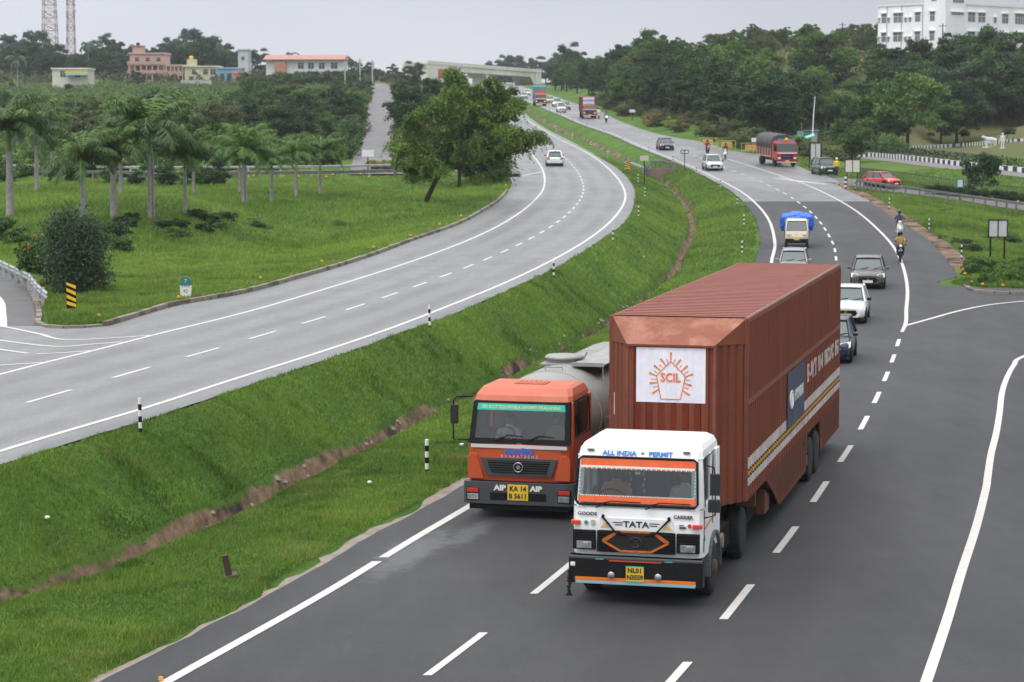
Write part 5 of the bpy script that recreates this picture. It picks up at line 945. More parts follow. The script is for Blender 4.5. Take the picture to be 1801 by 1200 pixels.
def far_truck(label, pos, rz, ry, cabc, cargo, L=7.5, W=2.4, Hc=2.7, Hb=3.4, banner=None, board=False, texts=(), trim=True, name='truck'):
    t = thing(name, label, 'truck', pos, rz, None, ry); hw = W/2
    P = mat('truck_%02d%02d%02d' % tuple(int(c*99) for c in cabc), cabc, .5, 0, .25, 2, coat=.2)
    c = MB(); c.loft([[(-.05, -hw+.05, .75), (-.05, hw-.05, .75), (-2.0, hw-.05, .75), (-2.0, -hw+.05, .75)], [(0, -hw+.06, 1.4), (0, hw-.06, 1.4), (-2.0, hw-.05, 1.4), (-2.0, -hw+.05, 1.4)], [(-.04, -hw+.06, 1.62), (-.04, hw-.06, 1.62), (-2.0, hw-.05, 1.62), (-2.0, -hw+.05, 1.62)]])
    c.loft([[(-.20, -hw+.12, Hc-.28), (-.20, hw-.12, Hc-.28), (-2.0, hw-.1, Hc-.28), (-2.0, -hw+.1, Hc-.28)], [(-.4, -hw+.22, Hc), (-.4, hw-.22, Hc), (-1.9, hw-.2, Hc), (-1.9, -hw+.2, Hc)]])
    for s in (-1, 1): c.tube([(-.08, s*(hw-.1), 1.6), (-.24, s*(hw-.15), Hc-.26)], .05, 6); c.bx(-2.0, -1.5, *sorted((s*(hw-.14), s*(hw-.06))), 1.6, Hc-.2); c.tube([(-.9, s*(hw-.08), 1.6), (-.9, s*(hw-.12), Hc-.26)], .03, 5)
    c.build('cab', P, t, .02)
    i = MB(); i.bx(-1.95, -.25, -hw+.16, hw-.16, 1.6, Hc-.25); i.build('cabin', BLK, t)
    w = MB(); w.plate([(-.06, -hw+.16, 1.66), (-.06, hw-.16, 1.66), (-.20, hw-.2, Hc-.3), (-.20, -hw+.2, Hc-.3)], (1, 0, .15), .012); w.build('windscreen', CG, t)
    g = MB(); g.bx(.0, .03, -.62, .62, .95, 1.32, 0); g.build('grille', BLK, t)
    if trim:
        tr = MB(); tr.bx(.0, .034, -hw+.1, hw-.1, 1.44, 1.55, 0); tr.bx(-.09, -.05, -hw+.14, hw-.14, 1.58, 1.66, 1); tr.bx(.032, .045, -.5, .5, 1.10, 1.17, 2); tr.build('trim', [WINK, OR, BINK], t)
    for s in (-1, 1):
        h = MB(); h.bx(.0, .06, *sorted((s*.72, s*1.02)), .85, 1.05); h.build('headlight', LAMP, t, .02)
        m = MB(); m.tube([(-.1, s*(hw-.1), Hc-.5), (-.02, s*(hw+.15), Hc-.5), (-.02, s*(hw+.15), 1.6)], .02, 5); m.bx(-.06, .02, *sorted((s*(hw+.07), s*(hw+.24))), 1.75, Hc-.55); m.build('mirror', BLK, t)
        wheel(t, -1.25, s*(hw-.04), .48, .28, MUD); wheel(t, -L+1.6, s*(hw-.02), .48, .5, MUD)
    b = MB(); b.bx(-.1, .08, -hw+.03, hw-.03, .45, .80, 0); b.bx(.08, .09, -hw+.1, hw-.1, .48, .56, 1); b.bx(-L+.2, -.5, -.5, .5, .5, .85, 0); b.bx(-1.8, -.3, -.9, .9, .4, .8, 0); b.build('bumper', [mat('bumper_red', tuple(v*.6 for v in cabc), .5), WINK], t, .02)
    n = MB(); n.bx(.09, .10, -.22, .22, .58, .74); n.build('number_plate', YPL, t)
    if cargo[0] == 'tarp':
        bd = MB(); bd.bx(-L, -2.15, -hw, hw, .95, 2.0, 0)
        for k in range(6): x = -2.3-(L-2.6)*k/5; bd.bx(x-.05, x+.05, -hw-.03, hw+.03, .95, 2.0, 1)
        bd.bx(-L, -2.15, -hw-.02, hw+.02, .95, 1.05, 1); bd.build('load_bed', [cargo[2], mat('bed_trim', (.45, .38, .25), .6)], t)
        rg = []
        for i in range(10):
            x = -2.1-(L-2.1)*i/9; sag = .07*math.sin(i*2.2); rg.append([(x, -hw-.02, 1.9), (x, -hw-.04, 2.7+sag*.4), (x, -hw+.2, Hb-.22+sag), (x, -.5, Hb+sag), (x, .5, Hb+.03+sag), (x, hw-.2, Hb-.22+sag), (x, hw+.04, 2.7+sag*.4), (x, hw+.02, 1.9)])
        tp = MB(); tp.loft(rg, 0, True, True); tp.build('tarpaulin', cargo[1], t)
    else:
        bd = MB(); bd.bx(-L, -2.15, -hw, hw, 1.0, Hb)
        for k in range(12): 
            x = -2.4-(L-2.7)*k/11
            for s in (-1, 1): bd.bx(x-.06, x+.06, *sorted((s*hw, s*(hw+.03))), 1.1, Hb-.1)
        bd.build('cargo_box', cargo[1], t, .02)
    if board:
        q = MB(); q.bx(-.5, -.42, -.95, .95, Hc-.02, Hc+.24, 0); q.lathe([(.001, 0), (.22, .02), (.22, .06), (.001, .08)], (-.40, 0, Hc+.16), 'x', 16, 1); q.build('head_board', [mat('board_teal', (.05, .30, .42), .5), mat('board_sun', (.85, .42, .02), .5)], t)
    if banner:
        q = MB(); q.bx(-2.13 if banner[0] == 'high' else .0, -2.09, -.95, .95, Hc+.0, Hb-.05); Q = q.build('banner', mat('banner_white2', (.70, .68, .76), .5), t); text(banner[1], .42, -2.08, 0, (Hc+Hb)/2, 'front', BINK, Q, bold=.02)
    return t
p, rz, ry = onroad(onR, 1384, 294, lambda y: xRm(y)); rz = math.atan2(-1, .16)
far_truck('red truck with a dark grey tarpaulin over its load, parked on the lay-by', p, rz, ry, (.38, .035, .025), ('tarp', mat('grey_tarpaulin', (.075, .07, .075), .8, 0, .4, 1.2, .3), mat('bed_maroon', (.16, .04, .035), .7, 0, .3, 2)), L=8.2, Hc=2.75, Hb=3.35, board=True)
p, rz, ry = onroad(onR, 1037, 209, xRm)
far_truck('brown container truck with a white banner above its windscreen, far up the road', p, rz, ry, (.22, .055, .035), ('box', BR), L=7, Hc=2.35, Hb=3.5, banner=('high', 'ALCARGO'))
p, rz, ry = onroad(onR, 951, 187, xRm)
T = far_truck('faded orange truck carrying a bright blue covered load, farthest truck on the road', p, rz, ry, (.42, .13, .06), ('box', mat('cyan_cover', (.02, .28, .42), .6, 0, .2, 2)), L=8.5, Hc=2.6, Hb=3.9)
q = MB(); q.bx(-2.1, -2.02, -1.1, 1.1, 2.55, 3.3); [q.bx(-.35, -.3, -1.0+.5*k, -.95+.5*k, 2.6, 3.3) for k in range(5)]; q.bx(-.35, -.3, -1.05, 1.05, 3.25, 3.32); q.build('roof_rack', mat('rack_orange', (.42, .13, .06), .6), T)

# ------------------------------------------------------------------ two-wheelers with their riders
def bike(label, pos, rz, ry, col, scooter=False, lit=False, name=None):
    t = thing(name or ('scooter' if scooter else 'motorcycle'), label, 'scooter' if scooter else 'motorcycle', pos, rz, None, ry)
    P = mat('bike_%02d%02d%02d' % tuple(int(c*99) for c in col), col, .3, 0, 0, coat=.6); r = .22 if scooter else .30
    for x in (.62, -.62):
        w = MB(); w.lathe([(r*.7, -.045), (r, -.03), (r, .03), (r*.7, .045)], (0, 0, 0), 'y', 18); o = w.build('wheel', RUB, t); o.location = (x, 0, r); h = MB(); h.lathe([(.05, -.05), (.05, .05)], (0, 0, 0), 'y', 8)
        for k in range(5): a = k*1.2566; h.tube([(0, 0, 0), (r*.72*math.cos(a), 0, r*.72*math.sin(a))], .018, 4)
        h.build('rim', RIM, o)
    f = MB(); f.tube([(.62, -.08, r), (.48, -.08, .85)], .025, 6); f.tube([(.62, .08, r), (.48, .08, .85)], .025, 6); f.tube([(.42, -.36, 1.02), (.50, -.20, 1.0), (.50, .20, 1.0), (.42, .36, 1.02)], .018, 6); f.tube([(.46, 0, .9), (.1, 0, .45), (-.62, 0, r)], .035, 6); f.tube([(.46, 0, .9), (-.3, 0, .72), (-.62, 0, r)], .03, 6); f.build('frame', BLK, t)
    b = MB()
    if scooter:
        b.loft([[(.52, -.17, .35), (.60, 0, .33), (.52, .17, .35), (.45, 0, .35)], [(.50, -.22, .62), (.60, 0, .62), (.50, .22, .62), (.43, 0, .62)], [(.42, -.17, .93), (.55, 0, .93), (.42, .17, .93), (.36, 0, .93)]]); b.bx(-.1, .46, -.16, .16, .28, .34); b.loft([[(-.15, -.15, .3), (-.15, .15, .3), (-.15, .13, .72), (-.15, -.13, .72)], [(-.5, -.2, .32), (-.5, .2, .32), (-.5, .17, .76), (-.5, -.17, .76)], [(-.85, -.08, .5), (-.85, .08, .5), (-.85, .07, .76), (-.85, -.07, .76)]])
        b.loft([[(.40, -.14, .95), (.40, .14, .95), (.40, .10, 1.10), (.40, -.10, 1.10)], [(.58, -.11, .97), (.58, .11, .97), (.56, .07, 1.08), (.56, -.07, 1.08)]]); arch_band(b, .62, 0, .24, .13, 8, 10, 150, .02)
    else:
        b.loft([[(.40, -.06, .75), (.40, .06, .75), (.40, .04, .92), (.40, -.04, .92)], [(.22, -.15, .72), (.22, .15, .72), (.22, .12, .96), (.22, -.12, .96)], [(-.10, -.10, .70), (-.10, .10, .70), (-.10, .07, .84), (-.10, -.07, .84)]]); b.bx(-.15, .25, -.13, .13, .33, .62); b.loft([[(-.1, -.1, .66), (-.1, .1, .66), (-.1, .1, .80), (-.1, -.1, .80)], [(-.85, -.05, .80), (-.85, .05, .80), (-.85, .04, .90), (-.85, -.04, .90)]]); arch_band(b, .62, 0, .33, .12, 8, 30, 150, .02)
    b.build('body', P, t, .015)
    s_ = MB(); s_.bx(-.80, -.02, -.13, .13, .78, .86); s_.build('seat', BLK, t, .03)
    h = MB(); h.lathe([(.085, 0), (.08, .04), (.03, .06)], (.52, 0, .95 if not scooter else 1.02), 'x', 12); h.build('headlight', LIT if lit else LAMP, t)
    m = MB(); 
    for s in (-1, 1): m.tube([(.46, s*.25, 1.02), (.44, s*.30, 1.2)], .008, 4); m.lathe([(.05, 0), (.05, .02)], (.43, s*.31, 1.23), 'x', 8)
    m.build('mirror', BLK, t)
    n = MB(); n.bx(.60, .61, -.10, .10, .66 if not scooter else .55, .74 if not scooter else .62); n.build('number_plate', WPL, t); return t
def rider(label, b, shirt, hair='helmet'):
    o = body_person(None, 0, 0, 0, shirt, arms='bars', hairm=hair); seat(o, b, -.20, 0, .92); name_person(o, label); return o
for args in (
 ((1581.5, 417), (.70, .70, .66), True, False, 'white scooter ridden along the right edge line behind the black motorcycle', 'rider in a dark top and black helmet on the white scooter near the sandy verge', mat('navy_top', (.035, .04, .07), .8)),
 ((1583, 461), (.025, .025, .03), False, False, 'black motorcycle crossing the right edge line ahead of the white scooter', 'rider in a yellow and black jacket on the black motorcycle', mat('yellow_jacket', (.40, .26, .07), .8, 0, .6, 14)),
 ((1244, 272.5), (.10, .012, .015), False, False, 'dark motorcycle coming down the road in front of the yellow barriers', 'rider in a dark red top on the motorcycle in front of the yellow barriers', mat('red_top', (.25, .02, .03), .8)),
 ((1276, 279), (.72, .72, .72), True, False, 'white scooter just above the silver white crossover', 'rider in dark clothes on the white scooter just above the silver white crossover', MATS['navy_top']),
 ((1053, 209), (.5, .5, .5), True, False, 'pale scooter riding beside the far brown container truck', 'rider in a white shirt beside the far brown container truck', MATS['white_shirt']),
 ((1066, 216), (.08, .08, .09), False, True, 'motorcycle with a glowing headlamp far up the road', 'rider in grey behind the glowing headlamp far up the road', mat('grey_top', (.15, .15, .17), .8))):
    (px, py), col, sct, lit, l1, l2, shirt = args; p, rz, ry = onroad(onR, px, py, xRm); p.z += .01
    b = bike(l1, p, rz, ry, col, sct, lit); rider(l2, b, shirt)
def standing(label, pos, face, shirt, trouser, mats=None, h=1.0, hairm='helmet', name='person', cat='person'):
    t = thing(name, label, cat, pos, face)
    J = [(0,0,.95,.15),(0,0,1.15,.14),(0,0,1.35,.17),(0,0,1.47,.09),(0,0,1.53,.055),(.01,0,1.62,.09),(.015,0,1.70,.08)]; E = [(0,1),(1,2),(2,3),(3,4),(4,5),(5,6)]
    for s in (-1, 1):
        b = len(J); J += [(0,s*.20,1.40,.065),(.0,s*.27,1.12,.05),(.08,s*.27,.88,.04),(.1,s*.27,.80,.035)]; E += [(2,b),(b,b+1),(b+1,b+2),(b+2,b+3)]
        b = len(J); J += [(0,s*.10,.85,.10),(.02,s*.12,.48,.07),(0,s*.13,.08,.05),(.12,s*.14,.03,.04)]; E += [(0,b),(b,b+1),(b+1,b+2),(b+2,b+3)]
    o = skin('body', J, E, [shirt], t, 2); o.data.materials.append(trouser); o.data.materials.append(mats or SKN)
    for p in o.data.polygons:
        c = p.center; p.material_index = 1 if c.z < .92 and abs(c.y) < .22 else (2 if c.z > 1.52 or (abs(c.y) > .2 and c.z < .95) else 0)
    if hairm: hh = MB(); hh.lathe([(.10, 1.60), (.13, 1.64), (.13, 1.72), (.09, 1.79), (.001, 1.82)], (.0, 0, 0), 'z', 14); hh.build('helmet' if hairm == 'helmet' else 'hair', mat('white_helmet', (.7, .7, .7), .3) if hairm == 'helmet' else hairm, t)
    t.scale = (h, h, h); return t
g_ = onR(1471, 309); standing('person in a yellow shirt and white helmet standing beside the parked dark green jeep', (g_.x, g_.y, float(zR(g_.y))), R(-90), mat('yellow_shirt', (.75, .50, .03), .8), MATS['dark_trousers'])
# ------------------------------------------------------------------ vegetation
def leafquads(P, size, asp, rg, up=.35, droop=0.0, out=None):
    n = len(P); a = rg.normal(size=(n, 3)); a[:, 2] -= droop; a /= np.linalg.norm(a, axis=1)[:, None]
    b = rg.normal(size=(n, 3)); b[:, 2] += up
    if out is not None: b += out*.8
    nn = b-(b*a).sum(1)[:, None]*a; nn /= np.linalg.norm(nn, axis=1)[:, None]; c = np.cross(a, nn)
    s = (size*rg.uniform(.65, 1.35, n))[:, None]; q = np.stack([P-a*s, P+c*s*asp, P+a*s, P-c*s*asp], 1)
    return q.reshape(-1, 3), np.arange(n*4).reshape(-1, 4)
def crown_mesh(name, seed, rx, rz, zc, nclump, nleaf, size, m, cr=.34, asp=.5, droop=0, flat=.25, core=.55, shape=None):
    rg = np.random.default_rng(seed); cl = []
    while len(cl) < nclump:
        d = rg.normal(size=3); d /= np.linalg.norm(d)
        if d[2] < -flat-.25: continue
        k = rg.uniform(core, 1.0); p = np.array([d[0]*rx*k, d[1]*rx*k, zc+d[2]*rz*k]); cl.append(p)
    cl = np.array(cl)
    if shape is not None: cl = shape(cl, rg)
    per = nleaf//len(cl); R0 = cr*rx; P, T_, O = [], [], []
    for c in cl:
        d = rg.normal(size=(per, 3)); d /= np.linalg.norm(d, axis=1)[:, None]; d[:, 2] = np.where(d[:, 2] < -.4, -d[:, 2]*.6, d[:, 2]); r = R0*rg.uniform(.6, 1.3)
        rr = r*(.55+.5*rg.random(per))[:, None]; wob = 1+.25*np.sin(d[:, :1]*7+c[0])*np.cos(d[:, 1:2]*6+c[1])
        P.append(c+d*rr*wob*np.array([1, 1, .72])); O.append(d); T_.append(np.clip(rg.normal(.45, .16)+rg.normal(0, .16, per), 0, 1))
    P = np.concatenate(P); O = np.concatenate(O); V, F = leafquads(P, size, asp, rg, .35, droop, O)
    return npmesh(name, V, F, m, np.repeat(np.concatenate(T_), 4)), cl
BARK = mat('bark', (.11, .085, .065), .9, 0, .4, 5, .4); BARKD = mat('dark_bark', (.035, .026, .02), .9, 0, .4, 5, .4); PB = mat('palm_bark', (.30, .28, .27), .85, 0, .35, 3, .3)
def trunk_mesh(name, cl, h0, r0, lean=(0, 0), m=BARK, nl=7, seed=0):
    rg = random.Random(seed); mb = MB(); top = Vector((lean[0], lean[1], h0)); mb.tube([(0, 0, -.3), (lean[0]*.3, lean[1]*.3, h0*.35), (lean[0]*.7, lean[1]*.7, h0*.7), tuple(top)], [r0*1.35, r0, r0*.85, r0*.7], 9)
    idx = list(range(len(cl))); rg.shuffle(idx)
    for i in idx[:nl]:
        e = Vector(cl[i]); md = (top*.5+e*.5)+Vector((rg.uniform(-.3, .3), rg.uniform(-.3, .3), .3)); mb.tube([tuple(top-Vector((0, 0, .2))), tuple(md), tuple(e)], [r0*.55, r0*.35, r0*.12], 6)
    o = mb.build(name, m); me = o.data; D.objects.remove(o); return me
LM = {'dark': leafmat('leaf_dark', (0.012, 0.036, 0.008), (0.044, 0.094, 0.020)), 'mid': leafmat('leaf_mid', (0.028, 0.072, 0.012), (0.095, 0.175, 0.032)), 'olive': leafmat('leaf_olive', (0.058, 0.087, 0.026), (0.152, 0.181, 0.065)),
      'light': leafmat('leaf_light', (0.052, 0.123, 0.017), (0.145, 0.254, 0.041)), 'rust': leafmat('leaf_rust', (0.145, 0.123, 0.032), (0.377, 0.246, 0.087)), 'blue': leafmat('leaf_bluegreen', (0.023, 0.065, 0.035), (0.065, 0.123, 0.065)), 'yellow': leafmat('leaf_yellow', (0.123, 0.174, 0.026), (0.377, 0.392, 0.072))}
PROTO = {}
def proto(kind, key, n, fn):
    PROTO[kind] = [fn(i) for i in range(n)]
def mk(kind, mt, seed, rx, rz, zc, ncl, nl, size, h0, r0, **k):
    tm = k.pop('tm', BARK); c, cl = crown_mesh('crown', seed, rx, rz, zc, ncl, nl, size, LM[mt], **k); return (c, trunk_mesh('trunk', cl, h0, r0, m=tm, seed=seed))
for i in range(3):
    for mt in ('dark', 'mid', 'olive', 'light', 'blue'):
        PROTO.setdefault('tree_'+mt, []).append(mk('t', mt, 10+i*7+len(mt), 3.0+.3*i, 3.3-.2*i, 4.3, 44+6*i, 9500, .16, 2.4, .17, tm=BARKD, flat=.75, cr=.27, core=.5))
    for mt in ('mid', 'olive', 'rust', 'dark', 'yellow', 'light'):
        PROTO.setdefault('bush_'+mt, []).append(mk('b', mt, 40+i*5+len(mt), 1.45, 1.0, .85, 22, 3600, .10, .5, .05, tm=BARKD, flat=.6, cr=.36, core=.35))
def plant(kind, i, pos, sc, label, cat, group=None, name='tree', rz=None, sz=None):
    c, t = PROTO[kind][i % len(PROTO[kind])]; o = thing(name, label, cat, pos, random.uniform(0, 6.28) if rz is None else rz, group); o.scale = (sc, sc, sz or sc*random.uniform(.88, 1.12))
    a = link('crown' if name.endswith('tree') else 'foliage', c, o); b = link('trunk' if name.endswith('tree') else 'stem', t, o); return o
def inpoly(x, y, P):
    k = False
    for (x1, y1), (x2, y2) in zip(P, P[1:]+P[:1]):
        if (y1 > y) != (y2 > y) and x < (x2-x1)*(y-y1)/(y2-y1)+x1: k = not k
    return k
def scatter(P, n, mind, fn, avoid=True):
    xs = [p[0] for p in P]; ys = [p[1] for p in P]; pts = []; tries = 0
    while len(pts) < n and tries < n*14:
        tries += 1; x, y = random.uniform(min(xs), max(xs)), random.uniform(min(ys), max(ys))
        if not inpoly(x, y, P): continue
        g = G(x, y)
        if any((g.x-q.x)**2+((g.y-q.y)*.5)**2 < mind*mind for q in pts): continue
        if avoid:
            _, on, dr = H(np.array([g.x]), np.array([g.y]), full=True)
            if on[0] or dr[0] < 1.5 or g.x < float(xRRe(g.y))+1.2 and g.x > float(xLLe(g.y))-1.5: continue
        pts.append(g); fn(g, len(pts))
A_ = 'right hillside wood'
def ftree(kinds, label, group, s0, s1, cat='tree', name='tree'):
    return lambda g, i: plant(random.choice(kinds), random.randrange(3), (g.x, g.y, g.z-.15), random.uniform(s0, s1), label, cat, group, name)
for k in range(105):
    Yq = 252+230*random.random()**1.15; x = float(xRRe(Yq))+random.uniform(2.0, 8.5); plant(random.choice(['bush_olive', 'bush_rust', 'bush_yellow', 'bush_olive', 'bush_olive']), k % 3, (x, Yq, GZ(x, Yq)-.1), random.uniform(.7, 1.25), 'yellowish green shrub in the tangled hedge along the right side of the far road', 'shrub', 'roadside hedge shrubs', 'shrub') if Yq > 268 else None
for k in range(38):
    Yq = 258+260*(k+random.random())/38; x = float(xRRe(Yq))+random.uniform(9, 15)+(3 if Yq < 275 else 0); plant(random.choice(['tree_dark', 'tree_dark', 'tree_mid']), k % 3, (x, Yq, GZ(x, Yq)-.5), random.uniform(.95, 1.2), 'dark green broadleaf tree in the front rank of the wood beside the far road', 'tree', 'front rank of trees beside the far road', 'tree') if x/Yq < .117 else None
for k in range(40):
    Yq = 256+160*random.random(); x = float(xRRe(Yq))+random.uniform(8, 26); plant(random.choice(['bush_dark', 'bush_dark', 'bush_mid']), k % 3, (x, Yq, GZ(x, Yq)-.2), random.uniform(1.0, 1.7), 'dark bush filling the shade under the front trees beside the far road', 'bush', 'dark bushes under the front trees', 'bush') if x/Yq < .12 else None
scatter([(975,158),(1100,195),(1250,228),(1330,246),(1385,250),(1440,240),(1440,232),(1250,198),(1100,165),(990,146)], 40, 4.2, ftree(['tree_dark', 'tree_mid', 'tree_dark', 'tree_dark'], 'dark green broadleaf tree in the wood at the foot of the right hill', 'trees at the foot of the right hill', .95, 1.25))
scatter([(990,146),(1120,165),(1260,196),(1440,232),(1560,225),(1640,205),(1640,140),(1400,105),(1200,120),(1050,135)], 52, 4.8, ftree(['tree_mid', 'tree_olive', 'tree_dark', 'tree_light', 'tree_light', 'bush_olive'], 'bushy green tree on the middle slope of the right hill', 'trees on the middle slope of the right hill', .62, 1.0))
def skyline(xs, Yd, tops, kinds, lab, grp, jit=25, mx=1.6, mn=.5, name='tree', cat='tree'):
    for x in xs:
        x += random.uniform(-4, 4); Yq = Yd+random.uniform(-jit, jit); a, m = ray(x, np.interp(x, [t[0] for t in tops], [t[1] for t in tops])+random.uniform(-3, 9)); z = GZ(a*Yq, Yq); k = random.choice(kinds)
        hh = CAMZ+m*Yq-z; s_ = min(mx, max(mn, hh/(7.4 if 'tree' in k else 2.1))); plant(k, random.randrange(3), (a*Yq, Yq, z-.25), s_, lab, cat, grp, name)
TOPS = [(960,112),(1000,100),(1050,98),(1100,90),(1150,78),(1200,68),(1250,52),(1300,52),(1350,57),(1400,53),(1450,55),(1500,58),(1545,62),(1600,58),(1680,62),(1700,50),(1810,48)]
skyline(range(1085, 1560, 15), 470, TOPS, ['tree_olive', 'tree_mid', 'tree_olive', 'tree_light', 'bush_olive'], 'scrubby tree on the skyline crest of the right hill', 'trees on the crest of the right hill', 18, 1.1)
skyline(range(1100, 1540, 17), 432, [(a, b+22) for a, b in TOPS], ['tree_olive', 'tree_mid', 'bush_rust', 'tree_light'], 'scrubby tree just below the crest of the right hill', 'trees just below the crest of the right hill', 14, .8)
skyline(range(1540, 1810, 17), 394, [(a, b+(12 if a < 1650 else 2)) for a, b in TOPS], ['tree_dark', 'tree_mid', 'tree_mid'], 'dark tree in front of the base of the white hilltop building', 'trees in front of the white hilltop building', 5, 1.5)
skyline(range(1580, 1810, 18), 384, [(a, b+45) for a, b in TOPS], ['tree_dark', 'tree_blue', 'tree_mid'], 'dark tree on the slope under the white hilltop building', 'trees under the white hilltop building', 7, 1.4)
skyline(range(975, 1090, 15), 640, TOPS, ['tree_dark', 'tree_blue', 'tree_mid'], 'tall hazy tree along the far right side of the road', 'tall trees along the far road', 50, 1.7)
scatter([(1640,205),(1801,190),(1900,190),(1900,95),(1640,110)], 26, 5.0, ftree(['tree_dark', 'tree_dark', 'tree_mid', 'tree_blue'], 'tall dark tree on the slope below the white hilltop building', 'trees below the white hilltop building', 1.1, 1.5))
scatter([(968,100),(985,158),(1020,150),(1100,122),(1010,135)], 8, 6, ftree(['tree_dark', 'tree_blue'], 'hazy dark tree beside the far end of the road bridge', 'trees beside the bridge', 1.2, 1.6))
for x, y, Yd, k, s, lab in ((1596,262,318,'tree_light',1.62,'large light green tree rising behind the small dense tree near the kerb'),(1540,258,325,'tree_mid',1.25,'green tree between the light pole and the large light green tree'),(1655,240,360,'tree_light',1.15,'light green tree at the left end of the mown lawn'),
    (1498,283,272,'tree_mid',.86,'small dense round topped tree beside the start of the striped kerb'),(1572,266,300,'bush_light',1.6,'small bright green tree just left of the lawn kerb'),(1683,216,362,'tree_dark',1.5,'tall dark tree with a slim bare trunk at the left edge of the brown slope'),(1745,203,378,'tree_dark',1.65,'tall dark tree with a pale trunk standing on the brown slope'),(1805,190,390,'tree_dark',1.6,'tall dark tree at the right edge of the picture on the brown slope')):
    p = pxz(x, y, Y=Yd); z = GZ(p[0], Yd); plant(k, 1, (p[0], Yd, z-.2), s, lab, 'tree', None, 'tree')
for x, y, lab in ((1695,250,'round clipped shrub on a thin stem, left of the white cow statue'), (1772,247,'dark clipped shrub on the lawn right of the white figure')):
    g = G(x, y); plant('bush_dark', 0, (g.x, g.y, g.z+.5), .82, lab, 'shrub', None, 'shrub')
g = G(1727,340); plant('bush_dark', 1, (g.x, g.y, g.z), 1.35, 'tall dark conical bush behind the guard rail', 'shrub', None, 'shrub', sz=2.0)
def flat_bush(x, y, s, k, lab, cat='shrub', grp=None, sz=None, dz=0): g = G(x, y); plant(k, random.randrange(3), (g.x, g.y, g.z-.1+dz), s, lab, cat, grp, 'shrub', sz=sz or s)
for i in range(24):
    x = 1705+random.random()*150; flat_bush(x, random.uniform(474, 502)-(8 if x < 1725 else 0), random.uniform(.30, .52), 'bush_light' if i % 3 else 'bush_mid', 'leafy green bush crowded on the island where the exit road turns off', 'shrub', 'bushes on the exit island')
for x, y, s in ((1660,420,.35),(1690,432,.5),(1710,445,.55),(1745,425,.5),(1780,430,.6),(1720,465,.5),(1655,372,.3),(1610,362,.25),(1790,470,.5)): flat_bush(x, y, s, 'bush_dark' if s > .4 else 'bush_olive', 'low dark weed clump in the grassy hollow between the guard rail and the exit bushes', 'shrub', 'weeds in the right hollow', s*.6)
for i in range(11): flat_bush(1640+i*17, 341+i*1.6, .55, 'bush_dark', 'low dark hedge bush between the black fence and the guard rail', 'shrub', 'hedge bushes behind the guard rail', .5)
# hedge strip behind the service road kerb
hg = MB(); hp_ = smooth([pxz(x, y, Y=Y) for x, y, Y in ((1535,272.5,306),(1600,277.5,281),(1689,287.5,262),(1801,299,247),(2050,330,222))], 10); hv = []
rgh = np.random.default_rng(3); Pn = []
for a, b in zip(hp_[:-1], hp_[1:]):
    for k in range(90): t = rgh.random(); p = a+(b-a)*t; Pn.append((p.x+rgh.normal()*.15, p.y+rgh.uniform(-.3, .7), p.z+.35+rgh.random()*.85))
V, F = leafquads(np.array(Pn), .13, .5, rgh); hm = npmesh('hedge', V, F, LM['dark'], np.repeat(rgh.random(len(Pn))*.6, 4)); setp(link('hedge', hm), 'long clipped hedge behind the black and white striped kerb', 'hedge')
# left side
scatter([(330,303),(620,290),(605,285),(640,215),(655,165),(560,160),(400,190),(330,235)], 62, 3.0, ftree(['bush_mid', 'bush_light', 'bush_dark', 'bush_olive', 'bush_mid', 'bush_light'], 'rounded green bush in the thicket left of the empty hill lane', 'thicket left of the hill lane', .9, 1.7, 'bush', 'bush'))
scatter([(380,260),(610,235),(640,190),(600,165),(400,180)], 22, 5, ftree(['tree_dark', 'tree_mid', 'tree_olive'], 'dark tree standing up from the thicket beside the hill lane', 'trees in the thicket beside the hill lane', .40, .62))
scatter([(-30,300),(330,303),(330,235),(400,165),(0,155),(-30,200)], 60, 4.0, ftree(['bush_mid', 'bush_olive', 'bush_dark', 'bush_light', 'bush_light'], 'low scrub bush on the rough slope behind the palm trees', 'scrub behind the palm trees', .6, 1.15, 'bush', 'bush'))
scatter([(0,322),(400,330),(400,308),(0,303)], 22, 2.2, ftree(['bush_dark', 'bush_mid'], 'dark bush crowding along the guard rail behind the palm trees', 'bushes along the palm grove rail', .6, 1.0, 'bush', 'bush'), False)
scatter([(698,292),(745,300),(790,300),(800,200),(730,150),(702,160)], 18, 3, ftree(['bush_dark', 'bush_mid', 'bush_olive', 'tree_dark'], 'dense bush on the right bank of the empty hill lane', 'bank right of the hill lane', .7, 1.05, 'bush', 'bush'))
for x in range(655, 740, 8): flat_bush(x, 297+random.uniform(-1, 2), .55, random.choice(['bush_yellow', 'bush_rust', 'bush_yellow']), 'yellow and rust coloured bush at the foot of the hill lane', 'shrub', 'yellow bushes at the foot of the lane', .5)
for x, y, s, k in ((868,322,1.0,'tree_dark'), (845,326,1.05,'tree_dark'), (820,330,.9,'tree_mid'), (885,312,.75,'bush_dark'), (852,318,1.0,'bush_mid')):
    g = G(x, y); plant(k, 0, (g.x-.6, g.y, g.z-.2), s, 'dark bushy tree crowded behind the large leaning tree', 'tree', 'trees behind the leaning tree', 'tree')
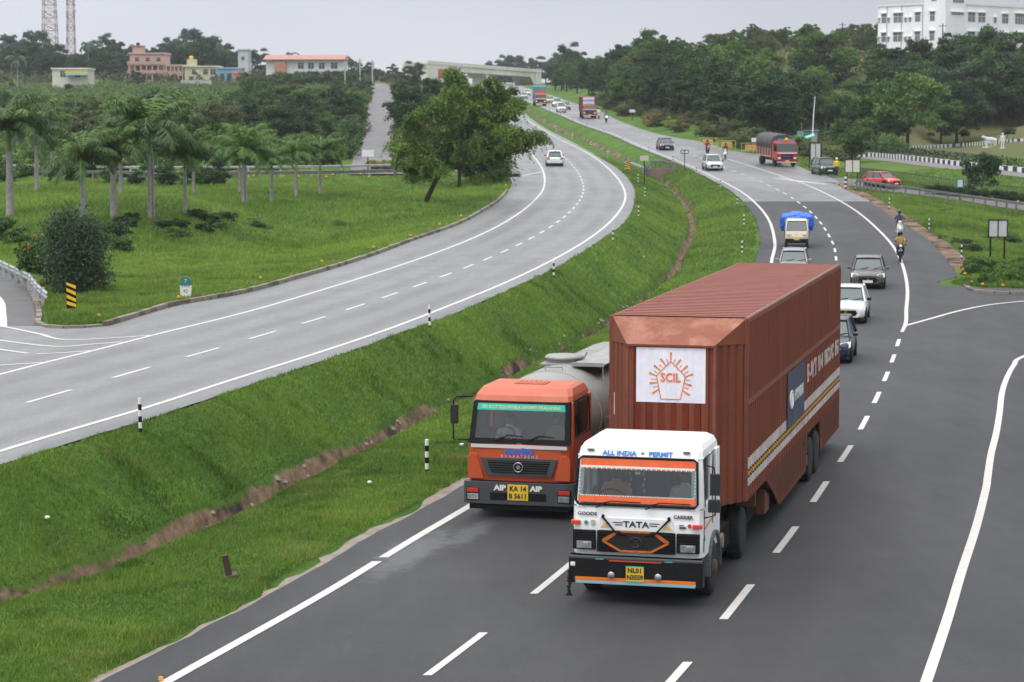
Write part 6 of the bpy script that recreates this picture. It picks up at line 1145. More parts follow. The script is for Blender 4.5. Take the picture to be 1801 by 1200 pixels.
for x, top, bs, k, s, Yd, lab in ((20,58,130,'tree_blue',1.8,760,''),(62,50,130,'tree_blue',1.9,760,''),(95,62,130,'tree_dark',1.6,740,''),(130,80,135,'tree_blue',1.3,720,''),(165,72,135,'tree_dark',1.3,720,''),(192,56,130,'tree_blue',1.75,740,''),(222,70,135,'tree_blue',1.4,740,''),(-10,80,140,'tree_dark',1.6,700,''),(45,95,140,'tree_dark',1.3,680,''),(140,100,140,'tree_dark',1.2,680,''),(200,105,145,'tree_dark',1.3,670,''),
    (262,78,125,'tree_olive',1.5,760,''),(300,62,125,'tree_blue',1.7,760,''),(332,48,125,'tree_blue',1.9,770,''),(362,46,125,'tree_blue',2.0,770,''),(392,72,125,'tree_dark',1.6,750,''),(418,85,125,'tree_blue',1.2,750,''),(456,74,125,'tree_blue',1.4,760,''),(555,90,125,'tree_dark',1.0,800,''),(535,92,125,'tree_dark',1.0,820,''),(575,92,125,'tree_dark',1.0,820,''),(612,98,135,'tree_olive',1.1,720,''),(640,98,135,'tree_mid',1.2,700,''),(665,112,140,'tree_olive',.9,700,''),(690,112,142,'tree_mid',1.0,680,''),
    (430,120,150,'tree_dark',.9,640,''),(470,118,150,'tree_dark',.9,640,''),(500,125,150,'tree_mid',.7,640,''),(240,115,152,'tree_dark',1.0,635,''),(620,128,150,'bush_mid',1.5,620,'')):
    p = pxz(x, bs, Y=Yd); z = GZ(p[0], Yd); hw_ = CAMZ+ray(x, top)[1]*Yd-z; s = max(.5, hw_/8.1) if 'tree' in k else s
    plant(k, int(x) % 3, (p[0], Yd, z-.3), s*.97, 'hazy bluish green tree on the skyline behind the far houses' if Yd > 690 else 'dark green tree standing among the far houses', 'tree', 'skyline trees behind the far houses' if Yd > 690 else 'trees among the far houses', 'tree')
for x, top, Yd, k, lab in ((727,98,640,'tree_dark','broad dark tree at the top of the hill lane'),(712,120,600,'tree_mid','green tree right beside the top of the hill lane')):
    p = pxz(x, 145, Y=Yd); z = GZ(p[0], Yd); s = (CAMZ+ray(x, top)[1]*Yd-z)/8.1; plant(k, 0, (p[0], Yd, z-.3), s, lab, 'tree', None, 'tree')
for x, top in ((870,100),(888,94),(905,92),(925,100),(945,97),(960,98),(985,100),(1005,96)):
    p = pxz(x, 130, Y=980); z = GZ(p[0], 980); s = (CAMZ+ray(x, top)[1]*980-z)/8.1; plant('tree_blue', x, (p[0], 980, z-.3), s, 'hazy dark tree rising behind the right half of the bridge', 'tree', 'trees behind the bridge', 'tree')
skyline(range(228, 430, 14), 625, [(0, 147), (700, 147)], ['bush_mid', 'bush_dark', 'bush_olive'], 'bush along the foot of the far houses', 'bushes below the far houses', 6, 1.5, .7, 'bush', 'bush')
skyline(range(440, 625, 11), 592, [(0, 124), (700, 124)], ['bush_mid', 'bush_dark', 'tree_mid', 'tree_olive'], 'bush in front of the long white house with the red roof', 'bushes below the red roofed house', 6, 2.2, .6, 'bush', 'bush')
skyline(range(-5, 232, 14), 690, [(0, 84), (60, 78), (130, 100), (200, 82), (240, 95)], ['tree_blue', 'tree_dark', 'tree_dark'], 'dark hazy tree in the mass left of the pink houses', 'tree mass left of the pink houses', 25, 2.0, .6)
skyline(range(252, 425, 15), 720, [(250, 84), (300, 72), (350, 62), (390, 88), (425, 104)], ['tree_blue', 'tree_dark', 'tree_olive'], 'dark hazy tree in the mass behind the pink and cream houses', 'tree mass behind the pink houses', 20, 2.0, .6)
skyline(range(838, 925, 9), 985, [(800, 131), (950, 131)], ['tree_blue', 'tree_dark'], 'dark hazy tree seen below the deck of the road bridge', 'trees seen under the bridge', 10, 2.0, .5)
skyline(range(1398, 1490, 12), 338, [(1390, 165), (1490, 160)], ['tree_dark', 'tree_dark', 'tree_mid'], 'tall dark tree standing behind the kiosk', 'trees behind the kiosk', 8, 1.7)
scatter([(345,272),(615,262),(640,215),(600,205),(430,215)], 20, 6, ftree(['tree_dark', 'tree_olive', 'tree_mid', 'tree_dark', 'tree_light'], 'rounded tree rising clear of the thicket beside the hill lane', 'taller trees in the thicket', .62, .9))
scatter([(0,285),(330,285),(330,235),(0,215)], 16, 9, ftree(['tree_dark', 'tree_mid', 'tree_olive'], 'small dark tree standing in the scrub behind the palm trees', 'small trees in the scrub', .45, .75))
LN = RIB['hill_lane'][0]
for a, b in zip(LN[:-1], LN[1:]):
    if a.y < 238 or a.y > 560: continue
    d = (b-a); l = d.length; nn = Vector((-d.y, d.x, 0)).normalized()
    for k in range(max(1, int(l/7))):
        for s_ in (-1, 1):
            p = a+d*random.random()+nn*s_*random.uniform(3.3, 5.2); plant(random.choice(['bush_mid', 'bush_dark', 'bush_olive', 'bush_rust' if s_ < 0 else 'bush_mid']), k % 3, (p.x, p.y, GZ(p.x, p.y)-.15), random.uniform(.8, 1.5), 'bush pressing in on the %s edge of the empty hill lane' % ('left' if s_ > 0 else 'right'), 'bush', '%s lane edge bushes' % ('left' if s_ > 0 else 'right'), 'bush')
# the large leaning tree beside the left carriageway
def lean_shape(cl, rg):
    cl[:, 0] = cl[:, 0]*1.0; return cl
g = G(748, 358); bt_ = thing('leaning_tree', 'large spreading tree with a dark leaning trunk beside the bend of the left road', 'tree', (g.x, g.y, g.z-.1))
rg = np.random.default_rng(21); cl = []
for (cx, cz, rx_, rz_, n_) in ((1.2, 4.9, 3.0, 3.0, 44), (-.2, 3.6, 1.9, 2.1, 18), (3.0, 7.4, 2.2, 1.7, 22), (5.6, 6.6, 2.3, 2.3, 30), (7.0, 4.9, 1.9, 1.1, 17), (5.0, 3.7, 1.9, 1.9, 18), (8.7, 4.9, .8, .35, 6), (5.7, 8.9, .5, .8, 4), (2.7, 9.0, .6, .8, 5)):
    for _ in range(n_): d = rg.normal(size=3); d /= np.linalg.norm(d); k = rg.uniform(.45, 1); cl.append((cx+d[0]*rx_*k, d[1]*rx_*.8*k, cz+d[2]*rz_*k))
cl = np.array(cl)*np.array([1.06, 1.06, 1.04])+np.array([-.75, 0, 0]); Pn, Tn, On = [], [], []
for c in cl:
    n_ = 420; d = rg.normal(size=(n_, 3)); d /= np.linalg.norm(d, axis=1)[:, None]; r = rg.uniform(.45, .95); q = c+d*(r*rg.uniform(.3, 1.05, n_))[:, None]*np.array([1, 1, .65]); q[:, 2] -= .35*((q[:, 0]-c[0])**2+(q[:, 1]-c[1])**2); Pn.append(q); On.append(d); Tn.append(np.clip(rg.normal(.48, .2)+rg.normal(0, .18, n_), 0, 1))
# drooping sprays hanging from the rim
for c in cl[::2]:
    for _ in range(5):
        a = rg.uniform(0, 6.28); L_ = rg.uniform(.5, 1.3); t = np.linspace(0, 1, 26); q = np.stack([c[0]+math.cos(a)*(.5+.6*t), c[1]+math.sin(a)*(.5+.6*t), c[2]-L_*t**1.6], -1)+rg.normal(0, .06, (26, 3)); Pn.append(q); On.append(np.tile([0, 0, .2], (26, 1))); Tn.append(np.full(26, rg.uniform(.3, .9)))
Pn = np.concatenate(Pn); V, F = leafquads(Pn, .105, .38, rg, .3, .55, np.concatenate(On)); link('crown', npmesh('crown', V, F, leafmat('leaf_leaning', (.034, .080, .011), (.21, .32, .048)), np.repeat(np.concatenate(Tn), 4)), bt_)
tb = MB(); tb.tube([(-.1, 0, -.4), (.15, 0, .5), (.7, 0, 1.6), (1.3, .1, 2.6), (1.9, 0, 3.6)], [.26, .20, .17, .15, .12], 9)
for e_, w_ in (((3.2, .3, 6.2), .08), ((5.2, -.5, 6.0), .09), ((6.8, .2, 4.7), .07), ((.6, .5, 4.6), .06), ((3.0, -1.2, 4.6), .06), ((4.3, 1.2, 5), .06), ((8.4, 0, 4.6), .03)): tb.tube([(1.5, .05, 2.9), ((1.5+e_[0])/2, e_[1]*.6, (3+e_[2])/2+.3), e_], [w_*1.3, w_, w_*.4], 6)
tb.build('trunk', BARKD, bt_)
# royal palms on the left lawn
PLM = leafmat('palm_frond', (.010, .034, .006), (.105, .20, .022), .15); PLL = leafmat('palm_frond_light', (.035, .095, .012), (.12, .23, .03), .2)
SHAFT = mat('crown_shaft', (.11, .15, .03), .5, 0, .2, 3)
def palm(label, px, py, ytop, spread, lt=False, seed=0, twin=False, fat=.19, ytrunk=None, group=None, name='palm_tree'):
    g = G(px, py); hh = (py-ytop)/FPX*g.y; rg = np.random.default_rng(seed); rad = spread*1.12/FPX*g.y
    t = thing(name, label, 'palm tree', (g.x, g.y, g.z-.05), 0, group); ht = hh*.52 if ytrunk is None else (py-ytrunk+16)/FPX*g.y; hs = ht+hh*.19
    tr = MB(); tr.tube([(0, 0, -.2), (0, 0, .3), (.0, 0, ht*.5), (.02, 0, ht)], [fat*1.35, fat*1.15, fat*1.05, fat*.8], 12)
    if twin: tr.tube([(fat*1.9, .1, -.2), (fat*1.8, .1, .3), (fat*1.7, .1, ht*.5), (fat*1.6, .05, ht)], [fat*.9, fat*.75, fat*.7, fat*.6], 10)
    tr.build('trunk', PB, t); sh = MB(); sh.tube([(0, 0, ht), (0, 0, ht+.2), (0, 0, hs)], [fat*.8, fat*.75, fat*.35], 10); sh.build('crown_shaft', SHAFT, t)
    P, Tt, Q = [], [], []; nf = 23
    for f in range(nf):
        az = 2*math.pi*f/nf*2.4+rg.uniform(-.2, .2); el = rg.uniform(.05, 1.3) if f > 5 else rg.uniform(1.0, 1.5); L_ = rad*rg.uniform(1.05, 1.45); ns = 34
        p = np.array([0, 0, hs-.1]); a = el; pts = []
        for k in range(ns):
            pts.append(p.copy()); st_ = L_/ns; p = p+st_*np.array([math.cos(az)*math.cos(a), math.sin(az)*math.cos(a), math.sin(a)]); a -= (1.75/ns)*(.45+k/ns)
        pts = np.array(pts); side = np.array([-math.sin(az), math.cos(az), 0]); tn = np.clip(rg.normal(.35+.25*(el > .8), .12), 0, 1)
        for k in range(2, ns):
            fl = .42*rad*math.sin(math.pi*min(1, .12+.86*k/ns))**.6*.62
            for s in (-1, 1):
                for _ in range(2):
                    dr_ = rg.uniform(.25, 1.5); d = side*s*(1-.35*dr_)+np.array([0, 0, -dr_])+ (pts[k]-pts[k-1])/np.linalg.norm(pts[k]-pts[k-1])*.45; d /= np.linalg.norm(d)
                    b = pts[k]; w_ = (pts[k]-pts[k-1])/np.linalg.norm(pts[k]-pts[k-1])*.030*rad/2; e_ = b+d*fl*rg.uniform(.8, 1.15); Q += [b-w_, b+w_, e_+w_*.4+np.array([0, 0, -.02]), e_-w_*.4]; Tt += [np.clip(tn+rg.normal(0, .1), 0, 1)]*4
        for k in range(1, ns): Q += [pts[k-1]+side*.02, pts[k-1]-side*.02, pts[k]-side*.015, pts[k]+side*.015]; Tt += [.9]*4
    link('crown', npmesh('crown', np.array(Q), np.arange(len(Q)).reshape(-1, 4), PLL if lt else PLM, np.array(Tt)), t); return t
for a in (('tall dark royal palm at the left edge with a thick pale trunk', 18, 380, 128, 72, False, 1, False, .22, 282), ('royal palm with a dark crown just right of the leftmost palm', 65, 336, 178, 55, False, 2, False, .17, 272), ('royal palm with a yellowish crown shaft behind the blue green bush', 147, 392, 218, 62, False, 3, False, .15, 325),
    ('grey trunked royal palm just left of the tallest bushy palm', 200, 384, 190, 60, False, 4, False, .19, 310), ('slim royal palm standing just behind the grey trunked one', 213, 341, 215, 45, False, 5, False, .15, 300), ('twin trunked royal palm with the fullest and highest crown of the row', 264, 385, 150, 78, False, 6, True, .12, 285),
    ('royal palm with a small dark patch of soil at its foot', 326, 378, 235, 52, False, 7, False, .12, 312), ('short palm behind the one with the soil patch', 341, 343, 245, 42, False, 8, False, .12, 305), ('bright green twin trunked palm in the middle of the lawn', 428, 358, 212, 55, True, 9, True, .11, 305),
    ('slim palm half hidden behind the bright green twin palm', 422, 341, 240, 36, True, 10, False, .10, 308), ('small palm with a thin pale trunk, just right of the bright twin palm', 478, 356, 276, 34, True, 11, False, .12, 312), ('small palm with a bright yellow green tuft, second from the right', 521, 346, 258, 36, True, 12, False, .12, 300),
    ('rightmost palm of the lawn, with a dark crown and bright tip', 563, 341, 246, 40, False, 13, False, .11, 302)): palm(*a)
def fpalm(px, ytop, Yd, lab, r_=30):
    p = pxz(px, 140, Y=Yd); z = GZ(p[0], Yd); a, m = ray(px, ytop); t = thing('coconut_palm', lab, 'palm tree', (p[0], Yd, z)); h = CAMZ+m*Yd-z; s = MB(); s.tube([(0, 0, -.3), (.2, 0, h*.5), (0, 0, h*.8)], [.22, .16, .12], 7); s.build('trunk', PB, t); Q = []; rg = np.random.default_rng(px)
    for f in range(15):
        az = f*2.4; el = rg.uniform(-.1, 1.2); q = np.array([0, 0, h*.8]); 
        for k in range(12):
            n_ = q+.32*np.array([math.cos(az)*math.cos(el), math.sin(az)*math.cos(el), math.sin(el)]); el -= .17; sd = np.array([-math.sin(az), math.cos(az), 0])
            for s_ in (-1, 1): Q += [q, n_, n_+sd*s_*.35-np.array([0, 0, .35]), q+sd*s_*.35-np.array([0, 0, .35])]
            q = n_
    link('crown', npmesh('crown', np.array(Q), np.arange(len(Q)).reshape(-1, 4), LM['blue'], np.full(len(Q), .5)), t)
fpalm(508, 86, 640, 'coconut palm in front of the white house with the red roof'); fpalm(155, 66, 690, 'coconut palm in the dark trees left of the pink houses'); fpalm(30, 92, 600, 'shaggy coconut palm among the trees at the far left')
# bushes near the slip road and others on the left lawn
rg = np.random.default_rng(5); g = G(122, 520); Pn = []
for _ in range(130):
    h_ = rg.uniform(.2, 3.1); w_ = 1.35*math.sqrt(max(.02, 1-((h_-1.1)/2.3)**2)); a = rg.uniform(0, 6.28); c = np.array([math.cos(a)*w_*rg.uniform(.3, 1), math.sin(a)*w_*rg.uniform(.3, 1), h_]); Pn.append(c+rg.normal(0, .24, (170, 3))*np.array([1, 1, 1.2]))
Pn = np.concatenate(Pn); V, F = leafquads(Pn, .075, .3, rg, .3, -.3); t = thing('flowering_bush', 'rounded blue green bush beside the yellow and black chevron board', 'bush', (g.x, g.y+1.2, g.z)); link('foliage', npmesh('foliage', V, F, leafmat('leaf_silver', (.016, .045, .018), (.085, .135, .065)), np.repeat(rg.random(len(Pn)), 4)), t)
s = MB(); [s.tube([(0, 0, -.1), (rg.uniform(-.5, .5), rg.uniform(-.5, .5), 2.4)], [.05, .02], 5) for _ in range(5)]; s.build('stem', BARKD, t)
g = G(82, 505)
fl = MB(); [fl.lathe([(.001, -.05), (.07, 0), (.001, .05)], (dx, -1.25, dz), 'z', 6) for dx, dz in ((-.3, 1.9), (-.6, 1.45), (-.8, 1.4), (.2, 1.0))]
bq = plant('bush_mid', 0, (g.x, g.y, g.z), .85, 'leafy green shrub with a few red flowers beside the end of the guard rail', 'shrub', None, 'shrub', rz=0, sz=1.2); fl.build('flower', mat('red_flower', (.6, .01, .02), .5), bq)
for x, y, s in ((205,420,.7),(215,440,.5),(0,420,.9),(30,430,.6),(180,430,.5)): flat_bush(x, y, s, 'bush_mid' if s != .7 else 'bush_dark', 'small weedy bush in the hollow behind the kerb on the left lawn', 'shrub', 'weeds on the left lawn', s*.8)
for k in range(13):
    x = random.uniform(180, 650); flat_bush(x, 402-(x-250)*.02+random.gauss(0, 9), random.uniform(.35, .7), random.choice(['bush_mid', 'bush_light', 'bush_dark']), 'low leafy weed clump on the bank of the grassy hollow below the palms', 'shrub', 'weeds on the bank below the palms', random.uniform(.22, .4))
# ---------------- grass blades
def blades(area_fn, y0, y1, dens, hgt, wd, seed, n_try, xr):
    rg = np.random.default_rng(seed); Y = rg.uniform(y0, y1, n_try); a, b = xr(Y); X = a+(b-a)*rg.random(n_try)
    k = area_fn(X, Y); X, Y = X[k], Y[k]; Z, on, dr = H(X, Y, False, True); k = (~on) & (dr > .3); X, Y, Z = X[k], Y[k], Z[k]
    dc = np.abs(X-xC(Y)); k = rg.random(len(X)) < np.where(dc < np.interp(Y, [60, 90], [.40, .28]), .04, 1); X, Y, Z = X[k], Y[k], Z[k]; n = len(X)
    cl = vnoise(X, Y, 1.6, 4)*.6+vnoise(X, Y, .5, 8)*.4; h = hgt*(.5+1.1*cl)*rg.uniform(.6, 1.3, n)*(1+.9*np.clip((vnoise(X, Y, .8, 21)-.70)*5, 0, 1)); an = rg.uniform(0, 6.28, n); lean = rg.normal(0, .45, (n, 2))*h[:, None]; dx, dy = np.cos(an)*wd/2, np.sin(an)*wd/2
    V = np.stack([np.stack([X-dx, Y-dy, Z-.01], -1), np.stack([X+dx, Y+dy, Z-.01], -1), np.stack([X+lean[:, 0], Y+lean[:, 1], Z+h], -1)], 1).reshape(-1, 3)
    ti = np.clip(-.05+.55*cl+.95*(vnoise(X, Y, 4.5, 12)*.5+vnoise(X, Y, 13, 5)*.3+vnoise(X, Y, 1.7, 15)*.2)+rg.normal(0, .13, n)-.16-.16*np.clip((vnoise(X, Y, .8, 21)-.70)*5, 0, 1), 0, 1); return V, np.arange(n*3).reshape(-1, 3), np.repeat(ti, 3)
GL = leafmat('grass_blade', (.028, .082, .009), (.215, .330, .042), .28)
nt = GL.node_tree; mxn_ = [n for n in nt.nodes if n.type == 'MIX'][0]; tcg = nt.nodes.new('ShaderNodeTexCoord'); x2 = nt.nodes.new('ShaderNodeMix'); x2.data_type = 'RGBA'; x2.inputs[7].default_value = (.30, .27, .085, 1)
ng = nt.nodes.new('ShaderNodeTexNoise'); ng.inputs['Scale'].default_value = .55; ng.inputs['Detail'].default_value = 7; ng.inputs['Roughness'].default_value = .75; nt.links.new(tcg.outputs['Object'], ng.inputs['Vector']); mg = nt.nodes.new('ShaderNodeMapRange'); mg.inputs[1].default_value = .53; mg.inputs[2].default_value = .70; mg.inputs[4].default_value = .65; nt.links.new(ng.outputs['Fac'], mg.inputs[0]); nt.links.new(mg.outputs[0], x2.inputs[0])
for l in list(nt.links):
    if l.from_node == mxn_: t_ = l.to_socket; nt.links.remove(l); nt.links.new(x2.outputs[2], t_)
nt.links.new(mxn_.outputs[2], x2.inputs[6])
med = lambda X, Y: (X > xLRe(Y)-.12+.25*vnoise(X*0, Y, .8, 2)) & (X < xRLe(Y)-.02-.42*vnoise(X*0, Y, 2.6, 3))
def gobj(name, parts, label, group=None):
    V = np.concatenate([p[0] for p in parts]); T_ = np.concatenate([p[2] for p in parts]); F = np.arange(len(V)).reshape(-1, 3); setp(link(name, npmesh(name, V, F, GL, T_)), label, 'grass', None, 'stuff')
mx_ = lambda Y: (xLRe(Y)-.2, xRLe(Y)+.2)
gobj('median_grass', [blades(med, 30, 62, 0, .062, .020, 1, 230000, mx_), blades(med, 62, 110, 0, .075, .032, 2, 150000, mx_), blades(med, 110, 260, 0, .10, .055, 3, 110000, mx_)], 'short green mown grass on the median between the two carriageways')
lf = lambda X, Y: X < xLLe(np.maximum(Y, 79))-.25
lx = lambda Y: (-.24*Y, xLLe(np.maximum(Y, 79)))
gobj('lawn_grass', [(v, f, np.clip(t+.16, 0, 1)) for v, f, t in (blades(lf, 79.5, 120, 0, .11, .036, 4, 130000, lx), blades(lf, 120, 220, 0, .17, .055, 5, 190000, lx))], 'rough green grass on the lawn left of the left carriageway')
rf_ = lambda X, Y: (X > xRRe(Y)+.8); rx_ = lambda Y: (xRRe(Y)+.5, .235*Y)
gobj('verge_grass', [blades(lambda X, Y: rf_(X, Y) & (dist_poly(X, Y, SR_edge)[0] > 1.3), 113.5, 205, 0, .17, .05, 6, 100000, rx_), blades(lambda X, Y: rf_(X, Y) & ((Y < 248) | (X/Y < .14)), 205, 290, 0, .15, .07, 7, 60000, rx_)], 'green grass in the hollow and slopes right of the right carriageway')
rg = np.random.default_rng(77); V_, F_ = [], []
for _ in range(420):
    y = rg.uniform(33, 120)**1; x = float(xC(y))+rg.normal(.05, .20); z = GZ(x, y); r = rg.uniform(.03, .11)*(1 if rg.random() < .9 else 1.7); b = len(V_)
    for k in range(6): a = k*1.047+rg.uniform(-.2, .2); V_.append((x+r*math.cos(a)*rg.uniform(.7, 1.2), y+r*math.sin(a)*rg.uniform(.7, 1.2), z-.02))
    for k in range(3): a = k*2.09+rg.uniform(-.3, .3); V_.append((x+r*.5*math.cos(a), y+r*.5*math.sin(a), z+r*rg.uniform(.35, .7)))
    F_ += [(b+6, b+7, b+8)]+[(b+k, b+(k+1) % 6, b+6+(k//2)) for k in range(6)]+[(b+2, b+7, b+6), (b+4, b+8, b+7), (b, b+6, b+8)]
setp(link('drain_gravel', npmesh('drain_gravel', V_, F_, mat('drain_stone', (.20, .155, .115), .9, 0, .6, 1.7, .3, dirt=(.10, .08, .065)))), 'loose stones and rubble lying along the bottom of the median drain', 'gravel', None, 'stuff')
# undergrowth covering the hillsides
def scrub(name, label, n, per, y0, y1, xr, m, seed, size=.2, hh=1.2, keep=None):
    rg = np.random.default_rng(seed); Y = rg.uniform(y0, y1, n); a, b = xr(Y); X = a+(b-a)*rg.random(n); Z, on, dr = H(X, Y, False, True); k = (~on) & (dr > 2.2)
    if keep is not None: k &= keep(X, Y)
    X, Y, Z = X[k], Y[k], Z[k]; P, T_ = [], []
    for x, y, z in zip(X, Y, Z):
        r = rg.uniform(.6, 1.7); d = rg.normal(0, 1, (per, 3)); d /= np.linalg.norm(d, axis=1)[:, None]; d[:, 2] = abs(d[:, 2]); P.append(np.array([x, y, z])+d*np.array([r, r, hh*rg.uniform(.5, 1.2)])*rg.uniform(.6, 1.05, (per, 1))); T_.append(np.clip(rg.normal(.45, .25)+rg.normal(0, .12, per), 0, 1))
    P = np.concatenate(P); V, F = leafquads(P, size, .5, rg); setp(link(name, npmesh(name, V, F, m, np.repeat(np.concatenate(T_), 4))), label, 'undergrowth', None, 'stuff')
SC = leafmat('leaf_scrub', (.030, .060, .016), (.13, .14, .05)); SCG = leafmat('leaf_scrub_green', (.038, .090, .016), (.15, .235, .045))
scrub('undergrowth', 'tangled green and brownish undergrowth covering the right hill between the trees', 3600, 55, 275, 640, lambda Y: (xRRe(Y)+13, .235*Y), SC, 31, .2, 1.3, lambda X, Y: ~((X/Y > .16) & (Y < 382)) & (X > xRRe(Y)+10+.0*Y))
scrub('undergrowth', 'rough green undergrowth covering the slope left of the hill lane', 4600, 55, 222, 640, lambda Y: (-.235*Y, np.full(Y.shape, -6.)-.045*Y), SCG, 32, .19, 1.1)
scrub('undergrowth', 'dull hazy scrub covering the far slope below the skyline trees on the left', 1500, 40, 640, 900, lambda Y: (-.235*Y, -.03*Y), SC, 33, .42, 2.6)
# ------------------------------------------------------------------ buildings, bridge and towers
FRM = mat('window_dark', (.045, .05, .06), .3); GRW = mat('window_grey', (.19, .20, .23), .25)
def wall_windows(t, P0, d, n, wins, m=GRW, sill=True, fm=None):
    """windows on a wall: P0 wall origin, d unit vector along the wall, n outward normal; wins: (s, z, w, h)"""
    for s, z, w_, h in wins:
        a = P0+d*s; f = MB(); q = lambda s0, z0, o: tuple(P0+d*s0+n*o+Vector((0, 0, z0)))
        f.plate([q(s-w_/2, z, .01), q(s+w_/2, z, .01), q(s+w_/2, z+h, .01), q(s-w_/2, z+h, .01)], n, .02, 0); o = f.build('window', m, t)
        g = MB(); nb = max(2, int(w_/.75)+1)
        for k in range(nb): x = s-w_/2+w_*k/(nb-1); g.plate([q(x-.04, z, .032), q(x+.04, z, .032), q(x+.04, z+h, .032), q(x-.04, z+h, .032)], n, .03)
        g.plate([q(s-w_/2, z+h*.62, .032), q(s+w_/2, z+h*.62, .032), q(s+w_/2, z+h*.62+.07, .032), q(s-w_/2, z+h*.62+.07, .032)], n, .03); g.build('frame', fm or WHT, o)
        if sill: g = MB(); g.plate([q(s-w_/2-.12, z+h+.08, .0), q(s+w_/2+.12, z+h+.08, .0), q(s+w_/2+.12, z+h+.2, .0), q(s-w_/2-.12, z+h+.2, .0)], n, .45); g.build('sunshade', fm or WHT, o)
WB_ = mat('hall_white', (.90, .90, .91), .7, 0, .04, .3)
c0 = pxz(1661, 100, Y=404); zb = 14.0; yaw_b = R(42); L1, L2, zt = 15.0, 34.0, 29.3
streak(WB_, (.48, .49, .48), .45)
hb = thing('white_building', 'long white flat roofed building with a taller corner block on top of the right hill', 'building', (c0[0], c0[1], zb))
dr_ = Vector((math.cos(yaw_b), math.sin(yaw_b), 0)); dl_ = Vector((-math.sin(yaw_b)*1.0, math.cos(yaw_b), 0)); nr = Vector((math.sin(yaw_b), -math.cos(yaw_b), 0)); nl_ = Vector((-math.cos(yaw_b), -math.sin(yaw_b), 0)); O_ = Vector((0, 0, 0)); hz_ = zt-zb
q = MB(); fp = [O_, dr_*L2, dr_*L2+dl_*L1, dl_*L1]; q.loft([fp, [p+Vector((0, 0, hz_)) for p in fp]]); q.build('wall', WB_, hb)
q = MB(); e2 = [p for p in [(nr+nl_)*.18, dr_*L2+nr*.18, dr_*L2+dl_*L1, dl_*L1+nl_*.18]]; q.loft([[p+Vector((0, 0, hz_-.05)) for p in e2], [p+Vector((0, 0, hz_+.25)) for p in e2]]); q.build('parapet', WHT, hb)
q = MB(); fp = [(nr+nl_)*.22, dr_*5.6+nr*.22, dr_*5.6+dl_*4.5, dl_*4.5+nl_*.22]; q.loft([[p for p in fp], [p+Vector((0, 0, hz_+3.2)) for p in fp]]); fp2 = [p*1.04 for p in fp]; q.loft([[p+Vector((0, 0, hz_+3.2)) for p in fp2], [p+Vector((0, 0, hz_+3.5)) for p in fp2]]); q.build('corner_block', WB_, hb)
z1, z2 = hz_-3.0, hz_-6.4
wall_windows(hb, O_+nr*.22, dr_, nr, [(3.4, hz_-.3+.5, 3.2, 1.5), (3.2, z1+1.1, 3.6, .35)], GRW)
wall_windows(hb, O_, dr_, nr, [(s, z, w_, h) for z in (z1, z2) for s, w_, h in ((7.6, 2.1, 1.6), (10.6, 2.1, 1.6), (14.6, .8, .9), (17.6, 1.9, 1.6), (22.6, 4.0, 1.8), (29.2, 2.4, 1.6), (32.8, 1.6, 1.8))])
wall_windows(hb, O_+nl_*.22, dl_, nl_, [(2.3, hz_+.5, 1.1, 1.2), (2.6, z1, 1.1, 1.6), (2.6, z2, 1.1, 1.6)])
wall_windows(hb, O_, dl_, nl_, [(s, z, w_, h) for z in (z1, z2) for s, w_, h in ((6.0, 1.2, 1.6), (7.7, .45, .7), (8.7, .45, .7), (10.4, 2.1, 1.6), (12.5, .4, .8), (13.6, 1.1, 1.6), (14.7, .3, .8))])
q = MB(); 
for s in (4.9, 9.6, 12.9): q.tube([tuple(dl_*s+nl_*.1+Vector((0, 0, 0))), tuple(dl_*s+nl_*.1+Vector((0, 0, hz_+.3)))], .07, 5)
q.build('drain_pipe', mat('pipe_grey', (.45, .46, .5), .5), hb)
def house(name, label, x0, x1, ytop, ybase, Yd, col, wins, ang=0, depth=9, roof=None, extra=None, acc=None, cat='house'):
    a = pxz(x0, ybase, Y=Yd); b = pxz(x1, ybase, Y=Yd); zt_ = pxz(x0, ytop, Y=Yd)[2]; z0 = a[2]; w_ = b[0]-a[0]; h = zt_-z0
    t = thing(name, label, cat, (a[0], Yd, z0), ang); c = mat('wall_'+label[:14].replace(' ', '_'), col, .8, 0, .12, .6); q = MB(); q.bx(0, w_, 0, depth, -3, h); q.build('wall', c, t)
    r = MB(); r.bx(-.3, w_+.3, -.4, depth+.3, h, h+.35); r.build('roof', roof or mat('trim_'+label[:14].replace(' ', '_'), tuple(min(.8, v*1.2) for v in col), .8, 0, .1, 1), t)
    wall_windows(t, Vector((0, 0, 0)), Vector((1, 0, 0)), Vector((0, -1, 0)), [(s*w_, z*h, ww, hh) for s, z, ww, hh in wins], FRM, False, c)
    if extra: extra(t, w_, h, c)
    return t
def pink_extra(t, w, h, c):
    acc = mat('pink_rail', (.45, .28, .24), .8); 
    for z in (.0, .33, .62): q = MB(); q.bx(-.5, w+.4, -1.6, .0, z*h, z*h+.25); q.bx(-.5, w+.4, -1.65, -1.5, z*h+.25, z*h+1.1); q.build('balcony', acc, t)
    for k in range(7): q = MB(); q.bx(w*k/6.2-.15, w*k/6.2+.2, -1.6, -1.25, 0, h*.66); q.build('column', c, t)
    q = MB(); q.bx(.6, 3.6, 1, 5, h+.3, h+2.2); q.bx(.3, 3.9, .7, 5.3, h+2.2, h+2.4); q.build('stair_tower', acc, t); q = MB(); q.lathe([(.5, 0), (.5, .7), (.2, .9)], (2, 2.5, h+2.4), 'z', 12); q.build('water_tank', BLK, t)
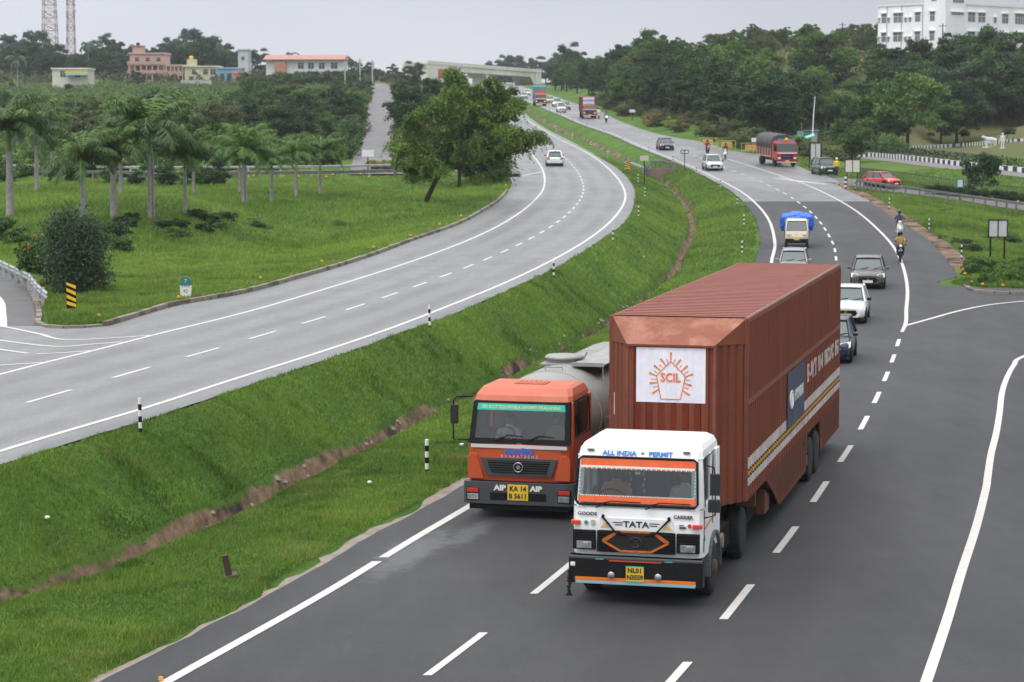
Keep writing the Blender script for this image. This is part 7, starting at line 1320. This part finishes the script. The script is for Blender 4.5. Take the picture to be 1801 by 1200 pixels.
house('house', 'pink three storey house with verandas and stair tower, leftmost of the hilltop row', 229, 292, 95, 148, 650, (.46, .33, .29), [(.15, .08, 1.4, 1.6), (.4, .08, 1.4, 1.6), (.7, .08, 1.8, 1.8), (.2, .40, 1.4, 1.6), (.45, .40, 1.4, 1.6), (.7, .40, 1.4, 1.6), (.2, .72, 1.2, 1.3), (.5, .72, 1.2, 1.3), (.8, .72, 1.2, 1.3)], extra=pink_extra)
def low_pink(t, w, h, c):
    for k in range(5): q = MB(); q.bx(w*k/4.2, w*k/4.2+.35, -1.5, -1.15, 0, h); q.build('column', c, t)
    q = MB(); q.bx(-.2, w+.2, -1.6, 0, h*.48, h*.56); q.bx(-.2, w+.2, -1.65, -1.5, h*.56, h*.72); q.build('balcony', mat('pink_rail', (.5, .27, .22), .8), t)
house('house', 'lower pink wing with columns between the tall pink house and the cream house', 293, 323, 116, 150, 648, (.44, .31, .27), [(.2, .1, 1.6, 2), (.5, .1, 1.6, 2), (.8, .1, 1.6, 2), (.2, .6, 1.6, 1.8), (.5, .6, 1.6, 1.8), (.8, .6, 1.6, 1.8)], extra=low_pink)
def cream(t, w, h, c):
    q = MB(); q.bx(.5, 3, 1, 4, h, h+2.2); q.build('stair_tower', c, t); q = MB(); q.lathe([(.6, 0), (.6, .8), (.3, 1.0)], (1.6, 2.4, h+2.2), 'z', 12); q.build('water_tank', mat('tank_yellow', (.75, .38, .02), .5), t)
    q = MB(); q.plate([(w*.35, -1.2, h*.75), (w*.75, -1.2, .4), (w*.75, -1.2, 1.2), (w*.35, -1.2, h*.75+.8)], (0, 1, 0), .9); q.build('outer_stair', c, t)
house('house', 'cream yellow house with an outside stair and a yellow roof tank', 325, 384, 118, 150, 646, (.50, .48, .34), [(.2, .12, 1.4, 1.8), (.85, .12, 1.8, 1.8), (.3, .58, 1.6, 1.5), (.62, .58, 1.4, 1.5), (.85, .58, 1.6, 1.5)], extra=cream)
house('house', 'bright blue house at the right end of the row on the far hill', 383, 424, 121, 147, 645, (.20, .36, .48), [(.2, .15, 1.3, 2.2), (.5, .35, 1.4, 1.4), (.8, .35, 1.4, 1.4)])
house('house', 'small salmon pink house next to the bright blue house', 411, 428, 129, 150, 640, (.58, .27, .20), [(.5, .3, 1.2, 1.4)])
house('house', 'plain grey white gable wall standing behind the trees right of the blue house', 419, 436, 88, 132, 690, (.50, .52, .55), [(.5, .6, 1, 1)])
rr2 = mat('red_tiles', (.42, .20, .17), .7, 0, .2, 3)
def redroof(t, w, h, c):
    q = MB(); q.plate([(-.6, -1.2, h), (w+.6, -1.2, h), (w+.6, 4, h+1.3), (-.6, 4, h+1.3)], (0, 0, 1), .2); q.build('tiled_roof', rr2, t); q = MB(); q.bx(w*.12, w*.26, -1.0, 0, 0, h*.9); q.build('porch', mat('porch_orange', (.42, .20, .12), .7), t)
house('house', 'long white house with a red tiled roof left of the hill lane', 468, 605, 106, 134, 620, (.62, .62, .66), [(.45, .45, 1.6, 1.6), (.58, .45, 1.6, 1.6), (.72, .45, 1.6, 1.6), (.88, .45, 1.8, 1.6)], ang=R(-3), roof=rr2, extra=redroof)
house('house', 'small white and yellow house with a blue awning far left among the trees', 92, 155, 122, 142, 600, (.62, .60, .52), [(.3, .3, 1.5, 1.6), (.7, .3, 1.5, 1.6)], extra=lambda t, w, h, c: (MB().bx(w*.35, w*.98, -.12, -.02, h*.62, h*.98).build('name_panel', mat('panel_yellow', (.66, .48, .14), .6), t), MB().plate([(w*.4, -2.2, h*.45), (w, -2.2, h*.45), (w, 0, h*.58), (w*.4, 0, h*.58)], (0, 0, 1), .12).build('awning', mat('awning_blue', (.08, .30, .38), .6), t)))
for x0, x1, yt, yb, lab in ((318,372,141,150,'pale boundary wall below the cream house'), (520,600,126,138,'white boundary wall below the red roofed house'), (95,135,139,147,'low pink boundary wall below the small white and yellow house')):
    a = pxz(x0, yb, Y=615 if x0 != 520 else 600); b = pxz(x1, yb, Y=a[1]); h = (yb-yt)/FPX*a[1]; o = MB().bx(a[0], b[0], a[1], a[1]+.3, a[2]-2, a[2]+h*.93).bx(a[0]-.1, b[0]+.1, a[1]-.1, a[1]+.4, a[2]+h*.93, a[2]+h).build('boundary_wall', mat('wall_pale', (.52, .50, .49), .85, 0, .15, .6)); setp(o, lab, 'wall')
# road bridge across the highway
A = Vector(pxz(750, 108, Y=800)); B = Vector(pxz(951, 124, Y=940)); B.z = A.z = 29.6; d = (B-A).normalized(); n = Vector((d.y, -d.x, 0)); br = thing('road_bridge', 'long pale concrete road bridge crossing the highway at the horizon', 'bridge', (A.x, A.y, A.z)); Lb = (B-A).length
BC = mat('bridge_concrete', (.70, .67, .60), .8, 0, .15, .2); q = lambda s, o, z: tuple(d*s+n*o+Vector((0, 0, z)))
def beam(nm, s0, s1, o0, o1, z0, z1, m=BC): MB().loft([[q(s0, o0, z0), q(s1, o0, z0), q(s1, o1, z0), q(s0, o1, z0)], [q(s0, o0, z1), q(s1, o0, z1), q(s1, o1, z1), q(s0, o1, z1)]]).build(nm, m, br)
beam('girder', 0, Lb, -8, 0, -2.9, -.9); beam('deck', 0, Lb, -8.4, .5, -.9, -.45); beam('parapet', 0, Lb, .2, .5, -.45, .35); beam('parapet', 0, Lb, -8.4, -8.1, -.45, .35)
for s in (Lb*.50,): 
    beam('pier', s-1.1, s+1.1, -6, -1, -12, -2.9)
    MB().loft([[q(s-1.2, -.3, -4.5), q(s+1.2, -.3, -4.5), q(s+1.2, -7.5, -4.5), q(s-1.2, -7.5, -4.5)], [q(s-2.6, -.3, -2.9), q(s+2.6, -.3, -2.9), q(s+2.6, -7.5, -2.9), q(s-2.6, -7.5, -2.9)]]).build('pier_cap', BC, br)
beam('abutment', Lb-9, Lb, -9, .3, -8.5, -.9); beam('abutment', 0, Lb*.26, -9, .3, -9, -.9)
MB().loft([[q(Lb-15, 0, -2.9), q(Lb-9, 0, -2.9), q(Lb-9, -8, -2.9), q(Lb-15, -8, -2.9)], [q(Lb-9.1, 0, -6.5), q(Lb-9, 0, -6.5), q(Lb-9, -8, -6.5), q(Lb-9.1, -8, -6.5)]]).build('haunch', BC, br)
a = pxz(771, 140, Y=760); b = pxz(785, 122, Y=760); setp(MB().bx(a[0], b[0], 757, 757.4, a[2]+.3, b[2]).bx(a[0]+.4, a[0]+.6, 757.1, 757.3, a[2]-2, a[2]+.3).build('billboard', mat('board_red', (.35, .09, .06), .7, 0, .3, .6)), 'dark red billboard in front of the pale wall of the bridge', 'billboard')
def tower(px, top, w0, w1, label, n=13):
    Yd = 780; p = pxz(px, 75, Y=Yd); z = GZ(p[0], Yd); h = CAMZ+ray(px, top)[1]*Yd-z; t = thing('lattice_tower', label, 'tower', (p[0], Yd, z)); MW = mat('tower_white', (.52, .50, .52), .5); MR2 = mat('tower_red', (.36, .24, .23), .5)
    W_ = lambda k: w0+(w1-w0)*k/n
    for k in range(n):
        q = MB(); a, b = W_(k)/2, W_(k+1)/2; z0, z1 = h*k/n, h*(k+1)/n; m = (MR2, MW)[k % 2]; cs = [(-1, -1), (1, -1), (1, 1), (-1, 1)]
        for (x, y), (x2, y2) in zip(cs, cs[1:]+cs[:1]): q.tube([(x*a, y*a, z0), (x*b, y*b, z1)], .14, 4); q.tube([(x*a, y*a, z0), (x2*b, y2*b, z1)], .08, 4); q.tube([(x2*a, y2*a, z0), (x*b, y*b, z1)], .08, 4); q.tube([(x*a, y*a, z0), (x2*a, y2*a, z0)], .08, 4)
        q.build('lattice_section', m, t)
    q = MB()
    for k in range(6): q.tube([(-.9+.3*k, -W_(n)/2-.3, h*.55), (-.9+.3*k, -W_(n)/2-.3, h*.55+1.6)], .16, 6) if k % 2 else q.lathe([(.5, 0), (.5, .3)], (W_(n)/2+.3, 0, h*.7+k), 'y', 10)
    q.build('antenna', MW, t)
tower(88, -25, 5.2, 3.6, 'wide red and white lattice mast, left one of the two at the top left'); tower(125, -25, 2.8, 2.0, 'slim grey red lattice mast, right one of the two at the top left')
# ------------------------------------------------------------------ posts, signs and rails
def marker(label, p, h=.78, group=None, r=.042, tilt=0, name='marker_post'):
    mb = MB(); n = 6
    for k in range(n): mb.tube([(0, 0, -.05+k*(h+.05)/n), (0, 0, -.05+(k+1)*(h+.05)/n)], r, 10, k % 2)
    o = mb.build(name, [BLK, WINK]); o.location = p; o.rotation_euler = (tilt, tilt*.7, 0); return setp(o, label, 'post', group)
for i, (x, y) in enumerate([(247,760),(756,577),(974,488),(1078,424.5),(1123,382.5),(1134,347.5),(1122.5,322),(1100,299),(1132,312),(1069,279),(1039,261),(1007,245),(979,232),(957,219)]):
    g = G(x, y); marker(['nearest black and white post on the grass beside the left carriageway', 'second nearest black and white post beside the left carriageway, left of the tanker', 'third nearest black and white post beside the left carriageway'][i] if i < 3 else 'black and white striped post on the median edge of the left carriageway bend', g, .80, None if i < 3 else 'left median posts', tilt=random.uniform(-.04, .04))
for i, (x, y) in enumerate([(751,832),(1305,447.5),(1308.5,397.5),(1296.5,360.5),(1267,330),(1225,306),(1184,286),(1141,268),(1102,250),(1068,236),(1038,224),(1013,213),(991,204),(971,197)]):
    g = G(x, y) if i < 8 else onR(x, y)+Vector((-.5, 0, 0)); marker(['black and white post standing alone on the grass left of the orange tanker cab'][0] if i < 1 else 'black and white striped post on the median edge of the right carriageway', g, .82, None if i < 1 else 'right median posts', .048, tilt=random.uniform(-.03, .03))
for x, y, lab in ((1504,334,'striped post beside the nose of the slip road, below the rear faced sign board'),(1564,367.5,'striped post on the sandy verge above the scooter rider'),(1634,406,'striped post in the grass right of the scooter rider'),(1691,456,'striped post left of the tall black legged board')): marker(lab, G(x, y), .86)
g = G(1487, 332); marker('stubby white and black post between the nose and the rear faced sign board', g, 1.1, None, .12)
g = G(403, 1014); o = MB().bx(-.055, .055, -.055, .055, -.1, .42).bx(-.16, .16, -.14, .14, -.06, .03, 1).build('broken_post', [mat('rust_stub', (.07, .035, .03), .9, 0, .4, 6), MUD]); o.location = g; o.rotation_euler = (.05, -.2, .3); setp(o, 'short rusty broken post stub leaning on the near grass', 'post')
CE = mat('orange_reflector_cap', (.85, .36, .01), .35, coat=.6)
def stud(x, y, lab, grp, dz=.0, fn=None):
    g = (fn or G)(x, y); Y = g.y; o = MB(); o.bx(-.09, .09, -.04, .04, .0, .13, 0, .02, .01).bx(-.02, .02, -.02, .02, -.15, .0, 1); o = o.build('reflector', [CE, BLK]); o.location = (g.x, g.y, g.z+.10+dz); o.rotation_euler = (0, 0, random.uniform(-.4, .4)); o.scale = (.40+Y/330,)*3 if fn is None else (.45,)*3; setp(o, lab, 'reflector', grp)
for x, y in ((174,561),(314,528),(458,493.5),(566,464),(657,439),(722,418),(773,398),(811,383),(890,329)): stud(x, y, 'small orange reflector on the kerb of the left lawn', 'left kerb reflectors')
for x, y in ((31,483),(54,506),(71,534)): stud(x, y, 'small orange reflector on the curved kerb of the slip road at the left edge', 'slip road reflectors')
for x, y in ((382,319),(422,319),(446,319),(498,320),(525,320),(574,321),(585,317),(634,316),(649,321),(678,314),(240,320),(300,320)): stud(x, y, 'small orange reflector along the guard rail behind the palms', 'palm grove rail reflectors', .35)
for x, y in ((1689,473),(1693,480),(1697,487),(1709,502),(1728,506),(1764,508)): stud(x, y, 'small orange reflector on the kerb of the exit island', 'exit island reflectors', .05)
for x, y in ((1473,327),(1480,329)): stud(x, y, 'small orange reflector at the nose of the slip road', 'nose reflectors', .02)
for x, y in ((1725,357),(1790,364)): stud(x, y, 'small orange reflector on the right guard rail', 'right rail reflectors', .35)
stud(283, 1199, 'orange road stud at the bottom edge beside the white edge line', None, -.08, onR)
# guard rails
def guardrail(label, P, h=.75, sp=2.0, m=None, thick=.3, postm=None, zoff=0, two=False):
    P = [Vector(p) for p in P]; t = thing('guard_rail', label, 'guard rail', P[0]); P = [p-P[0] for p in P]; q = MB()
    for a, b in zip(P[:-1], P[1:]):
        d = (b-a).normalized(); n_ = Vector((d.y, -d.x, 0)); pr = [(0, h-thick), (.05, h-thick*.85), (.05, h-thick*.65), (0, h-thick*.5), (.05, h-thick*.35), (.05, h-thick*.15), (0, h)]
        rings = [[p+n_*o+Vector((0, 0, z)) for o, z in pr]+[p+n_*(o-.02)+Vector((0, 0, z)) for o, z in pr[::-1]] for p in (a, b)]; q.loft(rings)
    q.build('rail', m, t); acc = 0; i = 0
    for a, b in zip(P[:-1], P[1:]):
        l = (b-a).length; s = sp-acc if i else 0
        while s < l: p = a+(b-a)*s/l; MB().bx(p.x-.07, p.x+.07, p.y-.06, p.y+.06, p.z-.3, p.z+h+.03).build('post', postm or m, t); s += sp; i += 1
        acc = l-(s-sp)
    return t
GMt = mat('galvanised', (.42, .43, .44), .5, .4, .25, 2); GDK = mat('weathered_rail', (.17, .165, .165), .7, .2, .4, 2)
guardrail('short silver guard rail curving beside the slip road at the left edge', [tuple(Vector(pxz(x, y, z=1.4))) for x, y in ((-60,455),(0,485),(30,500),(52,512),(66,532),(84,548))], .72, 2.2, GMt)
guardrail('long grey guard rail with square posts in front of the red car', smooth([tuple(G(x, y)) for x, y in ((1506,333),(1569,344),(1656,356),(1756,370),(1850,383))], 4), .95, 1.25, GDK, .22)
def LP(pts, dz=0): return smooth([(p[0], p[1], GZ(p[0], p[1])+dz) for p in pts], 4)
zr_ = RIB['left_back_road'][0]; guardrail('long weathered guard rail running behind the palm trees', [(p.x, p.y-3.7, GZ(p.x, p.y-3.7)) for p in zr_[::2] if p.x < -9], .8, 3, GDK)
guardrail('pale guard rail on the far side of the little road behind the palm trees', [(p.x, p.y+3.8, GZ(p.x, p.y+3.8)+.1) for p in zr_[::2] if p.x < -9], 1.0, 3, GMt, .22)
gm = [G(1107, 298), G(1128, 306), G(1152, 312)]; guardrail('short white guard rail in the median ending at the culvert', gm, .85, 1.6, mat('rail_white', (.60, .60, .61), .6), .25, GDK)
g2 = [G(1146, 296), G(1165, 296), G(1188, 300)]; guardrail('dark rail with posts across the median behind the culvert', g2, .85, 1.8, GDK, .2)
g = G(1162, 312); cu = thing('culvert', 'brown stone culvert headwall in the median at the start of the drain', 'culvert', g); q = MB(); q.bx(-1.9, 1.9, -.3, .1, -.9, .95, 0); q.build('headwall', mat('culvert_stone', (.21, .15, .13), .9, 0, .6, 1.2, .4, dirt=(.10, .075, .06)), cu); q = MB(); q.bx(-1.6, -1.2, -.42, .2, .3, 1.25); q.bx(1.2, 1.6, -.42, .2, .3, 1.25); q.build('pillar', GDK, cu)
def sign(name, label, px, py, wpx, hpx, ytop, face, legs=(0,), m=None, legm=None, th=.05, frame=None, split=0, g=None, cat='sign', rz=0, txt=None):
    g = g or G(px, py); k = g.y/FPX; w_ = wpx*k; h = hpx*k; zt_ = (py-ytop)*k; t = thing(name, label, cat, g, rz); MB().bx(-w_/2, w_/2, -th/2, th/2, zt_-h, zt_).build('board', m or WINK, t)
    for l in legs: MB().bx(l*w_-.045, l*w_+.045, th/2+.005, th/2+.08, -.2, zt_+.02).build('post', legm or BLK, t)
    if frame: 
        f = MB(); e_ = .06
        for a in ((-w_/2-e_, -w_/2, zt_-h, zt_), (w_/2, w_/2+e_, zt_-h, zt_), (-w_/2-e_, w_/2+e_, zt_, zt_+e_), (-w_/2-e_, w_/2+e_, zt_-h-e_, zt_-h)): f.bx(a[0], a[1], -th, th, a[2], a[3])
        for s_ in range(split): x = -w_/2+w_*(s_+1)/(split+1); f.bx(x-.03, x+.03, -th, -th/2-.002, zt_-h, zt_)
        f.build('frame', frame, t)
    return t
CRM = mat('board_cream', (.62, .60, .50), .7, 0, .1, 2); LGY = mat('board_grey', (.50, .50, .51), .6, 0, .1, 2)
sign('sign_board', 'plain white board on one post in front of the empty hill lane', 647, 300, 21, 12, 264, 0, m=mat('board_white', (.72, .72, .76), .6))
t = sign('sign_board', 'cream board seen from behind on two black legs near the black fence', 1499, 322, 25, 21, 282, 0, (-.38, .36), CRM, frame=BLK, split=1)
t = sign('sign_board', 'tall grey board seen from behind, standing on two black legs above the exit island', 1754, 462, 31, 28, 388, 0, (-.40, .40), LGY, frame=BLK, split=1)
t = sign('sign_board', 'narrow two row board on black and white legs beside the kiosk', 1434, 297, 17, 28, 253, 0, (-.62, .62), LGY, frame=BLK, split=1)
sign('sign_board', 'pale pinkish board on a thin post in the median beside the culvert', 1133, 325, 15, 9, 274, 0, m=mat('board_pink', (.55, .44, .42), .6))
g = G(1204, 303); t = thing('direction_sign', 'empty dark T shaped sign frame on a thin pole in the median', 'sign', g); k = g.y/FPX; q = MB(); hh = 38*k
for a in ((-7, 7, 0, .06), (-7, 7, -5*k-.03, -5*k+.03)): q.bx(a[0]*k, a[1]*k, -.02, .02, hh+a[2]-.03, hh+a[3]+.0)
for x in (-7, 0, 7): q.bx(x*k-.03, x*k+.03, -.02, .02, hh-5*k, hh)
q.build('frame', mat('dark_iron', (.05, .045, .045), .7), t); MB().tube([(0, 0, -.2), (0, 0, hh)], .045, 6).build('post', MATS['dark_iron'], t)
g = G(1326, 269); t = sign('sign_board', 'small white flag shaped board on a striped pole left of the parked red truck', 1326, 269, 9, 7, 243, 0, (-.45,), g=g); 
g = G(1688, 353); t = sign('sign_board', 'small blue and white board on a black pole in front of the guard rail', 1688, 353, 9, 13, 316, 0, (0,), mat('board_bluewhite', (.50, .58, .68), .5), g=g, frame=mat('frame_blue', (.04, .09, .22), .5))
sign('sign_board', 'tiny white board in the hedge high up the right side of the road', 1112, 205, 10, 5, 186, 0, (0,), mat('board_white', (.72, .72, .76), .6), g=G(1112, 212))
g = Vector(pxz(1790, 0, Y=402)); g.z = 29.4; t = thing('flag', 'small red flag on a pole on the roof of the white hilltop building', 'flag', g); MB().tube([(0, 0, 0), (0, 0, 2.4)], .05, 5).build('pole', GMt, t); MB().plate([(0, 0, 1.6), (.9, .1, 1.7), (.9, .1, 2.3), (0, 0, 2.3)], (0, 1, 0), .02).build('cloth', REDL, t)
def chevron(label, px, py, w_, h, z0):
    g = G(px, py); t = thing('chevron_board', label, 'sign', g, R(4)); MB().bx(-w_/2, w_/2, -.02, .02, z0, z0+h).build('board', BLK, t); q = MB(); n_ = 4
    for k in range(n_):
        a = z0+h*(k+.15)/n_; b = a+h*.52/n_; dz = h*.30/n_*1.6; q.plate([(-w_/2+.01, -.024, min(z0+h, a+dz)), (w_/2-.01, -.024, a-dz*.4 if k else a), (w_/2-.01, -.024, b-dz*.4 if k else b), (-w_/2+.01, -.024, min(z0+h, b+dz))], (0, -1, 0), .006)
    q.build('stripe', mat('chevron_yellow', (.82, .48, .02), .5), t); MB().bx(-.04, .04, .02, .08, -.1, z0+h*.9).build('post', BLK, t); return t
chevron('yellow and black striped hazard board at the tip of the left grass island', 126, 548, .37, .98, .12)
chevron('yellow and black striped hazard board at the end of the white median rail', 1105, 301, .44, .90, .1)
g = G(327, 524); t = thing('milestone', 'white milestone with a dark green rounded top on the left verge', 'milestone', g); k = g.y/FPX; w_, h = .23, .82; q = MB(); pf = lambda a0, a1, n_: [(w_*math.cos(R(a0+(a1-a0)*i/n_)), 0, h*.72+w_*1.05*math.sin(R(a0+(a1-a0)*i/n_))) for i in range(n_+1)]
q.plate([(-w_*.78, -.07, -.1), (w_*.78, -.07, -.1), (w_, -.07, h*.60), (-w_, -.07, h*.60)], (0, 1, 0), .14); q.build('stone', mat('stone_white', (.70, .70, .68), .7, 0, .1, 6), t)
q = MB(); q.plate([(-w_, -.07, h*.60), (w_, -.07, h*.60)]+[(x, -.07, z) for x, y, z in pf(0, 180, 10)], (0, 1, 0), .14); q.build('cap', mat('stone_green', (.03, .17, .15), .6), t)
mo = text('7', .20, 0, -.072, .66, 'right', WINK, t); mo2 = text('TUMKUR', .10, 0, -.072, .46, 'right', INK, t, w=.85); mo3 = text('42', .2, 0, -.072, .27, 'right', INK, t)
# barriers, kiosk and poles by the lay-by
for x, y, w_, lab in ((1258,261,20,'yellow board barrier farthest left of the three at the roadside'), (1283,266,17,'yellow board barrier in the middle of the three at the roadside'), (1294,271,19,'orange yellow board barrier nearest the parked red truck')):
    g = onR(x-4, y); g.x = float(xRRe(g.y))-1.2+(x-1275)*.035; t = thing('barrier', lab, 'barrier', g, R(random.uniform(-8, 8))); t.scale = (.85, .85, .85); YF = mat('barrier_yellow', (.55, .42, .12), .6); f = MB(); W_ = 1.25
    for s in (-1, 1): f.tube([(s*W_, 0, .1), (s*W_, 0, 1.5)], .035, 6); f.tube([(s*W_, -.35, .05), (s*W_, .35, .05)], .035, 6)
    f.tube([(-W_, 0, 1.5), (W_, 0, 1.5)], .035, 6); f.tube([(-W_, 0, .45), (W_, 0, .45)], .035, 6); f.build('frame', YF, t); MB().bx(-.75, .75, -.04, -.01, .55, 1.3).build('board', mat('barrier_board', (.55, .33, .09), .5, 0, .1, 3), t); MB().bx(-.6, .6, -.045, -.041, .88, .96).build('lettering', mat('barrier_text', (.55, .12, .03), .6), t)
g = G(1426, 262); t = thing('kiosk', 'small pale blue guard kiosk with a flat roof behind the light pole', 'kiosk', g); KB = mat('kiosk_blue', (.26, .38, .50), .6, 0, .15, 2); q = MB()
for x in (-.9, .8): 
    for y in (0, 1.5): q.bx(x, x+.1, y, y+.1, 0, 2.5)
q.bx(-.9, .9, 0, 1.6, 0, .95); q.bx(-.9, .9, 1.55, 1.6, .95, 2.5); q.build('wall', KB, t); MB().bx(-1.05, 1.05, -.25, 1.8, 2.5, 2.62).build('roof', mat('kiosk_roof', (.30, .42, .55), .5), t); MB().bx(-.78, .78, .02, .04, 1.0, 2.3).build('window', mat('kiosk_pane', (.35, .38, .38), .2), t)
g = G(1412, 264); t = thing('signboard', 'turquoise panel with a slanted turquoise canopy left of the kiosk', 'panel', g); MB().bx(-.75, .1, 0, .06, .8, 2.4).build('panel', mat('turquoise', (.06, .36, .32), .6), t); MB().plate([(.2, -.6, 1.35), (1.4, -.6, 1.75), (1.4, .3, 1.95), (.2, .3, 1.55)], (0, 0, 1), .12).build('canopy', mat('turquoise_light', (.16, .60, .52), .5), t); MB().plate([(.6, .1, 0), (1.3, .1, 0), (1.0, .1, 1.7), (.5, .1, 1.6)], (0, 1, 0), .05).build('banner', mat('pale_teal', (.40, .55, .56), .7), t)
g = G(1428, 268); t = thing('light_pole', 'tall white lamp pole standing above the kiosk', 'pole', g); h = 97*g.y/FPX; MB().tube([(0, 0, 0), (.12, 0, h*.6), (.30, 0, h)], [.10, .075, .05], 8).build('pole', mat('pole_white', (.72, .72, .72), .5), t); MB().tube([(.3, 0, h), (1.1, 0, h+.9)], .02, 5).build('arm', BLK, t)
g = G(1409, 266); o = MB().tube([(0, 0, 0), (0, 0, 49*g.y/FPX)], .05, 6).build('wooden_pole', mat('pole_brown', (.28, .14, .10), .8)); o.location = g; setp(o, 'thin reddish brown pole left of the kiosk', 'pole')
for i, (x, y, yt, Yd, lab) in enumerate(((633,140,103,600,'pale utility pole left of the top of the hill lane'), (655,148,106,590,'second pale utility pole beside the top of the hill lane'), (607,146,120,560,'short pale utility pole below the red roofed house'))):
    p = pxz(x, y, Y=Yd); h = (y-yt)/FPX*Yd; o = MB().tube([(0, 0, -1), (0, 0, h)], .17, 6).bx(-.7, .7, -.06, .06, h-.7, h-.55).build('utility_pole', mat('pole_concrete', (.42, .42, .42), .8)); o.location = p; setp(o, lab, 'pole')
for x, yt, yb, lab in ((1481,40,72,'thin electric pole with a stay on the crest left of the white building'), (1657,42,80,'dark leaning electric pole in front of the white building')):
    p = pxz(x, yb, Y=398 if x > 1600 else 440); h = (yb-yt)/FPX*p[1]; t = thing('electric_pole', lab, 'pole', p); MB().tube([(0, 0, -4), (.05, 0, h)], .09, 6).build('pole', MATS['dark_iron'], t); MB().bx(-.7, .7, -.04, .04, h-.5, h-.4).tube([(0, 0, h*.75), (1.2, 0, -.5)], .04, 4).build('crossarm', MATS['dark_iron'], t)
# black iron fence in front of the lower lawn, green mesh posts in the hedge
t = None; FP = smooth([tuple(G(x, y)) for x, y in ((1512,317),(1560,322),(1620,330),(1665,337),(1730,345),(1830,356))], 8); t = thing('iron_fence', 'black iron picket fence behind the red car', 'fence', FP[0]); q = MB(); r_ = MB()
for a, b in zip(FP[:-1], FP[1:]):
    a, b = a-FP[0], b-FP[0]; a.z += .1; b.z += .1; l = (b-a).length; n_ = int(l/.16)
    for k in range(n_): p = a+(b-a)*k/n_; q.bx(p.x-.018, p.x+.018, p.y-.018, p.y+.018, p.z-.1, p.z+1.15)
    for z in (.2, 1.05): r_.tube([tuple(a+Vector((0, 0, z))), tuple(b+Vector((0, 0, z)))], .022, 4)
q.build('picket', MATS['dark_iron'], t); r_.build('rail', MATS['dark_iron'], t)
t = thing('mesh_fence', 'green mesh fence standing in front of the clipped hedge above the striped kerb', 'fence', hp_[0]); q = MB(); 
for i, p in enumerate(hp_[::5]): p = p-hp_[0]; q.tube([(p.x, p.y-.5, p.z-.1), (p.x, p.y-.5, p.z+1.75)], .04, 5)
q.build('post', mat('fence_green', (.10, .17, .15), .6), t); q = MB()
for a, b in zip(hp_[:-1], hp_[1:]):
    for z in (.5, 1.1, 1.65): q.tube([tuple(a-hp_[0]+Vector((0, -.5, z))), tuple(b-hp_[0]+Vector((0, -.5, z)))], .014, 4)
q.build('wire', MATS['fence_green'], t)
# white statues on the lawn
STN = mat('statue_white', (.66, .67, .66), .7, 0, .12, 5)
g = G(1742, 259); k = g.y/FPX; t = thing('cow_statue', 'white statue of a cow with a calf on the lawn behind the striped kerb', 'statue', g, R(195)); Jc = [(0,0,1.05,.30),(.55,0,1.08,.30),(-.55,0,1.08,.29),(.85,0,1.25,.19),(1.08,0,1.42,.15),(1.35,0,1.28,.09),(-.82,0,1.1,.10),(-.95,0,.6,.035)]; Ec = [(0,1),(0,2),(1,3),(3,4),(4,5),(2,6),(6,7)]
for x in (.55, -.6):
    for s in (-1, 1): b = len(Jc); Jc += [(x, s*.17, .78, .12), (x+(.05 if x > 0 else -.08), s*.17, .42, .065), (x, s*.17, .05, .05)]; Ec += [(1 if x > 0 else 2, b), (b, b+1), (b+1, b+2)]
skin('body', Jc, Ec, STN, t, 1); q = MB(); [q.tube([(1.1, s*.08, 1.52), (1.05, s*.22, 1.70)], [.03, .01], 5) for s in (-1, 1)]; q.build('horn', STN, t)
Jk = [(x*.55, y*.6-.55, z*.55, r*.55) for x, y, z, r in Jc]; skin('calf', Jk, Ec, STN, t, 1); t.scale = (1.0,)*3
MB().bx(-.9, .9, -.6, .5, -.1, .05).build('plinth', STN, t)
g = G(1763, 261); t = standing('white statue of a standing person beside the white cow statue', g, R(-90), STN, STN, STN, 1.12, STN, 'person_statue', 'statue'); MB().bx(-.3, .3, -.3, .3, -.1, .06).build('plinth', STN, t)
# litter on the grass
for x, y, lab in ((812,788,'crumpled white bag on the grass left of the tanker bumper'), (650,855,'scrap of pale plastic on the near median grass'), (1132,454,'white ball shaped scrap on the median slope'), (1695,368,'white scrap lying in the right hollow'), (83,918,'tiny white scrap on the near left slope')):
    g = G(x, y); q = MB(); q.loft([[(.06*math.cos(a)*f*(1+.3*math.sin(3*a+z)), .07*math.sin(a)*f, z*.05) for a in np.linspace(0, 5.6, 8)] for z, f in ((0, .8), (.5, 1), (1, .6))], 0, True, True); o = q.build('litter', mat('litter_white', (.72, .74, .76), .5)); o.location = (g.x, g.y, g.z+.07); setp(o, lab, 'litter')
# ------------------------------------------------------------------ haze
hz = MB(); hz.bx(-700, 700, -30, 1150, -20, 90); hm_ = D.materials.new('haze_air'); hm_.use_nodes = True; nt = hm_.node_tree; nt.nodes.clear(); o_ = nt.nodes.new('ShaderNodeOutputMaterial'); v_ = nt.nodes.new('ShaderNodeVolumePrincipled'); v_.inputs['Density'].default_value = .00013; v_.inputs['Color'].default_value = (.86, .90, .97, 1); v_.inputs['Anisotropy'].default_value = .2; nt.links.new(v_.outputs[0], o_.inputs['Volume'])
setp(hz.build('haze', hm_), 'thin pale haze filling the air over the valley', 'haze', None, 'stuff')
